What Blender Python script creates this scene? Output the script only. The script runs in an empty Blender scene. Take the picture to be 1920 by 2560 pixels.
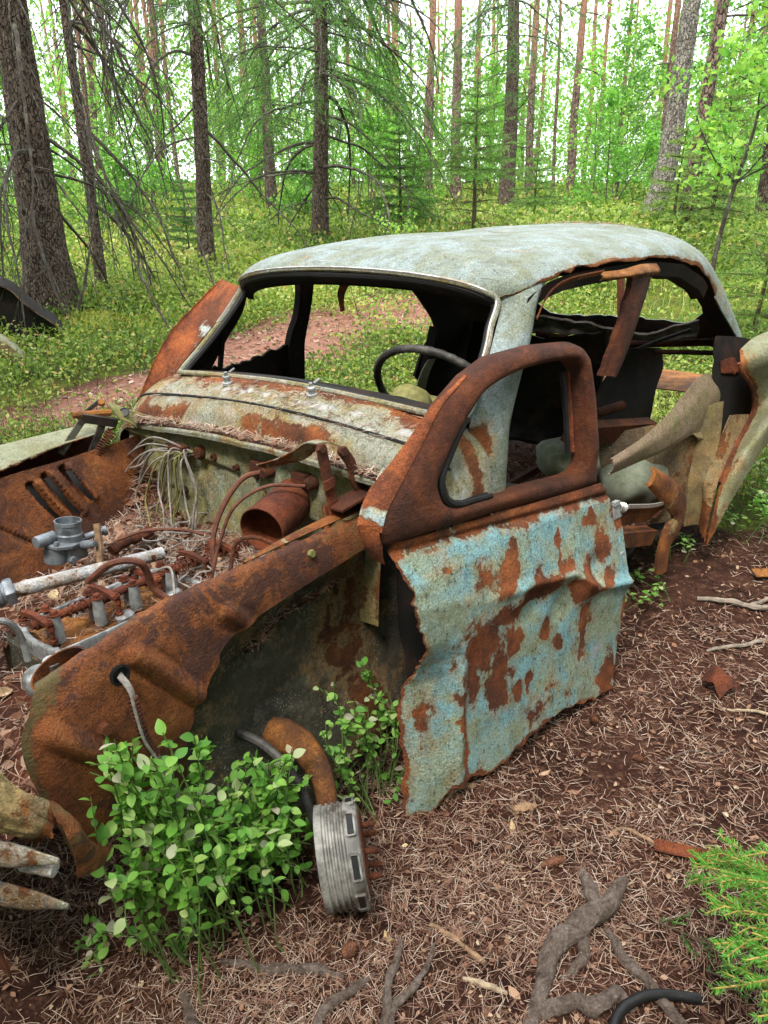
import bpy, bmesh, math, random
import numpy as np
from mathutils import Vector, Matrix

R = math.radians
SC = bpy.context.scene
COL = SC.collection
rng = np.random.default_rng(7)
random.seed(7)

# ------------------------------------------------------------------ camera
CAM_H = 1.5
cam_d = bpy.data.cameras.new('camera')
cam = bpy.data.objects.new('camera', cam_d)
COL.objects.link(cam)
cam.location = (0, 0, CAM_H)
cam.rotation_euler = (R(90 - 23.2), 0, 0)
cam_d.sensor_fit = 'VERTICAL'
cam_d.sensor_height = 24.0
cam_d.lens = 24.0 * 1922 / 2560
cam_d.clip_start = 0.05
cam_d.clip_end = 500
SC.camera = cam

# ------------------------------------------------------------------ sky, sun, exposure
SUN_EL, SUN_AZ = 58, 205           # azimuth: compass-like, 0 = +Y, clockwise
world = bpy.data.worlds.new('World')
SC.world = world
world.use_nodes = True
wn = world.node_tree
sky = wn.nodes.new('ShaderNodeTexSky')
sky.sky_type = 'NISHITA'
sky.sun_disc = False
sky.sun_elevation = R(SUN_EL)
sky.sun_rotation = R(SUN_AZ)
sky.air_density = 0.6
sky.dust_density = 6.0
sky.ozone_density = 0.5
bg = wn.nodes['Background']
bg.inputs['Strength'].default_value = 0.15
cloud = wn.nodes.new('ShaderNodeMix'); cloud.data_type = 'RGBA'      # even bright overcast veil over the clear sky
cloud.inputs[0].default_value = 0.7
cloud.inputs[7].default_value = (9.0, 9.3, 9.6, 1)
wn.links.new(sky.outputs[0], cloud.inputs[6])
wn.links.new(cloud.outputs[2], bg.inputs['Color'])
sun_d = bpy.data.lights.new('sun', 'SUN')
sun_d.energy = 1.5
sun_d.angle = R(14)
sun_d.color = (1.0, 0.95, 0.87)
sun = bpy.data.objects.new('sun', sun_d)
COL.objects.link(sun)
sd = Vector((math.sin(R(SUN_AZ)) * math.cos(R(SUN_EL)), math.cos(R(SUN_AZ)) * math.cos(R(SUN_EL)), math.sin(R(SUN_EL))))
sun.rotation_euler = sd.to_track_quat('Z', 'Y').to_euler()
SC.view_settings.view_transform = 'Standard'
SC.view_settings.look = 'None'
SC.view_settings.gamma = 1.0
SC.view_settings.exposure = 1.4
SC.cycles.use_denoising = True
SC.cycles.max_bounces = 6
SC.cycles.diffuse_bounces = 3
SC.cycles.glossy_bounces = 2
SC.cycles.transmission_bounces = 3
SC.cycles.caustics_reflective = False
SC.cycles.caustics_refractive = False

# ------------------------------------------------------------------ helpers
def tag(o, label=None, cat=None, group=None, kind=None):
    if label: o['label'] = label
    if cat: o['category'] = cat
    if group: o['group'] = group
    if kind: o['kind'] = kind
    return o

def empty(name, loc=(0, 0, 0), parent=None):
    o = bpy.data.objects.new(name, None)
    COL.objects.link(o)
    o.location = loc
    o.empty_display_size = 0.1
    if parent: o.parent = parent
    return o

def obj(name, me, mat=None, parent=None):
    o = bpy.data.objects.new(name, me)
    COL.objects.link(o)
    if mat is not None and not me.materials:
        me.materials.append(mat)
    if parent: o.parent = parent
    return o

def np_mesh(name, V, F, smooth=True):
    """V (n,3); F (m,k) constant-k faces, or a list of such arrays"""
    me = bpy.data.meshes.new(name)
    V = np.asarray(V, dtype=np.float32)
    Fs = F if isinstance(F, list) else [F]
    Fs = [np.asarray(f, dtype=np.int32) for f in Fs if len(f)]
    me.vertices.add(len(V))
    me.vertices.foreach_set('co', V.ravel())
    nl = sum(f.size for f in Fs)
    nf = sum(len(f) for f in Fs)
    me.loops.add(nl)
    me.polygons.add(nf)
    me.loops.foreach_set('vertex_index', np.concatenate([f.ravel() for f in Fs]))
    starts = []; s = 0
    for f in Fs:
        k = f.shape[1]
        starts.append(s + np.arange(len(f)) * k)
        s += f.size
    me.polygons.foreach_set('loop_start', np.concatenate(starts).astype(np.int32))
    me.update(calc_edges=True)
    if smooth:
        me.polygons.foreach_set('use_smooth', np.ones(nf, dtype=bool))
    return me

def set_attr(me, name, arr):
    a = me.attributes.new(name, 'FLOAT', 'POINT')
    a.data.foreach_set('value', np.asarray(arr, dtype=np.float32).ravel())

class MB:
    """collects vertex / face blocks for one mesh"""
    def __init__(s): s.V = []; s.F = {}; s.n = 0; s.A = []
    def add(s, V, F, a=0.0):
        V = np.asarray(V, float).reshape(-1, 3); F = np.asarray(F, int)
        s.V.append(V)
        s.F.setdefault(F.shape[1], []).append(F + s.n)
        s.A.append(np.full(len(V), a) if np.isscalar(a) else np.asarray(a, float))
        s.n += len(V); return s
    def mesh(s, name, smooth=True):
        me = np_mesh(name, np.concatenate(s.V), [np.concatenate(f) for f in s.F.values()], smooth)
        set_attr(me, 'tint', np.concatenate(s.A))
        if smooth and len(me.polygons) < 30000: me.set_sharp_from_angle(angle=R(38))
        return me
    def build(s, name, mat, parent=None, smooth=True):
        return obj(name, s.mesh(name, smooth), mat, parent)

def crom(P, n):
    """Catmull-Rom resample of control points P (k,d) to n points (uniform parameter)"""
    P = np.asarray(P, float); k = len(P)
    Q = np.concatenate([[2 * P[0] - P[1]], P, [2 * P[-1] - P[-2]]])
    t = np.linspace(0, k - 1, n); i = np.minimum(t.astype(int), k - 2); f = (t - i)
    sh = (-1,) + (1,) * (P.ndim - 1)
    f = f.reshape(sh)
    p0, p1, p2, p3 = Q[i], Q[i + 1], Q[i + 2], Q[i + 3]
    return 0.5 * (2 * p1 + (p2 - p0) * f + (2 * p0 - 5 * p1 + 4 * p2 - p3) * f ** 2 + (3 * p1 - p0 - 3 * p2 + p3) * f ** 3)

def surf(ctrl, nu, nv):
    C = np.asarray(ctrl, float)
    A = crom(C, nu)
    return np.swapaxes(crom(np.swapaxes(A, 0, 1), nv), 0, 1)

def gridf(nu, nv, closed_v=False, off=0):
    i = np.arange(nu - 1)[:, None]; j = np.arange(nv if closed_v else nv - 1)[None, :]
    j2 = (j + 1) % nv
    a = i * nv + j; b = i * nv + j2; c = (i + 1) * nv + j2; d = (i + 1) * nv + j
    return np.stack([a, b, c, d], -1).reshape(-1, 4) + off

def vnoise(P, scale=1.0, seed=0, octv=3):
    """cheap value-like noise in -1..1 from summed sines"""
    P = np.asarray(P, float) * scale
    r = np.random.default_rng(seed + 1000)
    out = np.zeros(P.shape[:-1]); amp = 1.0; tot = 0
    for o in range(octv):
        for k in range(4):
            d = r.normal(size=P.shape[-1]); ph = r.uniform(0, 6.28)
            out += amp * np.sin(P @ d * (2 ** o) * 1.7 + ph) * 0.5
        tot += amp; amp *= 0.55
    return np.clip(out / tot, -1.6, 1.6)

def frames(P):
    P = np.asarray(P, float); n = len(P)
    T = np.gradient(P, axis=0); T /= np.linalg.norm(T, axis=1, keepdims=True) + 1e-12
    N = np.zeros_like(P)
    a = np.array([0, 0, 1.0]) if abs(T[0, 2]) < 0.9 else np.array([1.0, 0, 0])
    v = np.cross(T[0], a); v /= np.linalg.norm(v); N[0] = v
    for i in range(1, n):
        v = N[i - 1] - T[i] * (N[i - 1] @ T[i]); N[i] = v / (np.linalg.norm(v) + 1e-12)
    return T, N, np.cross(T, N)

def tube(P, rad, sides=8, caps=True, closed=False):
    P = np.asarray(P, float); n = len(P)
    rad = np.full(n, rad) if np.isscalar(rad) else np.asarray(rad, float)
    if closed:
        T = np.roll(P, -1, 0) - np.roll(P, 1, 0); T /= np.linalg.norm(T, axis=1, keepdims=True)
        c = P.mean(0); N = P - c; N -= T * (N * T).sum(1, keepdims=True); N /= np.linalg.norm(N, axis=1, keepdims=True)
        B = np.cross(T, N)
    else:
        T, N, B = frames(P)
    th = np.linspace(0, 2 * np.pi, sides, endpoint=False)
    V = P[:, None] + rad[:, None, None] * (np.cos(th)[None, :, None] * N[:, None] + np.sin(th)[None, :, None] * B[:, None])
    F = gridf(n, sides, True)
    if closed:
        j = np.arange(sides); j2 = (j + 1) % sides; o = (n - 1) * sides
        F = np.concatenate([F, np.stack([o + j, o + j2, j2, j], 1)])
    V = V.reshape(-1, 3)
    if caps and not closed:
        V = np.concatenate([V, P[:1], P[-1:]]); a = n * sides; j = np.arange(sides); j2 = (j + 1) % sides; o = (n - 1) * sides
        F = np.concatenate([F, np.stack([np.full(sides, a), j2, j, j], 1), np.stack([np.full(sides, a + 1), o + j, o + j2, o + j2], 1)])
        # degenerate quads become triangles
        q = F[:-2 * sides]; t = F[-2 * sides:, :3]
        return V, q, t
    return V, F, None

def add_tube(mb, P, rad, sides=8, caps=True, closed=False, a=0.0):
    V, q, t = tube(P, rad, sides, caps, closed)
    base = mb.n
    mb.V.append(V); mb.A.append(np.full(len(V), a)); mb.n += len(V)
    mb.F.setdefault(4, []).append(q + base)
    if t is not None: mb.F.setdefault(3, []).append(t + base)
    return mb

BOXF = np.array([[0, 1, 3, 2], [4, 6, 7, 5], [0, 4, 5, 1], [2, 3, 7, 6], [0, 2, 6, 4], [1, 5, 7, 3]])
def add_box(mb, c, ax, ay, az, a=0.0):
    """box from centre and three half-axis vectors"""
    c, ax, ay, az = [np.asarray(v, float) for v in (c, ax, ay, az)]
    V = [c + sx * ax + sy * ay + sz * az for sx in (-1, 1) for sy in (-1, 1) for sz in (-1, 1)]
    return mb.add(V, BOXF, a)

def add_bar(mb, p, q, w, t, side=(0, 0, 1), a=0.0):
    """flat bar from p to q: width w along `side`, thickness t"""
    p, q = np.asarray(p, float), np.asarray(q, float)
    d = q - p; L = np.linalg.norm(d); d /= L
    s = np.asarray(side, float); s = s - d * (s @ d); s /= np.linalg.norm(s); n = np.cross(d, s)
    return add_box(mb, (p + q) / 2, d * L / 2, s * w / 2, n * t / 2, a)

def lathe(prof, sides=24):
    """profile [(r,z)...] round z -> V,F"""
    prof = np.asarray(prof, float); th = np.linspace(0, 2 * np.pi, sides, endpoint=False)
    V = np.stack([prof[:, 0, None] * np.cos(th), prof[:, 0, None] * np.sin(th), np.repeat(prof[:, 1, None], sides, 1)], -1)
    return V.reshape(-1, 3), gridf(len(prof), sides, True)

def orient(V, c, zdir, xdir=(1, 0, 0)):
    z = np.asarray(zdir, float); z /= np.linalg.norm(z)
    x = np.asarray(xdir, float); x = x - z * (x @ z)
    if np.linalg.norm(x) < 1e-6: x = np.array([0, 1.0, 0]) - z * z[1]
    x /= np.linalg.norm(x); y = np.cross(z, x)
    V = np.asarray(V, float)
    return np.asarray(c, float) + V[:, :1] * x + V[:, 1:2] * y + V[:, 2:3] * z

def add_lathe(mb, prof, c, zdir, sides=20, a=0.0):
    V, F = lathe(prof, sides)
    return mb.add(orient(V, c, zdir), F, a)

def add_hex(mb, c, zdir, r, h, a=0.0):
    return add_lathe(mb, [(0.0005, 0), (r, 0), (r, h * .85), (r * .85, h), (0.0005, h)], c, zdir, 6, a)

def grid_obj(name, P, mat, parent=None, thick=0.0, attrs=None, smooth=True, off=0):
    P = np.asarray(P, float); nu, nv = P.shape[:2]
    me = np_mesh(name, P.reshape(-1, 3), gridf(nu, nv), smooth)
    for k, v in (attrs or {}).items(): set_attr(me, k, v)
    o = obj(name, me, mat, parent)
    if thick:
        m = o.modifiers.new('thickness', 'SOLIDIFY'); m.thickness = thick; m.offset = off
        e = o.modifiers.new('crisp_edges', 'EDGE_SPLIT'); e.split_angle = R(50)
    return o

def ring_loop(pts, center, n, start=0.0):
    """sample a closed star-shaped 2-D outline by angle around centre"""
    pts = np.asarray(pts, float); c = np.asarray(center, float)
    th = start + np.linspace(0, 2 * np.pi, n, endpoint=False)
    out = np.zeros((n, 2)); q = np.roll(pts, -1, 0)
    for i, t in enumerate(th):
        d = np.array([math.cos(t), math.sin(t)]); best = None
        for a, b in zip(pts - c, q - c):
            e = b - a; den = d[0] * e[1] - d[1] * e[0]
            if abs(den) < 1e-12: continue
            s = (a[0] * e[1] - a[1] * e[0]) / den; u = (a[0] * d[1] - a[1] * d[0]) / den
            if s > 0 and -1e-9 <= u <= 1 + 1e-9 and (best is None or s > best): best = s
        out[i] = c + d * (best or 0)
    return out

def smooth_closed(pts, n, it=1):
    pts = np.asarray(pts, float)
    Q = np.concatenate([pts[-2:], pts, pts[:3]]); k = len(pts)
    full = crom(Q, (len(Q) - 1) * 12 + 1)
    a = full[24:24 + k * 12]
    idx = np.linspace(0, len(a), n, endpoint=False).astype(int)
    return a[idx]

# ------------------------------------------------------------------ node helpers
def new_mat(name):
    m = bpy.data.materials.new(name); m.use_nodes = True
    nt = m.node_tree
    for n in list(nt.nodes): nt.nodes.remove(n)
    out = nt.nodes.new('ShaderNodeOutputMaterial')
    return m, nt, out

def nd(nt, t, ins=None, **props):
    n = nt.nodes.new('ShaderNode' + t)
    for k, v in props.items(): setattr(n, k, v)
    for k, v in (ins or {}).items():
        s = n.inputs[k]
        if isinstance(v, bpy.types.NodeSocket): nt.links.new(v, s)
        elif isinstance(v, (tuple, list)) and len(v) == 3 and s.type == 'RGBA': s.default_value = (*v, 1)
        else: s.default_value = v
    return n

def noise(nt, co, scale, detail=6, rough=.6, dist=0.0):
    return nd(nt, 'TexNoise', {'Vector': co, 'Scale': scale, 'Detail': detail, 'Roughness': rough, 'Distortion': dist}).outputs['Fac']

def ramp(nt, fac, stops, interp='LINEAR'):
    n = nd(nt, 'ValToRGB', {'Fac': fac}); e = n.color_ramp.elements; n.color_ramp.interpolation = interp
    while len(e) < len(stops): e.new(0.5)
    for x, (p, c) in zip(e, stops):
        x.position = p; x.color = (*c, 1) if not np.isscalar(c) else (c, c, c, 1)
    return n.outputs['Color']

def mix(nt, fac, a, b, mode='MIX'):
    n = nd(nt, 'Mix', data_type='RGBA', blend_type=mode)
    for k, v in ((0, fac), (6, a), (7, b)):
        if isinstance(v, bpy.types.NodeSocket): nt.links.new(v, n.inputs[k])
        else: n.inputs[k].default_value = v if np.isscalar(v) else (*v, 1)
    return n.outputs[2]

def mth(nt, op, a, b=0.0, clamp=False):
    n = nd(nt, 'Math', {0: a, 1: b}, operation=op); n.use_clamp = clamp
    return n.outputs[0]

def smoothstep(nt, x, lo, hi):
    n = nd(nt, 'MapRange', {'Value': x, 'From Min': lo, 'From Max': hi}, interpolation_type='SMOOTHSTEP')
    return n.outputs[0]

def attr_fac(nt, name):
    return nd(nt, 'Attribute', attribute_name=name).outputs['Fac']

def coords(nt): return nd(nt, 'TexCoord').outputs['Object']

def stretch(nt, co, s):
    return nd(nt, 'Mapping', {'Vector': co, 'Scale': s}).outputs[0]

# ------------------------------------------------------------------ materials
def rust_colour(nt, co, k=1.0, warm=1.0):
    a = noise(nt, co, 9, 8, .65); b = noise(nt, co, 70, 6, .7); c = noise(nt, co, 320, 3, .7)
    col = ramp(nt, a, [(.30, (.030 * k, .012 * k, .008 * k)), (.43, (.15 * k, .046 * k * warm, .013 * k)), (.55, (.34 * k, .112 * k * warm, .022 * k)), (.72, (.50 * k, .21 * k * warm, .055 * k))])
    col2 = ramp(nt, b, [(.3, (.05 * k, .02 * k, .012 * k)), (.55, (.22 * k, .075 * k * warm, .022 * k)), (.72, (.42 * k, .18 * k * warm, .065 * k))])
    m = mix(nt, .42, col, col2)
    sp = smoothstep(nt, c, .36, .5)
    m = mix(nt, sp, mix(nt, .78, m, (.02, .009, .006)), m)
    big = smoothstep(nt, noise(nt, co, 3.5, 9, .75, .4), .46, .62)
    m = mix(nt, mth(nt, 'MULTIPLY', big, .7), m, (.045 * k, .020 * k, .012 * k))
    br = smoothstep(nt, noise(nt, co, 26, 9, .8), .58, .70)
    return mix(nt, mth(nt, 'MULTIPLY', br, .55), m, (.46 * k, .21 * k * warm, .07 * k))

def worn_metal(name, paint, paint2, bias=0.5, lichen=(.34, .36, .20), lich=0.5, scale=6, speck=.35, streak=None, rk=1.0, warm=1.0, rough=.75, spec=.35, coat=0.0, edge=.05, pale=None):
    """old paint over rust; the float attribute 'rust' raises the rust, 'pale' the chalky top coat"""
    m, nt, out = new_mat(name); co = coords(nt)
    at = attr_fac(nt, 'rust')
    cs = stretch(nt, co, streak) if streak else co
    n1 = noise(nt, cs, scale, 9, .68, .3); n2 = noise(nt, co, scale * 6, 6, .7)
    n1 = mth(nt, 'ADD', mth(nt, 'MULTIPLY', n1, .75), mth(nt, 'MULTIPLY', n2, .25))
    v = mth(nt, 'ADD', n1, mth(nt, 'MULTIPLY', at, .62))
    mask = smoothstep(nt, v, 1 - bias, 1 - bias + edge)
    halo = smoothstep(nt, v, 1 - bias - .10, 1 - bias + .02)
    p = mix(nt, smoothstep(nt, noise(nt, co, scale * 1.3, 5, .6), .4, .62), paint, paint2)
    if lich:
        ln = noise(nt, co, scale * 2.7, 8, .72)
        p = mix(nt, mth(nt, 'MULTIPLY', smoothstep(nt, ln, .5, .62), lich), p, lichen)
    p = mix(nt, mth(nt, 'MULTIPLY', halo, .55), p, (.34, .20, .08))
    fine = noise(nt, cs, 85, 5, .75)
    p = mix(nt, mth(nt, 'MULTIPLY', smoothstep(nt, fine, .54, .66), speck), p, (.05, .045, .03))
    grime = smoothstep(nt, noise(nt, cs, 24, 10, .78), .44, .66)
    p = mix(nt, mth(nt, 'MULTIPLY', grime, .55), p, mix(nt, 1.0, p, (.42, .40, .33), 'MULTIPLY'))
    dots = nd(nt, 'TexVoronoi', {'Vector': co, 'Scale': 150.0, 'Randomness': 1.0}).outputs['Distance']
    p = mix(nt, mth(nt, 'MULTIPLY', mth(nt, 'SUBTRACT', 1.0, smoothstep(nt, dots, .12, .3)), mth(nt, 'MULTIPLY', smoothstep(nt, noise(nt, co, 9, 5, .6), .45, .6), .5)), p, (.55, .56, .50))
    fin2 = noise(nt, co, 210, 5, .75)
    p = mix(nt, .55, p, ramp(nt, fin2, [(.32, .05), (.68, .95)]), 'OVERLAY')
    if pale:
        pa = attr_fac(nt, 'pale')
        pm = smoothstep(nt, mth(nt, 'ADD', noise(nt, co, 14, 6, .6), pa), .95, 1.1)
        p = mix(nt, pm, p, pale)
    r = rust_colour(nt, co, rk, warm)
    col = mix(nt, mask, p, r)
    hgt = mth(nt, 'ADD', mth(nt, 'MULTIPLY', mask, -.6), mth(nt, 'MULTIPLY', noise(nt, co, 130, 5, .7), .9))
    bmp = nd(nt, 'Bump', {'Height': hgt, 'Strength': .8, 'Distance': .008})
    ro = mth(nt, 'ADD', mth(nt, 'MULTIPLY', mask, .9 - rough), rough, True)
    b = nd(nt, 'BsdfPrincipled', {'Base Color': col, 'Roughness': ro, 'Specular IOR Level': spec, 'Normal': bmp.outputs[0]})
    nt.links.new(b.outputs[0], out.inputs[0])
    return m

def rust_mat(name, k=1.0, warm=1.0, moss=0.0, mosscol=(.20, .19, .06), flake=.0, rough=.78):
    m, nt, out = new_mat(name); co = coords(nt)
    col = rust_colour(nt, co, k, warm)
    if moss:
        mm = smoothstep(nt, mth(nt, 'ADD', noise(nt, co, 11, 8, .7), mth(nt, 'MULTIPLY', attr_fac(nt, 'pale'), .30)), .66 - moss * .2, .80 - moss * .2)
        col = mix(nt, mth(nt, 'MULTIPLY', mm, .8), col, mix(nt, noise(nt, co, 50, 4), mosscol, (mosscol[0] * .5, mosscol[1] * .5, mosscol[2] * .6)))
    if flake:
        fl = smoothstep(nt, noise(nt, co, 7, 12, .72, .5), .50, .535)
        col = mix(nt, mth(nt, 'MULTIPLY', fl, flake), col, mix(nt, noise(nt, co, 60, 4), (.040, .017, .014), (.085, .034, .026)))
    h = mth(nt, 'ADD', noise(nt, co, 45, 8, .7), mth(nt, 'MULTIPLY', noise(nt, co, 190, 4, .7), .7))
    bmp = nd(nt, 'Bump', {'Height': h, 'Strength': .9, 'Distance': .011})
    b = nd(nt, 'BsdfPrincipled', {'Base Color': col, 'Roughness': rough, 'Specular IOR Level': .35, 'Normal': bmp.outputs[0]})
    nt.links.new(b.outputs[0], out.inputs[0])
    return m

def plain(name, c, rough=.6, metal=0.0, var=.35, scale=40, spec=.4, bump=.25, dirt=None, c2=None):
    m, nt, out = new_mat(name); co = coords(nt)
    n = noise(nt, co, scale, 6, .65)
    c2 = c2 or tuple(x * (1 - var) for x in c)
    col = mix(nt, smoothstep(nt, n, .35, .65), c2, c)
    if dirt:
        col = mix(nt, mth(nt, 'MULTIPLY', smoothstep(nt, noise(nt, co, scale * .4, 8, .7), .5, .62), .85), col, dirt)
    bmp = nd(nt, 'Bump', {'Height': noise(nt, co, scale * 4, 4, .6), 'Strength': bump, 'Distance': .003})
    b = nd(nt, 'BsdfPrincipled', {'Base Color': col, 'Roughness': rough, 'Metallic': metal, 'Specular IOR Level': spec, 'Normal': bmp.outputs[0]})
    nt.links.new(b.outputs[0], out.inputs[0])
    return m

def leaf_mat(name, stops, trans=.4, rough=.5, by_object=False, spec=.3, tr_gain=1.25):
    m, nt, out = new_mat(name)
    f = nd(nt, 'ObjectInfo').outputs['Random'] if by_object else attr_fac(nt, 'tint')
    col = ramp(nt, f, stops)
    n = noise(nt, coords(nt), 60, 3, .6)
    col = mix(nt, .25, col, ramp(nt, n, [(.3, .25), (.7, .8)]), 'OVERLAY')
    b = nd(nt, 'BsdfPrincipled', {'Base Color': col, 'Roughness': rough, 'Specular IOR Level': spec})
    t = nd(nt, 'BsdfTranslucent', {'Color': mix(nt, 1.0, col, (tr_gain, tr_gain * 1.05, tr_gain * .7), 'MULTIPLY')})
    x = nd(nt, 'MixShader', {0: trans, 1: b.outputs[0], 2: t.outputs[0]})
    nt.links.new(x.outputs[0], out.inputs[0])
    return m

def bark_mat(name, dark, light, lich, scale=(1, 1, .45), vs=38, top=None, ztop=(3, 7), bump=1.0, cd=.3):
    m, nt, out = new_mat(name); co = coords(nt)
    cs = stretch(nt, co, scale)
    wob = noise(nt, cs, 14, 4, .6)
    vor = nd(nt, 'TexVoronoi', {'Vector': nd(nt, 'VectorMath', {0: cs, 1: nd(nt, 'VectorMath', {0: nd(nt, 'TexNoise', {'Vector': cs, 'Scale': 20.0}).outputs['Color'], 3: .05}, operation='SCALE').outputs[0]}, operation='ADD').outputs[0], 'Scale': vs}, feature='DISTANCE_TO_EDGE').outputs['Distance']
    vc = nd(nt, 'TexVoronoi', {'Vector': cs, 'Scale': vs}).outputs['Color']
    crack = smoothstep(nt, vor, 0.0, .12)
    base = mix(nt, nd(nt, 'SeparateColor', {0: vc}).outputs[0], dark, light)
    base = mix(nt, .35, base, ramp(nt, noise(nt, co, 60, 6, .7), [(.3, .15), (.7, .9)]), 'OVERLAY')
    col = mix(nt, crack, tuple(x * cd for x in dark), base)
    ln = smoothstep(nt, noise(nt, co, 7, 8, .7), .55, .68)
    col = mix(nt, mth(nt, 'MULTIPLY', ln, .6), col, lich)
    if top:
        z = nd(nt, 'SeparateXYZ', {0: co}).outputs[2]
        tm = smoothstep(nt, mth(nt, 'ADD', z, mth(nt, 'MULTIPLY', noise(nt, co, 3, 4), 2.0)), ztop[0] + 1, ztop[1] + 1)
        col = mix(nt, tm, col, mix(nt, .5, top, base, 'MIX'))
    h = mth(nt, 'ADD', crack, mth(nt, 'MULTIPLY', noise(nt, cs, 90, 6, .7), .8))
    bmp = nd(nt, 'Bump', {'Height': h, 'Strength': bump, 'Distance': .02})
    b = nd(nt, 'BsdfPrincipled', {'Base Color': col, 'Roughness': .9, 'Specular IOR Level': .15, 'Normal': bmp.outputs[0]})
    nt.links.new(b.outputs[0], out.inputs[0])
    return m

MT = {}
MT['roof'] = worn_metal('weathered_roof_paint', (.27, .33, .33), (.20, .235, .19), bias=.33, lichen=(.20, .21, .115), lich=.6, scale=5, speck=.5)
MT['cowl'] = worn_metal('weathered_cowl_paint', (.29, .30, .24), (.24, .215, .10), bias=.405, lichen=(.40, .40, .37), lich=.7, scale=6, speck=.6, pale=(.40, .405, .39), streak=(1, 1, .7), warm=.9)
MT['door'] = worn_metal('flaking_turquoise_paint', (.20, .38, .42), (.27, .34, .26), bias=.365, lichen=(.25, .28, .165), lich=.85, scale=7, speck=.85, streak=(1, 1, .55), pale=(.32, .34, .37), warm=.85, edge=.035)
MT['firewall'] = worn_metal('mossy_firewall_paint', (.235, .215, .085), (.165, .185, .12), bias=.375, lichen=(.36, .37, .29), lich=.6, scale=7, speck=.65, streak=(1, 1, .6))
MT['rear'] = worn_metal('weathered_fender_paint', (.25, .265, .165), (.19, .185, .09), bias=.37, lichen=(.30, .30, .23), lich=.4, scale=4, speck=.5)
MT['well'] = worn_metal('shade_darkened_metal', (.060, .056, .038), (.035, .032, .023), bias=.38, lichen=(.12, .115, .085), lich=.6, scale=6, speck=.7, rk=.6)  # base colours darkened to stand for the deep shade in the footwell
MT['rust'] = rust_mat('orange_rust', 1.0, .95, moss=0, flake=.6)
MT['rust_apron'] = rust_mat('wet_orange_rust', .95, .92, moss=.12, mosscol=(.15, .135, .045), flake=.8, rough=.62)
MT['rust_light'] = rust_mat('pale_rust', 1.35, 1.15, moss=.4, mosscol=(.42, .36, .2))
MT['rust_red'] = rust_mat('red_brown_rust', .85, .72)
MT['rust_dark'] = rust_mat('dark_rust', .5, .8)
MT['strip'] = worn_metal('faded_salmon_panel', (.30, .215, .15), (.24, .185, .105), bias=.30, lichen=(.15, .16, .05), lich=.7, scale=4, speck=.4)
MT['jamb'] = worn_metal('yellowed_jamb_paint', (.24, .19, .075), (.17, .12, .055), bias=.42, lichen=(.26, .25, .15), lich=.5, scale=6, speck=.5)
MT['house'] = worn_metal('brown_wheelhouse_paint', (.17, .12, .075), (.12, .085, .05), bias=.40, lichen=(.12, .15, .12), lich=.5, scale=5, speck=.5)
MT['black'] = plain('black_rubber', (.012, .012, .013), .55, var=.5)
MT['interior'] = plain('shade_black_interior', (.012, .010, .009), .9, var=.5, scale=15, dirt=(.035, .016, .01))  # near-black base colour stands in for the shade inside the shell
MT['chrome'] = plain('dull_chrome', (.62, .63, .62), .35, .6, var=.3, scale=25, dirt=(.25, .2, .15))
MT['alu'] = plain('weathered_aluminium', (.40, .42, .42), .5, .35, var=.45, scale=30, dirt=(.10, .09, .08))
MT['carb'] = plain('grey_zinc_casting', (.24, .27, .30), .5, .4, var=.4, scale=30, dirt=(.07, .075, .08))
MT['pipe'] = worn_metal('galvanised_pipe', (.46, .48, .50), (.36, .38, .40), bias=.44, lich=0, scale=10, speck=.2, warm=1.0)
MT['wire'] = plain('frayed_grey_wire', (.30, .27, .24), .8, var=.45, scale=60)
MT['wire_green'] = plain('mossy_wire', (.22, .21, .07), .8, var=.4, scale=60)
MT['brown_hose'] = plain('rusty_brake_line', (.16, .055, .03), .7, var=.5, scale=40)
MT['rubber'] = plain('old_dark_rubber', (.035, .032, .03), .6, var=.5, scale=30, dirt=(.09, .085, .075))
MT['drum'] = plain('oxidised_drum_metal', (.34, .33, .30), .6, .2, var=.6, scale=25, dirt=(.07, .05, .035))
MT['stone'] = plain('mossy_stone', (.24, .27, .20), .85, var=.45, scale=9, dirt=(.10, .12, .06), bump=.8)
MT['spruce_bark'] = bark_mat('spruce_bark', (.075, .055, .042), (.19, .145, .115), (.22, .23, .18), vs=34)
MT['pine_bark'] = bark_mat('pine_bark', (.12, .085, .068), (.26, .185, .15), (.25, .23, .19), vs=20, top=(.44, .20, .11), ztop=(3.0, 6))
MT['birch_bark'] = bark_mat('birch_bark', (.15, .14, .12), (.40, .37, .32), (.10, .095, .08), scale=(1, 1, .55), vs=30, cd=.6)
MT['dead_twig'] = plain('dead_twig', (.065, .052, .040), .9, var=.5, scale=20, bump=.4, dirt=(.13, .135, .10))
MT['green_stem'] = plain('green_stem', (.10, .17, .04), .7, var=.3)
MT['brown_stem'] = plain('brown_stem', (.09, .06, .035), .8, var=.4)
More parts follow.
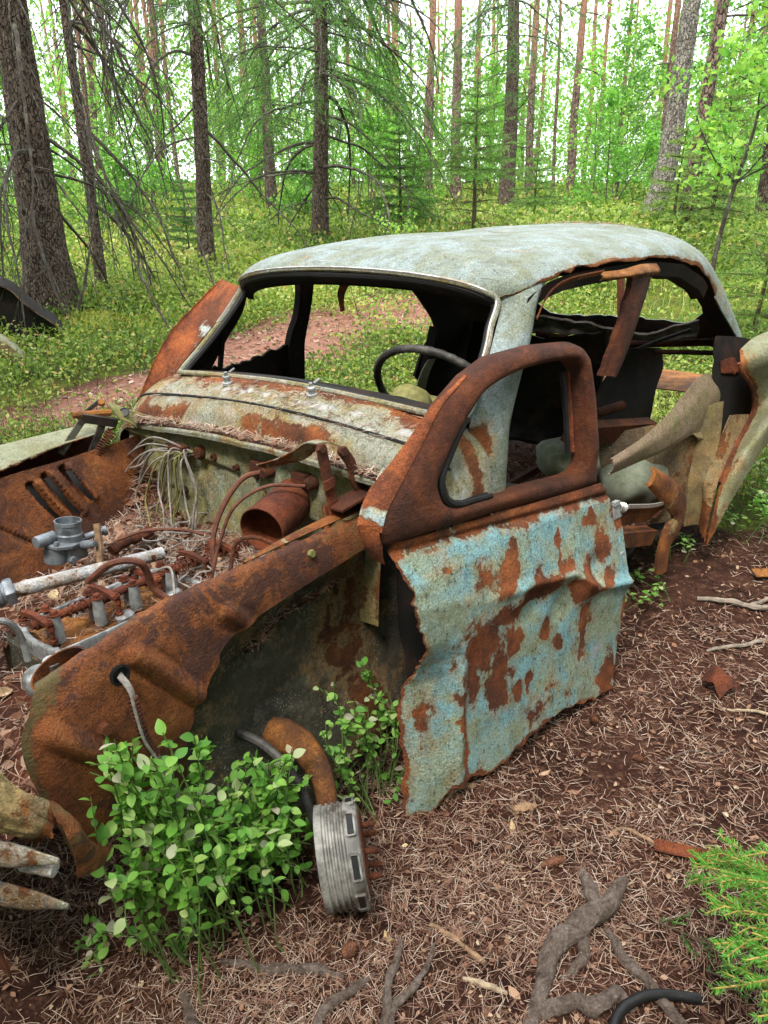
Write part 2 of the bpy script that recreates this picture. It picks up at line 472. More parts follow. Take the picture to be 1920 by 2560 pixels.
def root_mat():
    m, nt, out = new_mat('weathered_root'); co = coords(nt); g1 = noise(nt, co, 16, 8, .75, 1.2); g2 = noise(nt, co, 120, 6, .75, .8)
    col = ramp(nt, mth(nt, 'ADD', mth(nt, 'MULTIPLY', g1, .55), mth(nt, 'MULTIPLY', g2, .45)), [(.34, (.030, .019, .015)), (.45, (.12, .085, .065)), (.55, (.23, .175, .145)), (.68, (.38, .33, .29))])
    w = nd(nt, 'TexWave', {'Vector': co, 'Scale': 16.0, 'Distortion': 14.0, 'Detail': 5.0}).outputs['Fac']
    bmp = nd(nt, 'Bump', {'Height': mth(nt, 'ADD', mth(nt, 'MULTIPLY', w, .2), mth(nt, 'ADD', g1, g2)), 'Strength': 1.0, 'Distance': .012})
    b = nd(nt, 'BsdfPrincipled', {'Base Color': col, 'Roughness': .55, 'Specular IOR Level': .4, 'Normal': bmp.outputs[0]}); nt.links.new(b.outputs[0], out.inputs[0]); return m
MT['root'] = root_mat()
MT['stick'] = plain('brown_stick', (.34, .21, .12), .85, var=.5, scale=40, bump=.6)
MT['pale_stick'] = plain('pale_stick', (.46, .36, .24), .85, var=.4, scale=40, bump=.5)
G = lambda *c: c
MT['bilberry'] = leaf_mat('bilberry_leaf', [(0, (.09, .25, .04)), (.4, (.18, .41, .06)), (.7, (.31, .52, .11)), (.93, (.46, .54, .22)), (1, (.50, .42, .28))], .4)
MT['bilberry_obj'] = leaf_mat('bilberry_leaf_single', [(0, (.10, .27, .045)), (.35, (.19, .43, .07)), (.65, (.32, .54, .12)), (.85, (.46, .58, .26)), (.94, (.50, .52, .36)), (1, (.52, .42, .34))], .4, by_object=True)
MT['ground_leaf'] = leaf_mat('undergrowth_leaf', [(0, (.06, .12, .025)), (.35, (.15, .25, .045)), (.65, (.32, .42, .08)), (.9, (.50, .53, .19)), (1, (.46, .28, .12))], .42)
MT['bush_leaf'] = leaf_mat('thicket_leaf', [(0, (.06, .17, .03)), (.4, (.125, .31, .055)), (.75, (.23, .43, .085)), (1, (.36, .50, .13))], .5)
MT['birch_leaf'] = leaf_mat('birch_leaf', [(0, (.10, .27, .045)), (.5, (.20, .45, .08)), (1, (.40, .58, .12))], .5)
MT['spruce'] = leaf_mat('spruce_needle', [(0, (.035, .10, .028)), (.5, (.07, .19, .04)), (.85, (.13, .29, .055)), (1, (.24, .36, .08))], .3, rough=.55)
MT['spruce_near'] = leaf_mat('fresh_spruce_needle', [(0, (.06, .20, .04)), (.5, (.12, .36, .05)), (1, (.24, .52, .08))], .35, rough=.4)
MT['dry_leaf'] = leaf_mat('dry_leaf', [(0, (.07, .030, .02)), (.4, (.20, .095, .058)), (.75, (.36, .215, .14)), (.93, (.56, .43, .30)), (1, (.64, .52, .26))], .15, rough=.7)
MT['dry_needle'] = leaf_mat('dry_needle', [(0, (.085, .036, .024)), (.4, (.21, .105, .070)), (.72, (.36, .245, .175)), (1, (.54, .45, .37))], .1, rough=.6)
MT['moss'] = leaf_mat('moss', [(0, (.10, .13, .025)), (.5, (.22, .25, .04)), (1, (.36, .36, .07))], .25, rough=.9)
MT['grass'] = leaf_mat('grass_blade', [(0, (.10, .20, .035)), (.6, (.22, .36, .07)), (1, (.42, .46, .16))], .4)
MT['wood'] = plain('grey_wood', (.30, .25, .20), .9, var=.5, scale=20)
# ------------------------------------------------------------------ ground
def gz(x, y):
    x = np.asarray(x, float); y = np.asarray(y, float)
    r = np.maximum(0, y - 3.4)
    z = .034 * r * r / (r + 1.2)
    z = np.where(r > 32, .034 * 32 * 32 / 33.2 + (r - 32) * .004, z)
    z = z + .5 * np.exp(-(((x - 4.6) / 3.6) ** 2 + ((y - 13) / 4.5) ** 2))
    d = np.sqrt((x / 2.2) ** 2 + ((y - 2.2) / 2.2) ** 2)
    a = .008 + .045 * np.clip((d - 1.2) / 2, 0, 1)
    z = z + a * (np.sin(1.7 * x + .6 * y + 1.1) * np.sin(1.3 * y - .5 * x) + .5 * np.sin(4.1 * x - 2.2 * y) * np.sin(3.3 * y + 1.7 * x + .4) + .25 * np.sin(9.1 * x + 3 * y) * np.sin(8.3 * y - 2 * x))
    return z

PATH = np.array([(-9, 3.4), (-3.6, 4.35), (-2.2, 4.9), (-1.3, 6.2), (-.5, 7.8), (.4, 8.9), (1.3, 9.6)])
PW = np.array([.45, .5, .45, .55, .95, 1.05, .5])
def path_dist(x, y):
    x = np.asarray(x, float); y = np.asarray(y, float)
    best = np.full(x.shape, 9.0)
    for k in range(len(PATH) - 1):
        a, b = PATH[k], PATH[k + 1]; e = b - a
        t = np.clip(((x - a[0]) * e[0] + (y - a[1]) * e[1]) / (e @ e), 0, 1)
        d = np.hypot(x - a[0] - t * e[0], y - a[1] - t * e[1]) / (PW[k] + (PW[k + 1] - PW[k]) * t)
        best = np.minimum(best, d)
    return best
def green(x, y):
    x = np.asarray(x, float); y = np.asarray(y, float)
    w = .22 * np.sin(2.3 * x + 1.2) * np.sin(1.9 * y) + .12 * np.sin(6.1 * x + 2 * y) + .08 * np.sin(13 * x - 7 * y)
    near = 1 / (1 + np.exp(-(y - 3.35 - w - .25 * np.clip(x - 1.5, -1, 1)) * 9))
    p = 1 / (1 + np.exp(-(path_dist(x, y) - 1 + w) * 6))
    return near * p

nx, ny = 250, 300
tx = np.linspace(-1, 1, nx); gx = .8 * np.sinh(5.9 * tx) + .4
ty = np.linspace(-.42, 1, ny); gy = 1.8 + .8 * np.sinh(5.9 * ty)
GX, GY = np.meshgrid(gx, gy, indexing='ij')
GP = np.stack([GX, GY, gz(GX, GY)], -1)
near = np.clip(1 - np.hypot(GX - .4, GY - 2) / 6, 0, 1)
GP[..., 2] += near * .007 * vnoise(GP[..., :2], 9, 3, 3)

m, nt, out = new_mat('forest_floor'); co = coords(nt)
gA = attr_fac(nt, 'green')
n1 = noise(nt, co, 3.5, 8, .7); n2 = noise(nt, co, 28, 8, .75); n3 = noise(nt, co, 120, 5, .7)
soil = mix(nt, smoothstep(nt, n1, .35, .65), (.028, .012, .009), (.085, .037, .024))
soil = mix(nt, smoothstep(nt, n2, .48, .68), soil, (.15, .08, .052))
soil = mix(nt, smoothstep(nt, n3, .5, .72), soil, (.035, .016, .012))
red = mix(nt, attr_fac(nt, 'path'), soil, mix(nt, n2, (.20, .085, .060), (.40, .215, .155)))
mossc = mix(nt, smoothstep(nt, noise(nt, co, 1.6, 8, .75), .38, .62), (.05, .075, .016), (.19, .20, .035))
mossc = mix(nt, smoothstep(nt, n2, .42, .66), mossc, (.03, .035, .012))
gm = smoothstep(nt, mth(nt, 'ADD', gA, mth(nt, 'MULTIPLY', mth(nt, 'SUBTRACT', noise(nt, co, 5, 7, .7), .5), .9)), .4, .62)
col = mix(nt, gm, red, mossc)
bm_ = nd(nt, 'Bump', {'Height': mth(nt, 'ADD', n2, mth(nt, 'MULTIPLY', n3, .6)), 'Strength': .9, 'Distance': .02})
b = nd(nt, 'BsdfPrincipled', {'Base Color': col, 'Roughness': .95, 'Specular IOR Level': .1, 'Normal': bm_.outputs[0]})
nt.links.new(b.outputs[0], out.inputs[0])
MT['ground'] = m
pd_ = path_dist(GX, GY)
g = grid_obj('ground', GP, MT['ground'], None, 0, {'green': green(GX, GY), 'path': 1 / (1 + np.exp((pd_ - 1.0) * 6))})
tag(g, 'forest floor of brown needle litter and mossy green ground', None, None, 'structure')

# ------------------------------------------------------------------ leaf cards
def diamonds(C, D, Nn, L, W, fold=.18):
    """folded leaf of two quads... C base, D along, Nn normal; -> V (n*4), F"""
    D = D / (np.linalg.norm(D, axis=1, keepdims=True) + 1e-9)
    S = np.cross(D, Nn); S /= (np.linalg.norm(S, axis=1, keepdims=True) + 1e-9)
    U = np.cross(S, D)
    L = L[:, None]; W = W[:, None]
    V = np.stack([C, C + D * L * .45 + S * W * .5 + U * W * fold, C + D * L, C + D * L * .45 - S * W * .5 + U * W * fold], 1).reshape(-1, 3)
    F = np.arange(len(V)).reshape(-1, 4)
    return V, F

def unit(v): return v / (np.linalg.norm(v, axis=-1, keepdims=True) + 1e-9)
def rand_dirs(n, zbias=0.0, r=None):
    r = r or rng
    d = r.normal(size=(n, 3)); d[:, 2] += zbias
    return unit(d)

def in_car(x, y):
    # car frame footprint
    dx, dy = x + .445, y - 1.945
    cx = -.649 * dx - .760 * dy; cy = .760 * dx - .649 * dy
    return (cx > -2.75) & (cx < 1.05) & (np.abs(cy) < .80)

def stuff(name, mb, mat, label):
    o = mb.build(name, mat)
    return tag(o, label, None, None, 'stuff')

# ------------------------------------------------------------------ undergrowth
def undergrowth():
    n = 24000
    d = np.exp(rng.uniform(math.log(3.0), math.log(38), n)); az = rng.uniform(-R(36), R(36), n)
    x = d * np.sin(az); y = d * np.cos(az)
    g = green(x, y) + .25 * np.sin(1.1 * x + 2) * np.sin(.9 * y) + rng.normal(0, .12, n)
    k = (g > .3) & ~in_car(x, y)
    x, y, d = x[k], y[k], d[k]
    mb = MB(); n = len(x)
    z = gz(x, y)
    # leafy plants
    cl_ = vnoise(np.stack([x, y], 1), 1.3, 55, 3); kk = cl_ > rng.uniform(-1.0, .5, n); x, y, d, z = x[kk], y[kk], d[kk], z[kk]; n = len(x)
    tone = .42 + .16 * vnoise(np.stack([x, y], 1), .5, 57, 2) + .18 * np.sin(.8 * x + 1.3 * y) * np.sin(.5 * y - .4 * x) + rng.normal(0, .1, n)
    for j in range(16):
        s = np.clip(d / 5.0, .8, 5.5)
        h = (.05 + .17 * rng.random(n)) * np.clip(.7 + d / 14, .8, 2.4) * rng.uniform(.35, 1, n)
        sp = .07 * np.clip(d / 4.5, .8, 4)
        C = np.stack([x + rng.normal(0, sp), y + rng.normal(0, sp), z + h], 1)
        D = rand_dirs(n, .25); Nn = rand_dirs(n, 1.6)
        V, F = diamonds(C, D, Nn, .030 * s * rng.uniform(.6, 1.4, n), .020 * s * rng.uniform(.7, 1.2, n))
        mb.add(V, F, np.repeat(np.where(rng.random(n) < .05, .98, np.clip(tone - .14 * np.clip((7 - d) / 4, 0, 1) + rng.normal(0, .2, n), 0, .93)), 4))
    stuff('bilberry_undergrowth', mb, MT['ground_leaf'], 'low yellow green bilberry carpet covering the forest floor')
    # thin plant stems, close range only
    mb = MB(); k = d < 7.5; xs, ys, zs = x[k], y[k], z[k]; m_ = len(xs)
    for j in range(3):
        B = np.stack([xs + rng.normal(0, .04, m_), ys + rng.normal(0, .04, m_), zs - .01], 1)
        T_ = B + np.stack([rng.normal(0, .05, m_), rng.normal(0, .05, m_), rng.uniform(.08, .24, m_)], 1)
        W = np.stack([np.full(m_, .0015), np.zeros(m_), np.zeros(m_)], 1)
        V = np.stack([B - W, B + W, T_ + W * .5, T_ - W * .5], 1).reshape(-1, 3)
        mb.add(V, np.arange(len(V)).reshape(-1, 4), .2)
    stuff('bilberry_stems', mb, MT['brown_stem'], 'thin brown stems among the bilberry carpet')
    # grass blades
    n = 3600; d = np.exp(rng.uniform(math.log(3.2), math.log(22), n)); az = rng.uniform(-R(36), R(36), n)
    x = d * np.sin(az); y = d * np.cos(az); k = (green(x, y) > .5) & ~in_car(x, y) & (np.sin(1.3 * x + .7) * np.sin(1.1 * y + 2) > -.2)
    x, y, d = x[k], y[k], d[k]; n = len(x); mb = MB()
    for j in range(5):
        s = np.clip(d / 5, .7, 3)
        B = np.stack([x + rng.normal(0, .03 * s), y + rng.normal(0, .03 * s), gz(x, y) - .01], 1)
        H = rng.uniform(.10, .26, n) * np.clip(d / 7, .7, 1.6); a = rng.uniform(0, 6.28, n)
        dr = np.stack([np.cos(a), np.sin(a), 0 * a], 1); le = (H * rng.uniform(.2, .8, n))[:, None]
        Mi = B + dr * le * .35 + np.array([0, 0, 1]) * H[:, None] * .65; Tp = B + dr * le + np.array([0, 0, 1]) * (H * rng.uniform(.75, 1, n))[:, None]
        sd_ = np.stack([-np.sin(a), np.cos(a), 0 * a], 1) * (.0022 * s)[:, None]
        V = np.stack([B - sd_, B + sd_, Mi + sd_ * .8, Tp, Mi - sd_ * .8], 1)
        base = np.arange(n)[:, None] * 5
        V = V.reshape(-1, 3)
        mb.F.setdefault(4, []).append((base + np.array([[0, 1, 2, 4]])) + mb.n); mb.F.setdefault(3, []).append((base + np.array([[4, 2, 3]])) + mb.n)
        mb.V.append(V); mb.A.append(np.repeat(rng.random(n), 5)); mb.n += len(V)
    stuff('forest_grass', mb, MT['grass'], 'thin green grass blades standing among the undergrowth')
undergrowth()

# moss cushions
def moss_cushion(c, r, h, label):
    mb = MB(); V, F = lathe([(r * math.cos(t), h * math.sin(t)) for t in np.linspace(-.3, 1.52, 9)], 22)
    V = V + np.array([c[0], c[1], float(gz(*c))]); V = V + .12 * r * vnoise(V, 6 / r * .3, 5)[:, None] * np.array([1, 1, .6])
    mb.add(V, F, .5)
    n = int(2600 * r); th = rng.uniform(0, 6.28, n); ph = np.arcsin(rng.uniform(0, 1, n))
    P = np.stack([r * np.cos(ph) * np.cos(th), r * np.cos(ph) * np.sin(th), h * np.sin(ph)], 1)
    P = P + np.array([c[0], c[1], float(gz(*c))]) + .12 * r * vnoise(P + np.array([c[0], c[1], 0]), 6 / r * .3, 5)[:, None] * np.array([1, 1, .6])
    V, F = diamonds(P - .01, rand_dirs(n, .9), rand_dirs(n, 1), rng.uniform(.03, .06, n), rng.uniform(.014, .028, n))
    mb.add(V, F, np.repeat(np.clip(rng.normal(.62, .22, n), 0, 1), 4))
    tag(mb.build('moss_cushion', MT['moss']), label, 'moss', 'moss cushions beside the path')
moss_cushion((-1.15, 9.6), .62, .30, 'large yellow green moss mound seen through the windshield beside the red path')
moss_cushion((-3.0, 8.0), .42, .16, 'yellow moss hummock just right of the thick spruce base')
moss_cushion((-2.35, 8.1), .34, .12, 'small flat moss hummock between the thick spruce and the wreck')
moss_cushion((.35, 12.2), .55, .22, 'moss hummock behind the red path, beyond the windshield')

# ------------------------------------------------------------------ woody growth
def bend(p0, d0, L, n, droop, wob, r):
    """polyline growing from p0: pulled down by droop, wobbling"""
    P = [np.asarray(p0, float)]; d = np.asarray(d0, float) / np.linalg.norm(d0); s = L / (n - 1)
    for i in range(n - 1):
        d = d + np.array([0, 0, -droop * s]) + r.normal(0, wob, 3) * math.sqrt(s)
        d /= np.linalg.norm(d); P.append(P[-1] + d * s)
    return np.array(P)

def trunk_curve(base, lean, H, n, r, wob=.02, foot=(0, 0)):
    z = np.linspace(-.12, H, n)
    x = base[0] + lean * z + wob * np.sin(z * .9 + r.uniform(0, 6)) + foot[0] * np.exp(-np.maximum(z, 0) / .6)
    y = base[1] + .5 * wob * np.sin(z * .7 + r.uniform(0, 6)) + foot[1] * np.exp(-np.maximum(z, 0) / .6)
    return np.stack([x, y, z + float(gz(*base))], 1)

def trunk(mb, P, d, H, sides, r, flare=.5, rough=.06, seed=0):
    z = P[:, 2] - P[0, 2]
    rad = d / 2 * (1 - .72 * np.clip(z / H, 0, 1)) * (1 + flare * np.exp(-z / (d * 1.2)))
    T, N, B = frames(P); th = np.linspace(0, 2 * np.pi, sides, endpoint=False)
    lob = 1 + .28 * flare * np.exp(-z / (d * 1.1))[:, None] * np.cos(5 * th + seed)[None] + rough * vnoise(np.stack([np.cos(th)[None] * 3 + 0 * z[:, None], np.sin(th)[None] * 3 + 0 * z[:, None], z[:, None] / d * 1.1 + 0 * th[None]], -1), 1.4, seed, 3)
    V = P[:, None] + (rad[:, None] * lob)[..., None] * (np.cos(th)[None, :, None] * N[:, None] + np.sin(th)[None, :, None] * B[:, None])
    mb.add(V, gridf(len(P), sides, True)); return rad

def dead_branch(mb, p0, d0, L, r0, r, droop=.5, twigs=9, sides=5, tl=.45):
    n = max(6, int(L / .12))
    P = bend(p0, d0, L, n, droop, .22, r)
    add_tube(mb, P, np.linspace(r0, r0 * .18, n), sides, False)
    for k in range(twigs):
        i = r.integers(max(1, n // 5), n); T = P[min(i, n - 1)] - P[i - 1]; T /= np.linalg.norm(T)
        d = T * .8 + r.normal(0, .6, 3) + np.array([0, 0, -.35]); l = tl * L * r.uniform(.35, 1) * (1 - .4 * i / n)
        m_ = max(4, int(l / .1)); Q = bend(P[i - 1] if i else P[0], d, l, m_, droop * 1.3, .3, r)
        rr = max(.0022, r0 * .35 * (1 - .6 * i / n)); add_tube(mb, Q, np.linspace(rr, rr * .35, m_), 4, False)
        for q in range(3 if l > .3 else 1):
            j = r.integers(1, m_); d2 = (Q[j] - Q[j - 1]) / .1 + r.normal(0, .7, 3) + np.array([0, 0, -.3])
            l2 = l * r.uniform(.25, .55); S = bend(Q[j], d2, l2, 4, droop * 1.5, .3, r)
            add_tube(mb, S, np.linspace(rr * .55, rr * .25, 4), 3, False)
    return P

def needles_on(mbn, P, r, length, width, step, tone=.45, spread=.9, grav=0.0):
    """needle triangles all round a twig polyline"""
    seg = np.linalg.norm(np.diff(P, axis=0), axis=1); L = seg.sum(); n = max(3, int(L / step))
    s = (np.arange(n) + r.random(n)) / n * (len(P) - 1); i = np.minimum(s.astype(int), len(P) - 2); f = (s - i)[:, None]
    C = P[i] * (1 - f) + P[i + 1] * f; T = unit(P[i + 1] - P[i])
    S = unit(np.cross(T, unit(r.normal(size=(n, 3)))))
    D = unit(T * (1 - spread * .45) + S * spread + np.array([0, 0, -grav]))
    W = unit(np.cross(D, r.normal(size=(n, 3)))) * width / 2
    l = (length * r.uniform(.7, 1.15, n))[:, None]
    V = np.stack([C - W, C + W, C + D * l], 1).reshape(-1, 3)
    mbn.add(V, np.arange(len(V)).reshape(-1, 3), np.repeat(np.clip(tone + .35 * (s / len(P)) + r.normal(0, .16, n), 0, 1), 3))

def bough(mbb, mbn, p0, d0, L, r, scale=1.0, droop=.35, twig_droop=1.2, tone=.4, dens=1.0, bare=.15, tl=.42):
    """living spruce branch: main axis, side twigs in a flat spray, needles"""
    n = max(5, int(L / .14)); P = bend(p0, d0, L, n, droop, .14, r)
    add_tube(mbb, P, np.linspace(.0035 * scale + .003 * L, .002, n), 4, False)
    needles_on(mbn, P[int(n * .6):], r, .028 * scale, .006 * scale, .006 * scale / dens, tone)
    side = np.cross(d0, [0, 0, 1.0]); side /= np.linalg.norm(side) + 1e-9
    k = int(L / (.085 * scale) * dens) + 2
    for q in range(k):
        f = bare + (1 - bare) * (q + r.random()) / k; i = min(int(f * (n - 1)), n - 2); T = unit(P[i + 1] - P[i])
        d = T * .75 + side * (1 if q % 2 else -1) * r.uniform(.5, 1.0) + r.normal(0, .12, 3)
        l = tl * L * (1.05 - f) * r.uniform(.6, 1.1) + .05 * scale
        Q = bend(P[i], d, l, max(4, int(l / .08)), twig_droop, .2, r)
        add_tube(mbb, Q, .0015 * scale, 3, False)
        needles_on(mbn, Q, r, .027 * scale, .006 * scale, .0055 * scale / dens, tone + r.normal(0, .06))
        for w in range(int(l / (.13 * scale))):
            j = r.integers(1, len(Q)); d2 = unit(Q[j] - Q[j - 1]) + r.normal(0, .45, 3) + np.array([0, 0, -.15])
            S = bend(Q[j], d2, l * r.uniform(.25, .5), 4, twig_droop, .2, r)
            needles_on(mbn, S, r, .026 * scale, .006 * scale, .006 * scale / dens, tone + .1)

def spray(mb, P, r, n, spread, size, tone=.5, tn=.2):
    """leaves scattered about a twig polyline"""
    i = r.integers(0, len(P) - 1, n); f = r.random((n, 1)); C = P[i] * (1 - f) + P[i + 1] * f + r.normal(0, spread, (n, 3))
    V, F = diamonds(C, rand_dirs(n, -.2, r), rand_dirs(n, 1.1, r), size * r.uniform(.65, 1.25, n), size * .72 * r.uniform(.7, 1.2, n))
    mb.add(V, F, np.repeat(np.clip(r.normal(tone, tn, n), 0, 1), 4))

def make_tree(name, base, lean, d, label, bark, H=9.0, group=None, cat='tree', sides=20, dead=0, dead_z=(.8, 4), dead_L=(.8, 2.2), droop=.6,
              boughs=0, bough_z=(2.5, 5.5), bough_L=(1.2, 2.2), bscale=1.4, seed=1, dz=(-.15, .35), flare=.5, azr=None, tone=.35, twigs=9, foot=(0, 0), wob=.03, rings=None, dr=.016):
    r = np.random.default_rng(seed)
    t = empty(name, (base[0], base[1], float(gz(*base))))
    off = np.array([base[0], base[1], float(gz(*base))])
    P = trunk_curve(base, lean, H, rings or int(H / .11), r, wob, foot) - off
    mb = MB(); rad = trunk(mb, P, d, H, sides, r, flare, .07, seed)
    mb.build('trunk', MT[bark], t)
    def at(z):
        i = int(np.argmin(abs(P[:, 2] - z))); return P[i], rad[i]
    if dead:
        mb = MB()
        for k in range(dead):
            z = r.uniform(*dead_z); p, rr = at(z); a = r.uniform(*azr) if azr else r.uniform(0, 6.28)
            d_ = np.array([math.cos(a), math.sin(a), r.uniform(*dz)]); L = r.uniform(*dead_L)
            dead_branch(mb, p + d_ * rr * .6, d_, L, dr * r.uniform(.6, 1.2) * (.5 + L / 2.5), r, droop, twigs)
        mb.build('dead_branches', MT['dead_twig'], t)
    if boughs:
        mbb, mbn = MB(), MB()
        for k in range(boughs):
            z = r.uniform(*bough_z); p, rr = at(z); a = r.uniform(*azr) if azr else r.uniform(0, 6.28)
            d_ = np.array([math.cos(a), math.sin(a), r.uniform(-.3, .1)])
            bough(mbb, mbn, p + d_ * rr * .6, d_, r.uniform(*bough_L), r, bscale, .4, 1.3, tone)
        mbb.build('branches', MT['dead_twig'], t); mbn.build('crown', MT['spruce'], t)
    return tag(t, label, cat, group)

make_tree('spruce_tree', (-3.61, 8.48), .04, .43, 'thick rough-barked spruce beside the half-buried fender wreck', 'spruce_bark', 8, sides=40, dead=20, dead_z=(1.2, 4.6), dead_L=(1.0, 3.0), seed=11, dz=(-1.0, .1), azr=(-1.9, .9), rings=110, twigs=13, flare=.75, boughs=3, bough_z=(3.0, 3.8), bough_L=(.8, 1.2))
make_tree('spruce_tree', (-3.45, 9.66), .02, .13, 'slender dark spruce trunk standing right behind the thick rough-barked spruce', 'spruce_bark', 8, sides=16, dead=22, dead_z=(1.0, 5.2), dead_L=(1.2, 3.2), seed=12, dz=(-1.3, .0), twigs=13, azr=(-1.4, 1.2), droop=.9)
make_tree('spruce_tree', (-2.56, 11.73), .02, .235, 'straight grey spruce trunk rising behind the left end of the wreck roof', 'spruce_bark', 9, sides=28, dead=18, dead_z=(1.0, 5.0), dead_L=(1.0, 2.8), seed=13, dz=(-.9, .2), boughs=24, bough_z=(3.0, 5.6), bough_L=(1.2, 2.6), bscale=1.6, tone=.5, rings=90)
make_tree('spruce_tree', (-1.13, 14.7), .02, .30, 'spruce with many drooping bare branches behind the middle of the wreck roof', 'spruce_bark', 9, sides=28, dead=34, dead_z=(.8, 4.6), dead_L=(1.4, 3.6), seed=14, boughs=38, bough_z=(2.6, 5.6), bough_L=(1.4, 3.4), bscale=1.9, tone=.45, rings=90, droop=.45, dr=.02)
make_tree('spruce_tree', (-2.95, 22.05), -.02, .32, 'spruce trunk veiled by long hanging green boughs', 'spruce_bark', 10, dead=10, dead_z=(1, 5), dead_L=(1.2, 2.6), seed=15, boughs=48, bough_z=(2.2, 7), bough_L=(1.6, 3.2), bscale=2.4, tone=.6)
make_tree('pine_tree', (2.24, 25.68), -.03, .34, 'reddish pine trunk rising behind the young spruce', 'pine_bark', 11, dead=5, dead_z=(3, 6), seed=16)
make_tree('spruce_tree', (3.28, 21.94), -.03, .41, 'broad grey trunk right of the young spruce', 'spruce_bark', 11, dead=16, dead_z=(1.4, 6), dead_L=(1.2, 3), seed=17, boughs=22, bough_z=(2.5, 6.5), bough_L=(1.4, 3.0), bscale=2.3)
make_tree('pine_tree', (4.73, 27.2), -.03, .28, 'pine with an orange upper trunk next to the broad grey trunk', 'pine_bark', 11, dead=7, dead_z=(3, 6.5), seed=18)
make_tree('pine_tree', (6.55, 29.29), -.02, .33, 'lone reddish pine trunk in the open gap of sky', 'pine_bark', 11, dead=5, dead_z=(3, 7), dead_L=(1.5, 3), seed=19)
make_tree('birch_tree', (4.70, 14.01), .03, .36, 'birch with a pale curved base and grey rough trunk', 'birch_bark', 9, sides=28, seed=20, foot=(-.30, 0), wob=.05, flare=.3, rings=90)
make_tree('pine_tree', (4.75, 12.93), .02, .21, 'leaning brown pine close beside the pale-based birch', 'pine_bark', 9, seed=21, dead=3, dead_z=(2.5, 4))
make_tree('pine_tree', (7.44, 22.38), -.04, .22, 'thin pine trunk half hidden behind the pale-based birch', 'pine_bark', 10, seed=22, dead=6, dead_z=(3, 6))
FARP = [((-9.24, 34.77), .05, .40, 'far reddish pine left of the straight grey spruce'), ((-6.66, 34.42), .03, .30, 'far orange pine just right of the straight grey spruce'),
        ((-5.3, 36), .02, .28, 'far orange pine between the straight grey spruce and the veiled spruce'), ((1.63, 29.05), -.02, .22, 'slim orange pine left of the pine behind the young spruce'),
        ((11.84, 31.66), -.04, .22, 'slim orange pine to the right of the birch and leaning pine'), ((5.82, 28.49), -.05, .13, 'very thin orange pine left of the lone pine in the sky gap'),
        ((-7.82, 22.24), .05, .17, 'orange pine behind the slender dark spruce'), ((-6.5, 24.5), .03, .18, 'orange pine glowing between slender dark spruce and straight grey spruce'),
        ((-10.2, 30), .05, .26, 'far orange pine right beside the thick spruce'), ((9.2, 33), -.03, .20, 'far brown pine behind the birch')]
for k, (b_, ln_, d_, lb) in enumerate(FARP):
    make_tree('pine_tree', b_, ln_, d_, lb, 'pine_bark', 12, sides=12, seed=40 + k, dead=4, dead_z=(3, 7), twigs=5, group='distant pines')
make_tree('spruce_tree', (6.25, 13.63), -.03, .25, 'shaded spruce trunk at the edge of the wood behind the rowan sapling', 'spruce_bark', 9, seed=60, dead=16, dead_z=(.6, 4), dead_L=(.8, 1.8), boughs=16, bough_z=(1.8, 4.6), bough_L=(1, 2), bscale=1.7, tone=.5)
make_tree('spruce_tree', (-4.85, 9.96), .05, .12, 'thin spruce trunk left of the thick rough-barked spruce', 'spruce_bark', 7, seed=61, dead=8, dead_z=(.6, 3), dead_L=(.6, 1.4))

def young_spruce(base, H, label, seed, width=.55, green_from=.35, scale=1.3, tone=.55, group='young spruces', name='spruce_sapling', zb=.12, dens=1.0):
    r = np.random.default_rng(seed); t = empty(name, (base[0], base[1], float(gz(*base)))); mb, mbn, mbt = MB(), MB(), MB()
    P = np.stack([.02 * np.sin(np.linspace(0, 3, 20) + seed), .02 * np.cos(np.linspace(0, 3, 20)), np.linspace(-.08, H, 20)], 1)
    add_tube(mbt, P, np.linspace(.016 * H + .006, .004, 20), 8); mbt.build('trunk', MT['brown_stem'], t)
    z = H * zb
    while z < H * .97:
        k = r.integers(5, 8); a0 = r.uniform(0, 6.28); L = width * H * (1 - z / H) ** .75 + .06
        for q in range(k):
            a = a0 + q * 6.28 / k + r.normal(0, .15); rise = -.02 + .42 * (z / H) ** 2; d_ = np.array([math.cos(a), math.sin(a), rise]); p = np.array([0, 0, z]) + P[int(min(19, z / H * 19))] * np.array([1, 1, 0])
            if z / H < green_from: dead_branch(mb, p, d_ * np.array([1, 1, .3]), L * .8, .006, r, .3, 5)
            else: bough(mb, mbn, p, d_, L * r.uniform(.75, 1.1), r, scale, .28, .5, tone + .1 * z / H, dens * 1.25, .08, .55)
        z += r.uniform(.12, .2) * max(1, H / 2.2) * .9
    needles_on(mbn, P[15:], r, .03 * scale, .006 * scale, .006, tone + .2)
    mb.build('branches', MT['brown_stem'], t); mbn.build('crown', MT['spruce'], t)
    return tag(t, label, 'sapling', group)
young_spruce((1.54, 14.16), 2.5, 'young spruce with bare lower stem and flat green boughs just behind the wreck roof', 71, .62, .4, 1.6, .55)
young_spruce((4.35, 12.3), 1.5, 'small yellow green spruce right of the birch base', 72, .5, .05, 1.5, .8)
young_spruce((5.2, 13.0), 2.4, 'leafy young spruce between the leaning pine and the rowan sapling', 73, .42, .15, 1.8, .75)
young_spruce((3.35, 7.0), 1.2, 'bushy spruce right of the wreck, at the foot of the rowan sapling', 74, .62, 0, 1.3, .8)
young_spruce((-4.0, 16.5), 1.1, 'dark little spruce bush left of the straight grey spruce', 75, .6, 0, 1.8, .2)
young_spruce((-3.05, 12.6), .85, 'squat dark spruce bush at the foot of the straight grey spruce', 76, .7, 0, 1.4, .15)
young_spruce((.3, 15.6), 2.2, 'shaggy green spruce left of the young spruce with bare stem', 77, .55, .2, 1.8, .5)
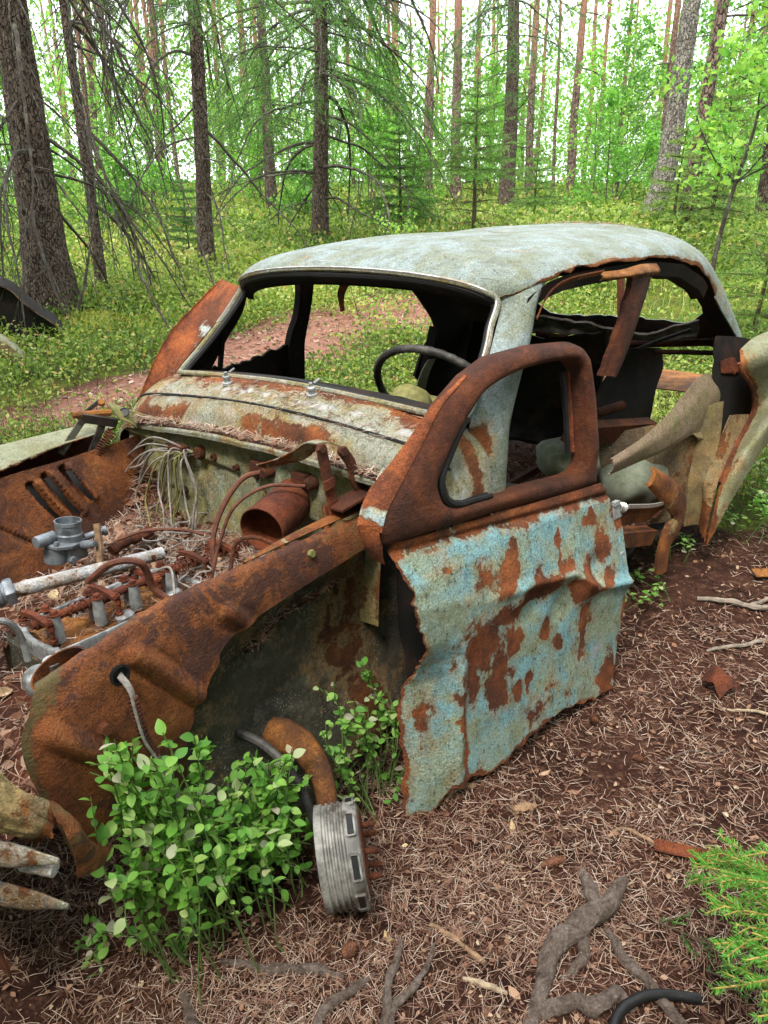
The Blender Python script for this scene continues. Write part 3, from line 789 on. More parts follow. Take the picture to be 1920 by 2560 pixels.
young_spruce((3.2, 17.5), 1.6, 'low spreading spruce behind the rear of the wreck roof', 78, .6, .1, 1.9, .6)
young_spruce((7.6, 20), 2.6, 'tall young spruce deep in the wood behind the leaning pine', 79, .4, .1, 2.2, .6)

def leafy_tree(base, H, label, seed, stems=1, spread=.5, leaf=.05, nleaf=1400, mat='birch_leaf', tone=.5, name='birch_sapling', group='leafy saplings', rad=.022, zmin=.25, ldir=None, cat='sapling', lean=0.0, tw=.35):
    r = np.random.default_rng(seed); t = empty(name, (base[0], base[1], float(gz(*base)))); mb, ml = MB(), MB()
    tips = []
    for s in range(stems):
        d_ = np.array([r.normal(0, .12) + lean, r.normal(0, .12), 1.0]); n = 18
        P = bend((r.normal(0, .04), r.normal(0, .04), -.08), d_, H * r.uniform(.8, 1), n, -.06, .12, r)
        add_tube(mb, P, np.linspace(rad, rad * .2, n), 6, False)
        for k in range(int(12 * H / 2.5) + 4):
            i = r.integers(int(n * zmin), n); a = r.uniform(0, 6.28); dd = np.array([math.cos(a), math.sin(a), r.uniform(.2, .9)])
            L = spread * H * .5 * (1.15 - i / n) * r.uniform(.5, 1.2) + .1
            Q = bend(P[i], dd, L, 7, .25, .3, r); add_tube(mb, Q, np.linspace(rad * .35, .0025, 7), 4, False); tips.append(Q)
            for w in range(3):
                j = r.integers(2, 7); S = bend(Q[j], (Q[j] - Q[j - 1]) + r.normal(0, .05, 3), L * .45, 4, .5, .3, r)
                add_tube(mb, S, .002, 3, False); tips.append(S)
    per = max(3, nleaf // len(tips))
    for Q in tips: spray(ml, Q[1:], r, per, leaf * .7, leaf, tone, .22)
    mb.build('trunk', MT['dead_twig'], t); ml.build('crown', MT[mat], t)
    return tag(t, label, cat, group)

leafy_tree((3.66, 8.86), 3.5, 'slender dark-stemmed rowan sapling with sparse bright leaves behind the wreck tail', 81, 1, .62, .085, 1500, tone=.65, name='rowan_sapling', rad=.03, zmin=.35, lean=.02)
leafy_tree((6.0, 24.0), 4.6, 'thin curved birch sapling left of the pale-based birch', 82, 1, .5, .10, 1100, tone=.55, lean=-.18)
leafy_tree((.12, 10.2), .95, 'tiny leafy sapling on the red path seen through the windshield', 83, 2, .8, .05, 160, tone=.65, name='birch_sapling', rad=.008)
leafy_tree((-.15, 8.1), .75, 'sprig of pale leaves standing on the red path below the dangling mirror arm', 84, 1, .8, .045, 70, tone=.75, rad=.006)
LS = [(-9.0, 19, 3.0), (-7.0, 17.5, 2.6), (-5.6, 20, 3.4), (-4.8, 15.4, 1.8), (-3.6, 24, 3.6), (-1.9, 19.5, 2.4), (-.4, 23, 3.2), (1.1, 20.5, 2.0), (5.4, 20.5, 3.0), (7.2, 26, 5.0), (8.6, 22, 4.2), (9.8, 27, 5.5), (4.0, 31, 5.5), (10.6, 21, 4.4), (3.3, 27, 3.6), (7.8, 16.5, 3.0), (9.4, 17.5, 3.8), (-11, 25, 4.6), (-8.5, 28, 4.8), (-5.2, 30, 4.8), (.6, 31, 5.2), (-2.0, 29, 4.6), (12.6, 27, 5.5), (8.9, 30.5, 6)]
TREES = [(-3.61, 8.48, 'thick rough-barked spruce'), (-2.56, 11.73, 'straight grey spruce'), (-1.13, 14.7, 'spruce with drooping bare branches'), (-2.95, 22.05, 'veiled spruce'), (2.24, 25.68, 'pine behind the young spruce'), (3.28, 21.94, 'broad grey trunk'), (6.55, 29.29, 'lone pine in the sky gap'), (4.7, 14.01, 'pale-based birch'), (4.75, 12.93, 'leaning brown pine'), (-7.82, 22.24, 'slender dark spruce'), (11.84, 31.66, 'slim orange pine right of the birch'), (-9.24, 34.77, 'far reddish pine')]
def sap_label(x_, y_, h_, used):
    order = sorted(TREES, key=lambda t: math.hypot((x_ / y_ - t[0] / t[1]) * 30, (y_ - t[1]) * .3))
    for t in order:
        dx = x_ / y_ - t[0] / t[1]; rel = ('behind' if y_ > t[1] else 'in front of') if abs(dx) < .03 else ('right of' if dx > 0 else 'left of')
        lb = '%s leafy thicket sapling %s the %s' % ('tall' if h_ > 4.3 else ('low' if h_ < 2.7 else 'mid-height'), rel, t[2])
        if lb not in used: used.add(lb); return lb
USED = set()
for k, (x_, y_, h_) in enumerate(LS):
    leafy_tree((x_, y_), h_, sap_label(x_, y_, h_, USED), 100 + k, 2 if k % 3 else 3, .6, .045 + .0028 * y_, int(1000 + 260 * h_), 'bush_leaf' if k % 2 else 'birch_leaf', tone=.45 + .12 * math.sin(k * 2.1), rad=.02, group='saplings of the far thicket', zmin=.12)

# the far wood, one mass beyond 30 m
def far_wood():
    r = np.random.default_rng(5); mb = MB(); mt = MB()
    n = 120000; d = r.uniform(30, 62, n); az = r.uniform(-R(40), R(40), n); x = d * np.sin(az); y = d * np.cos(az)
    h = np.abs(r.normal(0, 3.3, n)) + .1; hi = r.random(n) < .36; h[hi] = r.uniform(3, 12, hi.sum())
    P = np.stack([x, y, gz(x, y) + h], 1)
    dn = vnoise(np.stack([x * .5, h * .9, y * .12], 1), .75, 9, 3) - .07 * np.maximum(h - 4.5, 0) + .38
    k = dn > r.uniform(-.25, .45, n); P = P[k]; d = d[k]; n = len(P)
    V, F = diamonds(P, rand_dirs(n, -.1, r), rand_dirs(n, .8, r), r.uniform(.11, .28, n) * d / 40, r.uniform(.09, .20, n) * d / 40)
    mb.add(V, F, np.repeat(np.clip(.5 + .32 * vnoise(P, .35, 4) + r.normal(0, .16, n), 0, 1), 4))
    w = mb.build('distant_foliage', MT['bush_leaf'])
    for k in range(90):
        d = r.uniform(31, 60); a = r.uniform(-R(38), R(38)); b = (d * math.sin(a), d * math.cos(a))
        Pt = trunk_curve(b, r.normal(0, .02), r.uniform(9, 14), 14, r, .05); add_tube(mt, Pt, np.linspace(r.uniform(.08, .2), .05, 14), 7, False)
    tag(w, 'hazy mass of bright green foliage at the far end of the wood', None, None, 'stuff')
    tag(mt.build('distant_trunks', MT['pine_bark']), 'thin crowded trunks at the far end of the wood', None, None, 'stuff')
far_wood()

# unseen wood around and behind the viewer, added to shut off the low sky
def sky_block_wood():
    r = np.random.default_rng(6); mb = MB(); mt = MB(); n = 26000
    az = r.uniform(R(48), R(312), n); d = r.uniform(4.5, 15, n); h = r.uniform(.1, 9.5, n) ** 1.0
    P = np.stack([d * np.sin(az), d * np.cos(az), gz(d * np.sin(az), d * np.cos(az)) + h], 1)
    k = (vnoise(P, .35, 31, 2) > r.uniform(-1.2, .5, n)); P = P[k]; n = len(P)
    V, F = diamonds(P, rand_dirs(n, -.2, r), rand_dirs(n, .5, r), r.uniform(.3, .7, n), r.uniform(.25, .5, n)); mb.add(V, F, np.repeat(r.uniform(0, .6, n), 4))
    for k in range(46):
        a = r.uniform(R(46), R(314)); d = r.uniform(4.5, 15); b = (d * math.sin(a), d * math.cos(a)); Pt = trunk_curve(b, r.normal(0, .02), r.uniform(8, 12), 14, r, .05); add_tube(mt, Pt, np.linspace(r.uniform(.10, .2), .05, 14), 7, False)
    tag(mb.build('sky_block_foliage', MT['spruce']), 'unseen dark spruce foliage on the near side, added to shut off the low sky', None, None, 'stuff')
    tag(mt.build('sky_block_trunks', MT['spruce_bark']), 'unseen trunks on the near side, added with the sky-blocking foliage', None, None, 'stuff')
sky_block_wood()
# ------------------------------------------------------------------ the wreck: a frame with x forward, y to its left side, z up
a_, ro_, pi_ = R(40.5), R(2.6), R(.1)
Fv = np.array([-math.sin(a_), -math.cos(a_), 0]); Lv = np.array([math.cos(a_), -math.sin(a_), 0])
Rm = np.stack([Fv, Lv, np.array([0, 0, 1.0])], 1)
Ry = np.array([[math.cos(pi_), 0, math.sin(pi_)], [0, 1, 0], [-math.sin(pi_), 0, math.cos(pi_)]])
Rx = np.array([[1, 0, 0], [0, math.cos(ro_), -math.sin(ro_)], [0, math.sin(ro_), math.cos(ro_)]])
Rc = Rm @ Ry @ Rx; Tc = np.array([-.445, 1.945, .05])
CAR = empty('car_wreck')
CAR.matrix_world = Matrix([[*Rc[0], Tc[0]], [*Rc[1], Tc[1]], [*Rc[2], Tc[2]], [0, 0, 0, 1]])
tag(CAR, 'rusted pale blue saloon car wreck without hood or glass, its door hanging open', 'car')
def c2w(p): return np.asarray(p, float) @ Rc.T + Tc

def part(name, P, mat, thick=.0025, attrs=None, parent=None, inner=None, off=-1.0, flip=False):
    P = np.asarray(P, float)
    if flip: P = P[:, ::-1]; attrs = {k: np.asarray(v)[:, ::-1] for k, v in (attrs or {}).items()}
    o = grid_obj(name, P, MT[mat], parent or CAR, 0, attrs)
    if thick:
        md = o.modifiers.new('thickness', 'SOLIDIFY'); md.thickness = thick; md.offset = off
        e = o.modifiers.new('crisp_edges', 'EDGE_SPLIT'); e.split_angle = R(50)
        if inner: o.data.materials.append(MT[inner]); md.material_offset = 1
    return o

def ragged(P, side, amp, seed, depth=4, freq=40):
    """eat unevenly into one border of a grid (side: 0 first row, 1 last row, 2 first col, 3 last col)"""
    P = P.copy(); Q = P if side < 2 else np.swapaxes(P, 0, 1)
    Q = Q if side in (0, 2) else Q[::-1]
    n = Q.shape[1]; t = np.arange(n) * freq / n
    w = np.clip(.5 + .5 * vnoise(t[:, None], .35, seed, 4), 0, 1)
    d = Q[min(depth, len(Q) - 1)] - Q[0]; L = np.linalg.norm(d, axis=1, keepdims=True) + 1e-9
    for k in range(depth):
        Q[k] += d / L * amp * w[:, None] * (1 - k / depth)
    return P

# ---- roof shell ---------------------------------------------------------------
CC = np.array([(-.53, 0, 1.212), (-.565, 0, 1.233), (-.65, 0, 1.258), (-.8, 0, 1.278), (-1.0, 0, 1.288), (-1.4, 0, 1.288), (-1.75, 0, 1.292), (-2.03, 0, 1.284), (-2.25, 0, 1.232), (-2.41, 0, 1.07), (-2.52, 0, .90), (-2.58, 0, .74)])
CE = np.array([(-.605, .525, 1.13), (-.655, .572, 1.152), (-.74, .60, 1.176), (-.85, .608, 1.188), (-1.0, .61, 1.190), (-1.4, .606, 1.186), (-1.72, .60, 1.152), (-1.95, .60, 1.082), (-2.12, .605, .962), (-2.26, .62, .86), (-2.38, .635, .765), (-2.47, .645, .67)])
_cc, _ce = crom(CC, 600), crom(CE, 600)
def S(u, t):
    u = np.asarray(u, float); t = np.asarray(t, float)
    f = np.clip(u, 0, 1) * 599; i = np.minimum(f.astype(int), 598); f = (f - i)[..., None]
    c = _cc[i] * (1 - f) + _cc[i + 1] * f; e = _ce[i] * (1 - f) + _ce[i + 1] * f
    th = np.abs(t) * np.pi / 2; b = 1 - np.maximum(np.cos(th), 0) ** .85
    out = np.stack([c[..., 0] + (e[..., 0] - c[..., 0]) * b, np.sign(t) * e[..., 1] * np.sin(th), c[..., 2] + (e[..., 2] - c[..., 2]) * b], -1)
    return out
UR = .70
uu = np.linspace(0, UR, 90); tt = np.linspace(-1, 1, 110)
U, T_ = np.meshgrid(uu, tt, indexing='ij')
PR = S(U, T_)
PR[..., 2] -= .010 * np.exp(-((PR[..., 0] + 1.28) / .10) ** 2 - ((PR[..., 1] - .48) / .12) ** 2)        # dent in the roof edge
PR[..., 2] += .004 * vnoise(PR, 5, 2, 2)
PR = ragged(PR, 3, .020, 4, 5, 90)
ru = .45 * np.clip((T_ - .86) / .14, 0, 1) + .42 * np.clip((-.62 - T_) / .2, 0, 1) * np.clip(1 - U / .25, 0, 1) + .35 * np.exp(-(U / .012) ** 2) * (T_ > .2) + .12 * np.exp(-((PR[..., 0] + 1.0) / .25) ** 2) * (T_ > .8)
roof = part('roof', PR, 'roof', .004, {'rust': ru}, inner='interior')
# rear quarter with the window opening: loft in surface parameters
def rrect(u0, u1, t0, t1, r, n=10):
    pts = []
    for (cu, ct, a0) in ((u1 - r * .5, t1 - r, 0), (u0 + r * .5, t1 - r, 90), (u0 + r * .5, t0 + r, 180), (u1 - r * .5, t0 + r, 270)):
        for k in range(n):
            a = R(a0 + 90 * k / (n - 1)); pts.append((cu + r * .5 * math.cos(a), ct + r * math.sin(a)))
    return np.array(pts)
inn = ring_loop(rrect(.83, .945, -.47, .47, .16), (.90, 0), 160)
oc = np.array([(UR, -1), (1, -1), (1, 1), (UR, 1)], float)
oo = ring_loop(oc, (.90, 0), 160)
rows = []
for s in np.linspace(0, 1, 22):
    q = inn * (1 - s) + oo * s; rows.append(S(q[:, 0], q[:, 1]))
PQ = np.array(rows); PQ = np.concatenate([PQ, PQ[:, :1]], 1)
PQ[:5] += .006 * vnoise(PQ[:5], 22, 8, 2)[..., None]
rq = np.clip((np.abs(PQ[..., 1]) - .5) / .2, 0, 1) * .25
part('rear_window_surround', PQ, 'roof', .006, {'rust': rq}, inner='interior')

# ---- windscreen pillars --------------------------------------------------------
def pillar(sg, name, bottom, label=None):
    rowsW = [(-.595, .500, 1.150), (-.60, .528, 1.115), (-.525, .555, 1.035), (-.44, .580, .952), (-.362, .602, .878), (-.33, .615, .80), (-.33, .62, .70), (-.335, .62, bottom)]
    rowsD = [(-.74, .598, 1.178), (-.690, .604, 1.130), (-.648, .612, 1.040), (-.575, .628, .950), (-.500, .645, .845), (-.475, .655, .77), (-.47, .655, .69), (-.47, .655, bottom)]
    ctrl = []
    for w, d in zip(rowsW, rowsD):
        w, d = np.array(w), np.array(d); row = []
        for k, f in enumerate((0, .2, .5, .8, 1)):
            p = w * (1 - f) + d * f; bulge = .026 * math.sin(math.pi * f)
            row.append(p + np.array([.5, .75, .2]) * bulge + (np.array([0, -.012, 0]) if k == 4 else 0))
        ctrl.append(row)
    P = surf(ctrl, 90, 26)
    P = ragged(P, 1, .035, 21 + sg, 10, 60)
    z = P[..., 2]
    r = .55 * np.clip((.70 - z) / .08, 0, 1) + .5 * np.exp(-(((P[..., 0] + .36) / .05) ** 2 + ((z - .83) / .06) ** 2)) + .25 * np.clip((np.arange(26) - 22) / 4, 0, 1)[None]
    P = P * np.array([1, sg, 1])
    o = part(name, P, 'roof' if sg > 0 else 'rust_light', .003, {'rust': r}, inner='interior', flip=(sg > 0))
    return o
pillar(1, 'windshield_pillar', .615)
pillar(-1, 'windshield_pillar', .72)

# dark rail inside the roof edge above the door opening
xs_ = np.linspace(-.64, -2.0, 40); ez = np.interp(-xs_, -CE[:, 0], CE[:, 2])
PRl = np.stack([np.stack([xs_, np.full(40, .592), ez - .002], 1), np.stack([xs_, np.full(40, .58), ez - .045], 1), np.stack([xs_, np.full(40, .53), ez - .050], 1)])
part('roof_rail', PRl, 'interior', .003, None, off=0)
# ---- windscreen rim ---------------------------------------------------------------
top = S(np.full(21, .0), np.linspace(.985, -.985, 21))
sideL = crom([(-.35, .598, .874), (-.44, .572, .955), (-.525, .548, 1.040), (-.588, .522, 1.118)], 12)
bot = crom([(-.35, -.598, .874), (-.322, -.52, .886), (-.318, -.3, .899), (-.318, 0, .908), (-.318, .3, .899), (-.322, .52, .886), (-.35, .598, .874)], 30)
rim = np.concatenate([sideL[1:-1], top, (sideL * np.array([1, -1, 1]))[::-1][1:-1], bot])
rim = smooth_closed(rim[::2], 160)
fwd = np.array([.75, 0, .6])
mb = MB(); add_tube(mb, rim + fwd * .006, .0085, 8, False, True); mb.build('windshield_trim', MT['chrome' if False else 'cowl'], CAR)
mb = MB(); c_ = rim.mean(0); add_tube(mb, rim + (c_ - rim) / np.linalg.norm(c_ - rim, axis=1, keepdims=True) * .013 - fwd * .006, .011, 8, False, True); mb.build('windshield_seal', MT['black'], CAR)
mb = MB(); add_tube(mb, rim[:78] + fwd * .014, .0032, 6); add_tube(mb, crom([(-.35, .60, .874), (-.40, .588, .915), (-.47, .568, .985)], 10) + np.array([.014, .008, .010]), [.004, .006, .008, .009, .009, .009, .008, .008, .007, .005], 6)
mb.build('chrome_strip', MT['chrome'], CAR)
# header underside
hd = np.stack([S(np.full(40, .004), np.linspace(-.96, .96, 40)), S(np.full(40, .004), np.linspace(-.96, .96, 40)) + np.array([-.05, 0, -.035]), S(np.full(40, .06), np.linspace(-.94, .94, 40)) + np.array([-.02, 0, -.05])])
part('roof_header', surf(hd, 10, 60) - np.array([0, 0, .012]), 'interior', .002)

# ---- cowl ------------------------------------------------------------------------
cols = [(-.745, -.20), (-.742, -.12), (-.730, -.05), (-.69, -.012), (-.6, 0), (-.4, 0), (-.2, 0), (0, 0), (.2, 0), (.4, 0), (.55, -.003), (.61, -.018), (.645, -.06), (.658, -.12), (.660, -.20), (.655, -.25)]
def crow(x, z, cw):
    out = []
    for y, dz in cols:
        q = min(1, (y / .66) ** 2); out.append((x - .03 * (y / .65) ** 4 if abs(y) < .68 else x - .035, y, z + cw * (1 - q) + dz))
    return out
ctrl = [crow(-.340, .858, .05), crow(-.318, .860, .05), crow(-.262, .842, .05), crow(-.216, .819, .05), crow(-.208, .812, .05), crow(-.180, .784, .047), crow(-.166, .750, .044), crow(-.160, .742, .042), crow(-.128, .738, .042), crow(-.126, .722, .042)]
PC = surf(ctrl, 64, 150)
PC[..., 2] += .004 * vnoise(PC, 8, 12, 3) - .006 * np.exp(-(((PC[..., 0] + .18) / .03) ** 2 + ((PC[..., 1] - .42) / .07) ** 2))
seam = np.abs(np.linspace(0, 9, 64) - 3.5)[:, None]
PC[..., 2] -= .006 * np.exp(-(seam / .18) ** 2) * (np.abs(PC[..., 1]) < .67)
ru = .36 * np.exp(-((PC[..., 0] + .31) / .03) ** 2) * np.clip((PC[..., 1] + .75) / .4, .3, 1) + .26 * np.exp(-((PC[..., 0] + .180) / .020) ** 2) * (.7 + .3 * np.sin(PC[..., 1] * 9)) + .35 * np.clip((.66 - PC[..., 2]) / .05, 0, 1) + .15 * np.exp(-((PC[..., 1] + .62) / .07) ** 2)
pl = .48 * np.exp(-((PC[..., 0] + .25) / .028) ** 2)
part('cowl', PC, 'cowl', .003, {'rust': ru, 'pale': pl}, inner='interior', flip=True)
sm = crom(crow(-.212, .8165, .05), 120)[18:92]
mb = MB(); add_tube(mb, sm + np.array([.001, 0, -.001]), .0042, 6); mb.build('cowl_seam_strip', MT['black'], CAR)
for (x, y) in ((-.268, -.232), (-.281, .124)):
    mb = MB(); z = .845 + .05 * (1 - (y / .66) ** 2) + .003
    add_lathe(mb, [(.001, 0), (.017, 0), (.016, .008), (.011, .010), (.010, .020), (.012, .021), (.012, .027), (.006, .030), (.005, .040), (.001, .041)], (x, y, z), (.2, .1, 1), 14)
    add_lathe(mb, [(.001, 0), (.0035, 0), (.0035, .02), (.001, .021)], (x - .006, y + .004, z + .036), (-.6, .5, .5), 8)
    mb.build('wiper_spindle', MT['alu'], CAR)

# ---- firewall ---------------------------------------------------------------------
yy = np.linspace(-.70, .46, 150); zz = np.linspace(.34, .775, 70)
Z, Y = np.meshgrid(zz, yy, indexing='ij')
X = -.185 + .05 * np.clip((.72 - Z) / .35, 0, 1) - .01 * (Y / .6) ** 2
def ss(a, b, x): t = np.clip((x - a) / (b - a), 0, 1); return t * t * (3 - 2 * t)
X += .018 * ss(.645, .665, Z + .06 * Y) * (1 - ss(-.12, -.06, Y)) + .014 * ss(.53, .548, Z + .02 * Y) * (1 - ss(-.34, -.30, Y)) + .02 * ss(.60, .62, Z + .20 * (Y - .1)) * ss(-.02, .06, Y)
X += .02 * ss(-.42, -.39, Y) * (1 - ss(-.30, -.27, Y)) * (1 - ss(.60, .63, Z)) + .002 * vnoise(np.stack([X, Y, Z], -1), 12, 6, 2)
PF = np.stack([X, Y, Z], -1)
part('firewall', PF, 'firewall', .003, {'rust': .1 * (Z < .5) + .12 * (Y > .25)}, inner='interior')
def fwp(y, z): # point on the firewall
    return np.array([PF[np.argmin(abs(zz - z)), np.argmin(abs(yy - y)), 0] + .001, y, z])
for (y, z, r_) in ((-.60, .655, .010), (-.585, .615, .008), (-.20, .69, .011), (-.10, .676, .009), (.005, .69, .010), (-.02, .66, .008), (.33, .635, .010), (.405, .62, .008), (-.57, .55, .010), (-.335, .565, .012)):
    mb = MB(); add_lathe(mb, [(.001, .004), (r_ * .5, .004), (r_ * .6, .010), (r_, .009), (r_ * 1.15, .0), (r_ * 1.2, -.004)], fwp(y, z), (1, 0, .05), 14); mb.build('grommet', MT['rust_dark'], CAR)

# ---- hinges -------------------------------------------------------------------------
hl = empty('hood_hinge', (0, 0, 0), CAR)
mb = MB(); add_bar(mb, (-.025, .41, .858), (-.056, .41, .680), .030, .006, (1, 0, 0)); add_hex(mb, (-.025, .405, .856), (.1, 1, .1), .013, .014); add_box(mb, (-.038, .415, .765), (.017, 0, -.002), (0, .004, 0), (.001, 0, .012)); mb.build('hinge_arm', MT['rust_red'], hl)
mb = MB(); P = crom([(-.095, .41, .834), (-.125, .41, .79), (-.135, .41, .745), (-.18, .41, .690)], 14)
for k in range(13): add_bar(mb, P[k], P[k + 1] + (P[k + 1] - P[k]) * .15, .028, .006, (1, 0, .4))
add_hex(mb, (-.095, .405, .832), (.1, 1, .1), .013, .014); mb.build('hinge_arm', MT['rust_red'], hl)
mb = MB(); PB = surf([[(-.025, .40, .868), (-.06, .40, .862), (-.10, .40, .842)], [(-.02, .36, .865), (-.06, .36, .862), (-.10, .36, .845)], [(-.015, .33, .845), (-.06, .33, .845), (-.10, .33, .835)], [(.02, .30, .825), (-.02, .29, .805), (-.07, .30, .80)], [(.06, .27, .815), (.03, .27, .798), (.0, .28, .80)]], 20, 12)
part('hinge_bracket', PB, 'cowl', .003, {'rust': np.full(PB.shape[:2], .2)}, hl)
mb = MB(); add_box(mb, (-.15, .40, .690), (.110, 0, -.012), (0, .004, 0), (.003, 0, .026)); add_box(mb, (-.15, .425, .715), (.112, 0, -.012), (0, .03, 0), (0, 0, .003))
for x in (-.10, -.15, -.19): add_hex(mb, (x, .424, .676), (0, 1, 0), .006, .006)
mb.build('hinge_base', MT['rust_dark'], hl)
hr = empty('hood_hinge', (0, 0, 0), CAR)
PB = surf([[(-.060, -.60, .829), (-.095, -.59, .812), (-.125, -.585, .790)], [(-.060, -.57, .815), (-.09, -.565, .795), (-.12, -.56, .770)], [(-.068, -.545, .780), (-.095, -.54, .762), (-.122, -.545, .738)]], 16, 16)
part('hinge_plate', PB, 'wire_green', .003, None, hl if False else hr)
mb = MB(); add_lathe(mb, [(.0135, 0), (.0165, .001), (.0165, .004), (.0135, .005), (.0135, 0)], (-.0945, -.557, .795), (.5, .6, .6), 16); add_lathe(mb, [(.0005, 0), (.0135, 0)], (-.094, -.556, .797), (.5, .6, .6), 16); mb.build('hinge_hole', MT['black'], hr)
mb = MB(); add_bar(mb, (.03, -.60, .800), (-.07, -.57, .765), .03, .012, (0, .4, 1)); add_bar(mb, (.03, -.60, .79), (.12, -.60, .705), .022, .006, (1, 0, 1)); add_bar(mb, (-.035, -.59, .775), (.02, -.60, .68), .024, .006, (1, 0, 0)); add_bar(mb, (-.05, -.62, .835), (.03, -.63, .79), .012, .006, (0, 0, 1)); mb.build('hinge_arm', MT['dead_twig'], hr)
mb = MB(); add_tube(mb, [(.055, -.61, .812), (.0, -.60, .805), (-.06, -.58, .80)], .011, 8); add_hex(mb, (-.045, -.60, .828), (.3, .5, .8), .012, .012); mb.build('hinge_bolt', MT['rust_light'], hr)
mb = MB(); th = np.linspace(0, 2 * np.pi * 11, 200); ax = np.linspace(0, 1, 200)[:, None]; p_, q_ = np.array([-.045, -.565, .745]), np.array([.022, -.575, .675]); d_ = (q_ - p_) / np.linalg.norm(q_ - p_); n_ = np.cross(d_, [0, 1, 0]); n_ /= np.linalg.norm(n_); m_ = np.cross(d_, n_)
add_tube(mb, p_ + (q_ - p_) * ax + .0135 * (np.cos(th)[:, None] * n_ + np.sin(th)[:, None] * m_), .0028, 5); mb.build('hinge_spring', MT['rust_dark'], hr)

# ---- near-side inner fender ---------------------------------------------------------
rowz = [(.662, -.235, .728, .432), (.652, -.235, .740, .456), (.605, -.21, .764, .470), (.555, .26, .786, .474), (.492, .385, .792, .480), (.41, .455, .778, .478), (.32, .47, .758, .466), (.24, .48, .742, .452)]
ctrl = []
for k, (z, xr, xf, y) in enumerate(rowz):
    row = []
    for f in np.linspace(0, 1, 9):
        x = xr + (xf - xr) * f
        dz = (.012 * math.sin(f * 2.2) - .058 * max(0, (f - .72) / .28) ** 1.4) * max(0, 1 - k / 3.5)
        row.append((x, y - .012 * (f > .9), z + dz))
    ctrl.append(row)
PA = surf(ctrl, 120, 170)
def rib(P, a, b, r, h):
    a, b = np.array(a), np.array(b); q = P[..., [0, 2]]; e = b - a; t = np.clip(((q - a) @ e) / (e @ e), 0, 1)
    d = np.linalg.norm(q - a - t[..., None] * e, axis=-1); return h * np.clip(1 - (d / r) ** 2, 0, 1) ** 1.3
for a, b in (((.560, .612), (.445, .462)), ((.742, .540), (.655, .437))): PA[..., 1] += rib(PA, a, b, .027, .022)
PA[..., 1] += rib(PA, (.335, .60), (.275, .53), .026, .012)
PA[..., 1] += .0015 * vnoise(PA, 9, 31, 3) - .004 * np.exp(-(((PA[..., 0] - .35) / .12) ** 2 + ((PA[..., 2] - .52) / .07) ** 2))
PA = ragged(PA, 0, .010, 33, 5, 120); PA = ragged(PA, 2, .02, 35, 8, 60)
pa = np.clip((np.linspace(0, 1, 170) - .93) / .05, 0, 1)[None] + .25 * np.clip((PA[..., 2] - .64) / .012, 0, 1) + .5 * np.clip((.1 - PA[..., 0]) / .2, 0, 1) * (PA[..., 2] > .59)
part('inner_fender', PA, 'rust_apron', .003, {'pale': pa}, off=0)
PL = surf([[(-.235, .432, .662), (-.1, .432, .670), (.0, .432, .672), (.12, .432, .672), (.25, .433, .670)], [(-.235, .405, .668), (-.1, .405, .676), (.0, .408, .678), (.12, .414, .676), (.25, .428, .671)], [(-.235, .390, .650), (-.1, .392, .658), (.0, .396, .66), (.12, .406, .66), (.25, .427, .662)]], 10, 90)
part('fender_lip', ragged(PL, 1, .012, 36, 4, 90), 'firewall', .003, {'rust': np.full((10, 90), .35)})
mb = MB(); add_hex(mb, (.085, .462, .640), (0, 1, .2), .010, .012); mb.build('bolt', MT['wire_green'], CAR)
mb = MB(); add_hex(mb, (.655, .486, .505), (0, 1, .1), .013, .016); mb.build('bolt', MT['rust_dark'], CAR)
# footwell side behind it
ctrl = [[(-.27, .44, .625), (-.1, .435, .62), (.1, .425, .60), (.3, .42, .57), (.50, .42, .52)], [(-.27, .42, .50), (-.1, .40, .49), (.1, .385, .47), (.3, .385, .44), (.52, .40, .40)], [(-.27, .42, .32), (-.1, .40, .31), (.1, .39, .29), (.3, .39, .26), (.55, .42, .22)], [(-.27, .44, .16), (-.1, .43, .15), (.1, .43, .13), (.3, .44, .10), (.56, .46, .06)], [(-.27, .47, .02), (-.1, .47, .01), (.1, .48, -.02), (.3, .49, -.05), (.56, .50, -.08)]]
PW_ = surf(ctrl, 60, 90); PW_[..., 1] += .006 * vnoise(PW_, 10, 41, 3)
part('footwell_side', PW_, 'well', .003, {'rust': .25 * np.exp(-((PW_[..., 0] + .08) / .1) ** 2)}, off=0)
ctrl = [[(-.27, .66, .60), (-.27, .55, .62), (-.27, .44, .625)], [(-.275, .66, .35), (-.275, .55, .35), (-.27, .42, .35)], [(-.28, .66, -.04), (-.28, .55, -.04), (-.27, .45, -.04)]]
part('door_post', surf(ctrl, 30, 20), 'interior', .003, None, off=0)
# suspension arm behind the brake drum
mb = MB(); add_tube(mb, crom([(.22, .42, .20), (.20, .50, .19), (.21, .58, .14), (.25, .64, .06)], 16), [.04, .042, .044, .042, .04, .038, .036, .034, .032, .03, .028, .026, .025, .024, .024, .024], 10); mb.build('suspension_arm', MT['rust_light'], CAR)
mb = MB(); add_tube(mb, crom([(.30, .40, .24), (.28, .48, .22), (.27, .56, .16), (.27, .62, .05)], 16), .011, 8); mb.build('brake_hose', MT['rubber'], CAR)
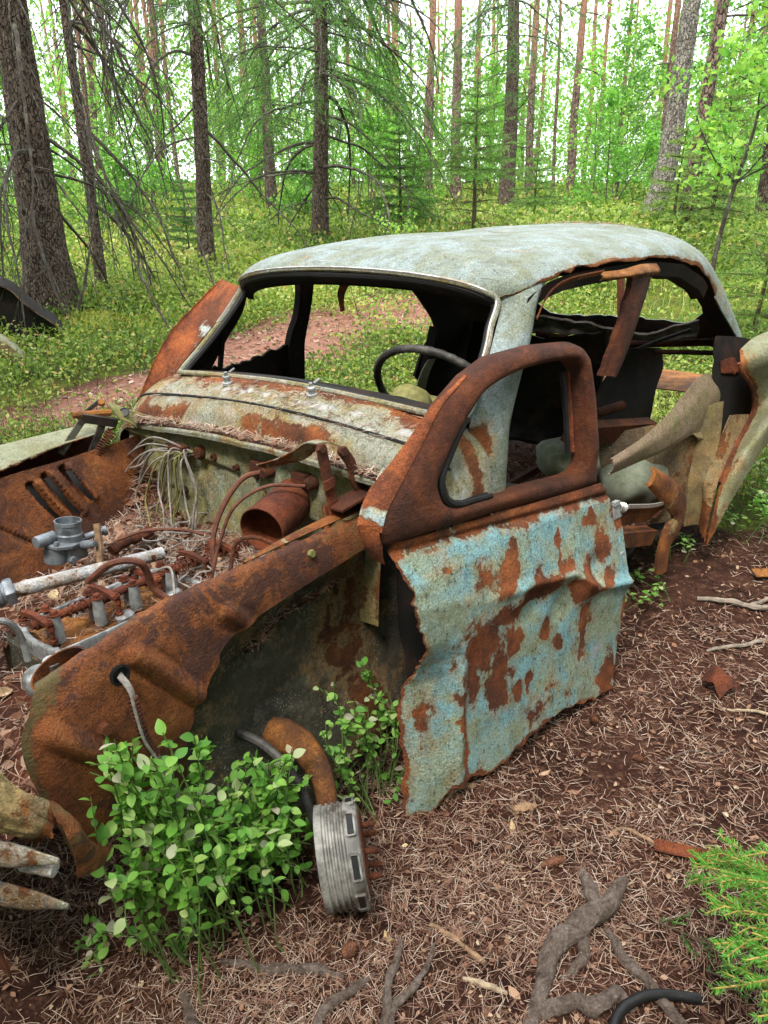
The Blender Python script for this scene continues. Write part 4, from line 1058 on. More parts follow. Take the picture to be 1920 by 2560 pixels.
# wiring through the inner fender
mb = MB(); add_lathe(mb, [(.019, -.004), (.021, .003), (.016, .004), (.0155, -.003), (.001, -.003)], (.606, .492, .597), (0, 1, .05), 16); mb.build('cable_grommet', MT['black'], CAR)
lo = empty('cable_loom', (0, 0, 0), CAR)
P = crom([(.606, .488, .597), (.604, .515, .575), (.605, .525, .53), (.600, .53, .47), (.585, .535, .42), (.57, .55, .33), (.575, .56, .20)], 40)
mb = MB(); th = np.linspace(0, 2 * np.pi * 40, 400); Q = crom(P, 400); Tn, Nn, Bn = frames(Q); add_tube(mb, Q[90:260] + .0085 * (np.cos(th)[:, None] * Nn + np.sin(th)[:, None] * Bn)[90:260], .003, 4); mb.build('loom_sleeve', MT['rust_dark'], lo)
for dx in (-.004, .0, .005):
    mb = MB(); add_tube(mb, P + np.array([dx, .003 + dx, 0]), .0032, 6); mb.build('wire', MT['wire'], lo)

# ---- far-side wing and inner fender -----------------------------------------------------
ctrl = [[(-.08, -.60, .735), (.1, -.585, .730), (.25, -.545, .725), (.45, -.50, .712), (.75, -.46, .68)], [(-.08, -.615, .742), (.1, -.60, .740), (.25, -.57, .737), (.45, -.54, .725), (.75, -.50, .69)], [(-.08, -.70, .745), (.1, -.70, .744), (.25, -.70, .742), (.45, -.70, .733), (.75, -.68, .70)], [(-.08, -.75, .725), (.1, -.75, .725), (.25, -.75, .722), (.45, -.75, .712), (.75, -.73, .68)], [(-.08, -.765, .60), (.1, -.77, .60), (.25, -.77, .59), (.45, -.77, .57), (.75, -.75, .55)], [(-.08, -.765, .30), (.1, -.77, .25), (.25, -.77, .22), (.45, -.77, .2), (.75, -.75, .2)]]
PWG = surf(ctrl, 60, 90); PWG = ragged(PWG, 0, .012, 51, 3, 90)
part('front_wing', PWG, 'rear', .004, {'rust': .45 * np.exp(-np.arange(60)[:, None] / 2.5) * np.ones((1, 90))}, inner='rust_dark', flip=True)
ctrl = [[(-.16, -.60, .70), (.0, -.57, .70), (.15, -.55, .70), (.35, -.53, .70), (.60, -.50, .68), (.80, -.48, .66)], [(-.16, -.58, .60), (.0, -.54, .60), (.15, -.52, .60), (.35, -.50, .60), (.60, -.46, .58), (.80, -.45, .56)], [(-.16, -.56, .50), (.0, -.52, .50), (.15, -.49, .50), (.35, -.46, .49), (.60, -.42, .46), (.80, -.42, .44)], [(-.16, -.54, .36), (.0, -.50, .36), (.15, -.46, .36), (.35, -.42, .34), (.60, -.38, .30), (.80, -.38, .3)]]
PI = surf(ctrl, 90, 130)
for k, (xa, za, xb, zb_) in enumerate(((.262, .655, .205, .535), (.212, .668, .150, .540), (.150, .675, .10, .57))):
    PI[..., 1] -= rib(PI, (xa, za), (xb, zb_), .015, .030); PI[..., 1] += rib(PI, (xa - .022, za), (xb - .022, zb_), .017, .014)
PI[..., 1] -= rib(PI, (.42, .60), (.30, .49), .008, .012)
PI[..., 1] += .003 * vnoise(PI, 9, 52, 2)
part('inner_fender', PI, 'rust', .003, None, off=0)
for k, (xa, za, xb, zb_) in enumerate(((.262, .655, .205, .535), (.212, .668, .150, .540), (.150, .675, .10, .57))):
    y0 = -.525 + .015 * k
    mb = MB(); V = crom([(xa, y0 - .012, za), ((xa + xb) / 2 + .012, y0 + .012, (za + zb_) / 2 + .006), (xb, y0 + .012, zb_)], 8); W = np.array([-.010, -.002, -.002])
    mb.add(np.concatenate([V - W, V + W]), gridf(2, 8)); mb.build('louvre_slot', MT['black'], CAR)

# ---- near-side door: a frame u back, v up, w outward ---------------------------------------
dp0 = np.array([.037, .735, -.08]); dU = np.array([-.99424, .10718, 0]); dV = np.array([-.01114, -.10333, .99458]); dN = np.array([.1066, .98886, .10393])
def DP(u, v, w): return dp0 + np.asarray(u)[..., None] * dU + np.asarray(v)[..., None] * dV + np.asarray(w)[..., None] * dN
DOOR = empty('door', (0, 0, 0), CAR); tag(DOOR, 'hanging door with flaking turquoise paint and a fully rusted window frame')
fr = np.array([(.0, -.005), (.014, .144), (.025, .317), (.050, .426), (.058, .485), (.034, .576), (.030, .666), (.022, .765)])   # front edge
rr_ = np.array([(.885, -.008), (.905, .13), (.926, .276), (.940, .36), (.950, .45), (.946, .541), (.905, .62), (.862, .690)])      # rear edge
nv, nu = 150, 170
fe, re_ = crom(fr, nv), crom(rr_, nv)
s = np.linspace(0, 1, nu)
Ud = fe[:, None, 0] * (1 - s) + re_[:, None, 0] * s; Vd = fe[:, None, 1] * (1 - s) + re_[:, None, 1] * s
bt = crom([(0, 0, 0), (.075, .0, 0), (.15, .052, 0), (.28, .03, 0), (.4, .035, 0), (.59, .045, 0), (.78, .008, 0), (.9, 0, 0)], nu)[:, 1]
bt = np.interp(Ud[0], [0, .07, .13, .17, .286, .40, .59, .78, .9], [-.005, .008, .05, .06, .022, .036, .054, .004, -.008])
Vd = Vd + (bt[None] - Vd[:1]) * np.clip(1 - (np.arange(nv)[:, None] / nv) / .25, 0, 1) ** 1.2
ridge = np.interp(Ud, [0, .15, .27, .42, .54, .65, .74, .95], [.60, .575, .53, .515, .49, .475, .395, .345])
W = .028 * np.exp(-((Vd - ridge) / .14) ** 2) + .018 * np.exp(-((Vd - ridge - .012) / .018) ** 2) * np.clip((Ud - .25) / .2, .15, 1)
W += .05 * (1 - np.clip((Vd) / .5, 0, 1)) * 0 - .03 * np.clip((Vd - .66) / .12, 0, 1)
W += -.028 * np.exp(-(((Ud - .47) / .09) ** 2 + ((Vd - .46) / .055) ** 2)) - .018 * np.exp(-(((Ud - .60) / .05) ** 2 + ((Vd - .40) / .06) ** 2)) + .024 * np.exp(-(((Ud - .70) / .035) ** 2 + ((Vd - .43) / .05) ** 2)) - .020 * np.exp(-(((Ud - .78) / .04) ** 2 + ((Vd - .46) / .04) ** 2)) + .018 * np.exp(-(((Ud - .41) / .03) ** 2 + ((Vd - .49) / .03) ** 2))
crease = np.interp(Vd, [0, .12, .27, .43, .5], [.155, .15, .175, .195, .16])
W += -.060 * np.clip((crease - Ud) / .17, 0, 1.2) * np.clip((.5 - Vd) / .12, 0, 1) + .012 * np.exp(-((Ud - crease) / .02) ** 2) * np.clip((.5 - Vd) / .1, 0, 1)
W += -.03 * np.clip((.06 - Ud) / .06, 0, 1) + .0018 * vnoise(np.stack([Ud, Vd, 0 * Ud], -1), 9, 61, 3) - .012 * np.exp(-((Vd - .745 + .11 * Ud) / .010) ** 2)
PD = DP(Ud, Vd, W)
PD = ragged(PD, 2, .018, 62, 5, 120); PD = ragged(PD, 0, .016, 63, 5, 110); PD = ragged(PD, 3, .006, 64, 4, 90)
_wu, _wv = .022 * vnoise(np.stack([Ud, Vd], -1), 26, 66, 3), .026 * vnoise(np.stack([Ud, Vd], -1), 22, 67, 3)
def blob(u, v, ru_, rv, s_): return s_ * .82 * np.exp(-(((Ud + _wu - u) / ru_) ** 2 + ((Vd + _wv - v) / rv) ** 2))
rust = .42 * np.clip((Vd - .70 + .10 * Ud) / .05, 0, 1)
for b_ in ((.407, .634, .022, .03, .75), (.405, .59, .010, .06, .55), (.594, .605, .022, .018, .75), (.59, .57, .008, .06, .55), (.771, .599, .035, .035, .75), (.371, .572, .05, .045, .62), (.406, .382, .035, .05, .62), (.535, .377, .035, .045, .7), (.26, .407, .07, .06, .62), (.406, .211, .028, .032, .75), (.225, .32, .05, .10, .55), (.856, .066, .05, .07, .7), (.598, .301, .025, .03, .6), (.46, .217, .016, .03, .6), (.45, .475, .15, .045, .72), (.70, .445, .07, .055, .72), (.80, .42, .09, .02, .5), (.18, .20, .02, .22, .5), (.19, .673, .12, .03, .3), (.93, .25, .025, .18, .5), (.93, .60, .05, .06, .6), (.22, .48, .05, .03, .35), (.65, .08, .06, .05, .3), (.05, .5, .03, .05, .35), (.30, .60, .10, .05, .34), (.62, .52, .10, .04, .36), (.34, .28, .06, .14, .45), (.72, .25, .05, .12, .34), (.52, .12, .10, .06, .36), (.10, .30, .05, .10, .3), (.84, .50, .06, .06, .4)):
    rust = np.maximum(rust, blob(*b_))
rust = np.maximum(rust, .38 * np.exp(-(Vd - bt[None]) / .03)); rust = np.maximum(rust, .40 * np.exp(-np.maximum(Ud - fe[:, None, 0], 0) / .012))
pale = blob(.789, .184, .05, .09, .62) + blob(.82, .30, .03, .05, .5) + blob(.26, .10, .06, .05, .42)
part('door_skin', PD, 'door', .004, {'rust': rust, 'pale': pale}, DOOR, inner='rust_dark')
for k, (u, v) in enumerate(((.062, .77), (.225, .75), (.387, .73), (.545, .712), (.697, .697), (.80, .683))):
    mb = MB(); add_lathe(mb, [(.0003, .0), (.0052, .0)], DP(u, v - .004, -.022), dN, 10); mb.build('screw_hole', MT['black'], DOOR)
win = np.array([(.180, .835), (.177, .875), (.204, .911), (.258, .970), (.310, 1.014), (.352, 1.045), (.427, 1.067), (.548, 1.080), (.711, 1.073), (.759, 1.054), (.779, 1.020), (.789, .919), (.792, .79), (.781, .757), (.742, .741), (.555, .760), (.313, .783), (.237, .790), (.197, .808)])
outl = np.array([(.012, .765), (.0, .80), (.025, .845), (.07, .89), (.141, .958), (.225, 1.040), (.319, 1.092), (.415, 1.122), (.583, 1.126), (.735, 1.114), (.79, 1.093), (.818, 1.063), (.843, .951), (.853, .819), (.866, .682), (.70, .694), (.476, .722), (.199, .749)])
wl = smooth_closed(win, 240); cw = np.array([.50, .90])
wi, wo = ring_loop(wl, cw, 260), ring_loop(outl, cw, 260)
prof = [(-.045, -.05), (-.022, -.012), (0, .0), (.12, .010), (.35, .014), (.7, .008), (.92, -.006), (1, -.018), (1.0, -.045)]
rows = []
for s_, w_ in prof:
    d_ = wo - wi; q = wi + d_ * max(s_, 0) + (d_ / np.linalg.norm(d_, axis=1, keepdims=True)) * (min(s_, 0) if s_ < 0 else 0) * -.0
    low = np.clip((.80 - q[:, 1]) / .06, 0, 1); rows.append(DP(q[:, 0], q[:, 1], np.full(len(q), w_ - .008) - .012 * low))
PFm = surf(np.array(rows), 34, 320); PFm[-1] = PFm[-1]
loop = np.linspace(0, 2 * np.pi, 320)
rfm = np.full(PFm.shape[:2], .8)
uvw = (PFm - dp0); fu, fv_ = uvw @ dU, uvw @ dV
rfm -= .75 * np.exp(-(((fu - .205) / .035) ** 2 + ((fv_ - .985) / .055) ** 2)) + .75 * np.exp(-(((fu - .05) / .035) ** 2 + ((fv_ - .82) / .04) ** 2)) + .55 * np.exp(-(((fu - .14) / .06) ** 2 + ((fv_ - .79) / .03) ** 2)) + .5 * np.exp(-((fv_ - .70 + .05 * fu) / .02) ** 2) * (fu > .35)
PFm = np.concatenate([PFm, PFm[:, :1]], 1); rfm = np.concatenate([rfm, rfm[:, :1]], 1)
MT['door_frame'] = worn_metal('rusted_frame_paint', (.36, .50, .56), (.40, .42, .34), bias=.36, lich=.3, scale=9, speck=.3, rk=1.15, warm=.82)
part('window_frame', PFm, 'door_frame', .003, {'rust': rfm}, DOOR, inner='rust_dark', off=0)
# folded front edge of the frame
e1 = np.array([(.0, .80), (.025, .845), (.07, .89), (.141, .958), (.225, 1.040), (.319, 1.092)])
pf = crom(e1, 50); w0 = np.full(50, -.018)
PE = np.stack([DP(pf[:, 0], pf[:, 1], w0), DP(pf[:, 0] - .014, pf[:, 1] + .012, w0 - .012), DP(pf[:, 0] - .030, pf[:, 1] + .020, w0 - .045)])
tp = np.clip(1.5 - np.arange(50) / 33, .15, 1)[None, :, None]
PE = PE[:1] + (PE - PE[:1]) * tp
rE = .75 - .65 * np.exp(-((np.arange(50) - 6) / 5.0) ** 2)[None] + 0 * PE[..., 0]
part('frame_fold', surf(PE, 12, 80), 'door_frame', .003, {'rust': crom(rE.T, 80).T.repeat(4, 0)}, DOOR, off=0)
PT = surf([[DP(.0, .765, -.02), DP(-.005, .79, -.02), DP(.0, .815, -.02)], [DP(.006, .74, -.03), DP(-.02, .775, -.05), DP(-.03, .825, -.05)], [DP(.018, .715, -.04), DP(.0, .74, -.07), DP(-.012, .80, -.08)]], 10, 16)
part('torn_tab', PT, 'door_frame', .003, {'rust': np.full((10, 16), .5)}, DOOR, off=0)
mb = MB(); lo_ = np.concatenate([wl[-5:], wl[:70]]); cs_ = wl
k0 = np.argmin(np.linalg.norm(cs_ - np.array([.36, .778]), axis=1)); k1 = np.argmin(np.linalg.norm(cs_ - np.array([.30, 1.005]), axis=1))
idx = [(k0 + i) % 240 for i in range((k1 - k0) % 240)]
if len(idx) > 140: idx = [(k1 + i) % 240 for i in range((k0 - k1) % 240)]
seal = cs_[idx]; seal = seal + (cw - seal) * .055
sr = .0125 - .006 * np.abs(np.linspace(-1, 1, len(seal))) ** 2
add_tube(mb, DP(seal[:, 0], seal[:, 1], np.full(len(seal), -.014)), sr, 8); q = DP(seal[:, 0] + .004, seal[:, 1], np.full(len(seal), -.032)); add_tube(mb, q, sr, 6)
mb.build('window_seal', MT['black'], DOOR)
mb = MB(); ch = crom([(.765, 1.03), (.772, .92), (.775, .80)], 20); add_tube(mb, DP(ch[:, 0] - .012, ch[:, 1], np.full(20, -.055)), .009, 6); mb.build('glass_channel', MT['black'], DOOR)
mb = MB(); add_tube(mb, DP(ch[:, 0] + .004, ch[:, 1], np.full(20, -.05)), .007, 6); mb.build('channel_rail', MT['rust_red'], DOOR)
# latch with its spring
mb = MB(); add_box(mb, DP(.918, .588, -.005), dU * .018, dV * .022, dN * .012); add_box(mb, DP(.912, .615, .004), dU * .014, dV * .006, dN * .008); add_lathe(mb, [(.001, 0), (.007, 0), (.007, .03), (.001, .03)], DP(.925, .565, -.006), dU, 10)
L_ = mb.build('latch', MT['alu'], DOOR)
mb = MB(); th = np.linspace(0, 2 * np.pi * 6, 120); c0 = DP(.932, .598, -.002); ax = dU * .9 - dV * .35
ax /= np.linalg.norm(ax); n_ = np.cross(ax, dN); n_ /= np.linalg.norm(n_); m_ = np.cross(ax, n_)
add_tube(mb, c0 + np.linspace(0, .035, 120)[:, None] * ax + .014 * (np.cos(th)[:, None] * n_ + np.sin(th)[:, None] * m_), .0028, 5); mb.build('latch_spring', MT['chrome'], DOOR)
mb = MB(); add_lathe(mb, [(.001, .006), (.005, .006), (.006, .004), (.009, .004), (.010, .007), (.015, .006), (.017, 0), (.017, -.006)], DP(.925, .443, .012), dN, 18); mb.build('lock_button', MT['alu'], DOOR)
# ---- engine ----------------------------------------------------------------------------
ENG = empty('engine', (0, 0, 0), CAR)
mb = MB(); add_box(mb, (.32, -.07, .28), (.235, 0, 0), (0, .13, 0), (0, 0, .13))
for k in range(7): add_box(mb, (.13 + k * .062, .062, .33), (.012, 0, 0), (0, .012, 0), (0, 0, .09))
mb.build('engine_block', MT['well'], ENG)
mb = MB(); o_ = [(.125, .075), (.50, .079), (.538, .055), (.552, -.02), (.54, -.10), (.50, -.135), (.15, -.13), (.115, -.10), (.11, .04)]
lp = smooth_closed(np.array([(x, y, .45) for x, y in o_]), 120)
Pq = np.stack([lp + np.array([0, 0, -.035]), lp + np.array([0, 0, .0]), lp + (np.array([.33, -.03, .45]) - lp) * .035 + np.array([0, 0, .003]), lp + (np.array([.33, -.03, .45]) - lp) * .07 + np.array([0, 0, -.002]), lp + (np.array([.33, -.03, .45]) - lp) * .075 + np.array([0, 0, -.03])])
Pq = np.concatenate([Pq, Pq[:, :1]], 1)
part('head_rail', surf(Pq, 16, 240), 'alu', .003, None, ENG, off=0)
lf = np.stack([lp + (np.array([.33, -.03, .45]) - lp) * f - np.array([0, 0, .018 - .006 * f]) for f in np.linspace(.05, 1, 12)]); lf = np.concatenate([lf, lf[:, :1]], 1); lf[..., 2] += .004 * vnoise(lf, 30, 3, 2)
part('head_floor', lf, 'rust_light', 0, None, ENG)
sh0, sh1 = np.array([.552, .0, .503]), np.array([.150, .006, .497])
mb = MB(); add_tube(mb, np.linspace(sh0, sh1, 12), .0105, 12); mb.build('rocker_shaft', MT['rust_red'], ENG)
sx = (sh1 - sh0)
for f in (.115, .385, .63, .90):
    p = sh0 + sx * f; mb = MB()
    add_lathe(mb, [(.015, -.06), (.0145, -.02), (.012, .0), (.012, .010), (.001, .0101)], p + np.array([.0, .026, .008]), (0, 0, 1), 12)
    add_lathe(mb, [(.014, -.06), (.0125, .0), (.001, .0101)], p + np.array([-.004, -.012, .008]), (0, 0, 1), 12)
    o = mb.build('pedestal', MT['alu'], ENG)
    for dy in (.026, -.014):
        mb = MB(); add_lathe(mb, [(.0005, 0), (.0135, 0), (.0135, .003), (.009, .003)], p + np.array([0, dy, .017]), (0, 0, 1), 12); add_hex(mb, p + np.array([0, dy, .019]), (0, 0, 1), .0095, .011); mb.build('bolt', MT['rust_red'], o)
for f in (.045, .19, .31, .46, .555, .70, .82, .955):
    p = sh0 + sx * f; mb = MB()
    A_, B_ = p + np.array([.008, -.055, .014]), p + np.array([-.006, .046, .004])
    P = crom([A_, p + np.array([.002, -.02, .016]), p + np.array([0, .015, .014]), B_], 8)
    for k in range(7): add_bar(mb, P[k], P[k + 1] + (P[k + 1] - P[k]) * .1, .015, .012, (1, 0, 0))
    add_lathe(mb, [(.011, -.010), (.0155, -.009), (.0155, .009), (.011, .010)], p, sx, 14)
    add_lathe(mb, [(.0005, .0), (.0045, .0), (.0045, .024), (.0005, .025)], B_ + np.array([0, .0, -.006]), (0, 0, 1), 8); add_hex(mb, B_ + np.array([0, 0, .006]), (0, 0, 1), .0085, .008)
    add_lathe(mb, [(.005, -.06), (.005, .0), (.008, .002), (.008, -.008), (.006, -.010), (.006, -.03), (.010, -.032), (.010, -.04)], B_ + np.array([0, 0, -.004]), (0, 0, 1), 10)
    for h in range(3): add_lathe(mb, [(.012, -.003), (.015, 0), (.012, .003)], A_ + np.array([0, 0, -.014 - .008 * h]), (0, 0, 1), 12)
    mb.build('rocker_arm', MT['rust_red'], ENG)
    if f in (.19, .46, .70):
        mb = MB(); th = np.linspace(0, 2 * np.pi * 5, 90); q = p - sx * np.linspace(.018, .10, 90)[:, None]
        add_tube(mb, q + .0145 * np.stack([0 * th, np.cos(th), np.sin(th)], 1), .0024, 4); mb.build('shaft_spring', MT['rust_red'], ENG)
for (x, y) in ((.40, -.09), (.27, -.085), (.20, .05), (.345, .052)):
    mb = MB(); add_lathe(mb, [(.024, -.03), (.024, .012), (.019, .018), (.001, .019)], (x, y, .445), (.1, -.1, 1), 14); mb.build('valve_cap', MT['alu'], ENG)
# coolant pipe with its fitting
pp = crom([(.66, -.185, .528), (.545, -.145, .538), (.42, -.095, .543), (.30, -.055, .543), (.165, -.03, .538)], 40)
mb = MB(); add_tube(mb, pp, np.linspace(.0195, .0165, 40) + .0006 * np.sin(np.arange(40)), 16); mb.build('coolant_pipe', MT['pipe'], ENG)
d_ = pp[4] - pp[0]; d_ /= np.linalg.norm(d_)
mb = MB(); add_lathe(mb, [(.001, -.09), (.028, -.09), (.028, -.02), (.031, -.018), (.031, .02), (.027, .022), (.027, .03)], pp[9] - d_ * .012, d_, 22)
add_lathe(mb, [(.018, .028), (.034, .028), (.036, .032), (.036, .046), (.033, .050), (.018, .050)], pp[9] - d_ * .012, d_, 6); mb.build('pipe_union', MT['carb'], ENG)
mb = MB(); P = crom([(.445, .10, .605), (.41, .16, .655), (.37, .20, .655), (.351, .20, .62), (.338, .20, .57), (.308, .24, .535), (.285, .33, .545), (.28, .40, .60)], 50); add_tube(mb, P, .0085, 8); mb.build('rubber_tube', MT['brown_hose'], ENG)
mb = MB(); P = crom([(.215, -.02, .50), (.20, .05, .53), (.24, .12, .50), (.275, .17, .47), (.285, .19, .45)], 30); add_tube(mb, P, .0035, 6); mb.build('spark_cable', MT['wire'], ENG)
# carburettor
cb = np.array([.315, -.285, .505]); ax_ = np.array([-.12, .03, 1.0]); ax_ /= np.linalg.norm(ax_)
CB = empty('carburettor', (0, 0, 0), ENG) if False else None
mb = MB(); add_lathe(mb, [(.001, 0), (.028, 0), (.033, .004), (.034, .045), (.030, .048), (.001, .048)], cb + np.array([.022, .0, .0]), ax_, 20)
add_box(mb, cb + np.array([-.018, .012, .028]), (.030, .006, .002), (-.006, .028, 0), (-.002, 0, .026))
V, F = lathe([(.001, .048), (.052, .048), (.053, .056), (.046, .060), (.001, .061)], 8); mb.add(orient(V, cb + np.array([.005, .004, 0]), ax_), F)
add_lathe(mb, [(.036, .058), (.037, .075), (.034, .078), (.034, .10), (.036, .102), (.036, .112), (.033, .112), (.032, .085), (.010, .075), (.001, .075)], cb + np.array([-.012, .008, 0]), ax_, 26)
add_lathe(mb, [(.001, 0), (.016, 0), (.017, .004), (.017, .055), (.001, .056)], cb + np.array([.072, .010, .078]), (-1, -.15, -.05), 16)
add_lathe(mb, [(.001, 0), (.012, 0), (.012, .04), (.009, .042), (.009, .055), (.001, .056)], cb + np.array([-.035, .035, .040]), (-.35, 1, .2), 14)
add_lathe(mb, [(.001, 0), (.010, 0), (.010, .05), (.014, .05), (.014, .06), (.001, .06)], cb + np.array([-.055, .03, .055]), (-1, .3, .1), 12)
add_hex(mb, cb + np.array([.03, .035, .058]), ax_, .008, .014); add_hex(mb, cb + np.array([.0, .042, .012]), (0, 1, 0), .010, .012)
mb.build('carburettor', MT['carb'], ENG)
mb = MB(); add_tube(mb, [(.235, -.225, .60), (.245, -.21, .55), (.262, -.20, .47)], .010, 8); mb.build('linkage_rod', MT['stick'], ENG)
mb = MB(); add_tube(mb, crom([(.20, -.24, .50), (.15, -.245, .51), (.10, -.255, .505), (.05, -.275, .50)], 16), [.017 + .003 * math.sin(k * 1.7) for k in range(16)], 9); mb.build('exhaust_stub', MT['rust_dark'], ENG)
mb = MB(); add_tube(mb, crom([(.185, -.22, .535), (.12, -.18, .55), (.05, -.12, .545), (.0, -.07, .525)], 16), .005, 6); mb.build('fuel_line', MT['brown_hose'], ENG)
mb = MB(); P = crom([(.665, .09, .56), (.655, .09, .59), (.635, .10, .585), (.620, .11, .55), (.620, .12, .49)], 24)
add_tube(mb, P, .0075, 8); mb.build('lifting_eye', MT['alu'], ENG)
mb = MB(); add_lathe(mb, [(.001, 0), (.034, 0), (.036, .02), (.030, .04), (.024, .045), (.001, .046)], (.60, .11, .41), (.2, .1, 1), 16); add_lathe(mb, [(.001, 0), (.018, 0), (.018, .07), (.001, .07)], (.60, .17, .44), (0, .3, 1), 12); mb.build('water_pump', MT['alu'], ENG)
mb = MB(); th = np.linspace(0, 2 * np.pi, 60, endpoint=False); cc = np.array([.605, .245, .505]); e1_, e2_ = np.array([-.75, .35, .35]), np.array([.25, .75, -.3])
e1_ /= np.linalg.norm(e1_); e2_ -= e1_ * (e1_ @ e2_); e2_ /= np.linalg.norm(e2_); nn = np.cross(e1_, e2_); nn *= np.sign(nn[2])
ring = cc + .062 * np.cos(th)[:, None] * e1_ + .042 * np.sin(th)[:, None] * e2_
Pg = np.stack([ring + nn * .012, ring * .985 + cc * .015 - nn * .01, ring - nn * .055]); Pg = np.concatenate([Pg, Pg[:, :1]], 1); part('hose_collar', surf(Pg, 8, 100), 'rust', .004, None, ENG, off=0)

# ---- wiring on the firewall -------------------------------------------------------------
WH = empty('wiring_harness', (0, 0, 0), CAR)
mb = MB(); add_lathe(mb, [(.001, .02), (.016, .02), (.020, .014), (.022, 0), (.024, -.01)], fwp(-.265, .695), (1, .1, .1), 16); add_box(mb, fwp(-.345, .70) + np.array([.02, 0, 0]), (.015, 0, 0), (0, .045, 0), (0, 0, .014)); mb.build('junction_box', MT['rust_dark'], WH)
src_ = fwp(-.28, .69) + np.array([.02, 0, 0]); r = np.random.default_rng(3)
WPT = [((-.60, .02, .60), (-.50, .04, .655), 'wire'), ((-.56, .03, .42), (-.60, .05, .56), 'wire'), ((-.50, .05, .44), (-.54, .06, .56), 'wire'), ((-.41, .0, .42), (-.43, .05, .55), 'wire_green'), ((-.44, .02, .41), (-.40, .05, .58), 'wire_green'), ((-.38, .02, .43), (-.36, .06, .56), 'wire_green'), ((-.35, .03, .42), (-.32, .07, .56), 'wire_green'), ((-.40, .05, .42), (-.33, .06, .52), 'wire_green'), ((-.30, .04, .44), (-.30, .06, .58), 'wire_green'), ((-.32, .05, .43), (-.27, .07, .55), 'wire'), ((-.235, .03, .42), (-.25, .04, .58), 'wire'), ((-.225, .04, .43), (-.24, .045, .60), 'wire'), ((-.45, .06, .47), (-.39, .08, .54), 'wire'), ((-.43, .03, .455), (-.47, .03, .52), 'wire_green'), ((-.52, .06, .43), (-.63, .07, .60), 'wire'), ((-.47, .08, .44), (-.58, .10, .57), 'wire'), ((-.42, .09, .45), (-.52, .09, .53), 'wire'), ((-.34, .10, .45), (-.44, .10, .55), 'wire_green'), ((-.29, .09, .46), (-.36, .10, .60), 'wire'), ((-.26, .08, .45), (-.33, .08, .62), 'wire'), ((-.64, .05, .60), (-.56, .06, .66), 'wire')]
for k, (e, m_, mt_) in enumerate(WPT):
    mb = MB(); st = src_ + np.array([0, -.01 * (k % 4) - .03 * (k < 3), .004 * (k % 3)])
    xb = -.155
    P = crom([st, st * .5 + np.array([xb + m_[1], m_[0], m_[2] + .07]) * .5 + np.array([.02, 0, .02]), (xb + m_[1], m_[0], m_[2]), (xb + m_[1] * 1.1 + .02, (m_[0] + e[0]) / 2 + r.normal(0, .02), (m_[2] + e[2]) / 2), (xb + .06 + e[1], e[0], e[2])], 26)
    add_tube(mb, P, .0028 if k not in (1, 2, 10) else .0042, 6); mb.build('wire', MT[mt_], WH)
for k in range(26):     # loose strands lying on the litter
    mb = MB(); p = np.array([r.uniform(-.08, .16), r.uniform(-.34, .05), .475]); a = r.uniform(0, 6.28); P = [p]
    for q in range(9):
        a += r.normal(0, .55); p = p + np.array([math.cos(a) * .028, math.sin(a) * .028, r.normal(0, .006)]); p[2] = max(.462, p[2]); P.append(p)
    add_tube(mb, crom(P, 24), .0024, 5); mb.build('wire', MT['wire'], WH)
# heater duct and brake lines
dc, dd_ = np.array([.02, .215, .615]), np.array([.92, .30, -.12]); dd_ /= np.linalg.norm(dd_)
mb = MB(); add_lathe(mb, [(.058, -.19), (.061, -.10), (.063, -.02), (.064, .0), (.061, .0), (.058, -.05), (.056, -.12), (.001, -.12)], dc, dd_, 40); mb.build('heater_duct', MT['rust_red'], CAR)
mb = MB(); add_lathe(mb, [(.001, -.055), (.0575, -.06)], dc, dd_, 30); mb.build('duct_litter', MT['rust_dark'], CAR)
for pts, rad_, mt_ in (([fwp(.052, .70) + np.array([.02, 0, 0]), (-.08, .03, .69), (-.02, .015, .63), (.03, .02, .56), (.06, .04, .485)], .008, 'brown_hose'), ([(-.12, .24, .70), (-.04, .18, .71), (.04, .14, .67), (.085, .12, .58), (.13, .12, .48)], .005, 'brown_hose'), ([(.01, .32, .58), (.04, .29, .60), (.07, .245, .62), (.095, .20, .60), (.12, .20, .53), (.13, .215, .47)], .0055, 'rust'), ([(-.12, .31, .66), (-.09, .34, .60), (-.03, .36, .55), (.0, .37, .51)], .007, 'rust')):
    mb = MB(); add_tube(mb, crom(pts, 34), rad_, 8); mb.build('brake_line', MT[mt_], CAR)
for (y, z) in ((.052, .70), (.225, .70)):
    mb = MB(); p = fwp(y, z); add_box(mb, p + np.array([.012, -.028, .004]), (.012, 0, 0), (0, .028, 0), (0, 0, .016)); add_lathe(mb, [(.001, .03), (.012, .03), (.017, .022), (.020, .0)], p + np.array([.004, .01, 0]), (1, .1, -.1), 16); add_lathe(mb, [(.001, .0), (.009, .0)], p + np.array([.0345, .01, -.004]), (1, .1, -.1), 14); mb.build('bulkhead_fitting', MT['rust_dark'], CAR)
mb = MB(); add_box(mb, (.235, .30, .545), (.018, 0, 0), (0, .020, 0), (.0, 0, .010)); add_tube(mb, [(.25, .285, .545), (.27, .30, .53), (.275, .33, .50)], .008, 8); mb.build('ignition_terminal', MT['rust_red'], CAR)

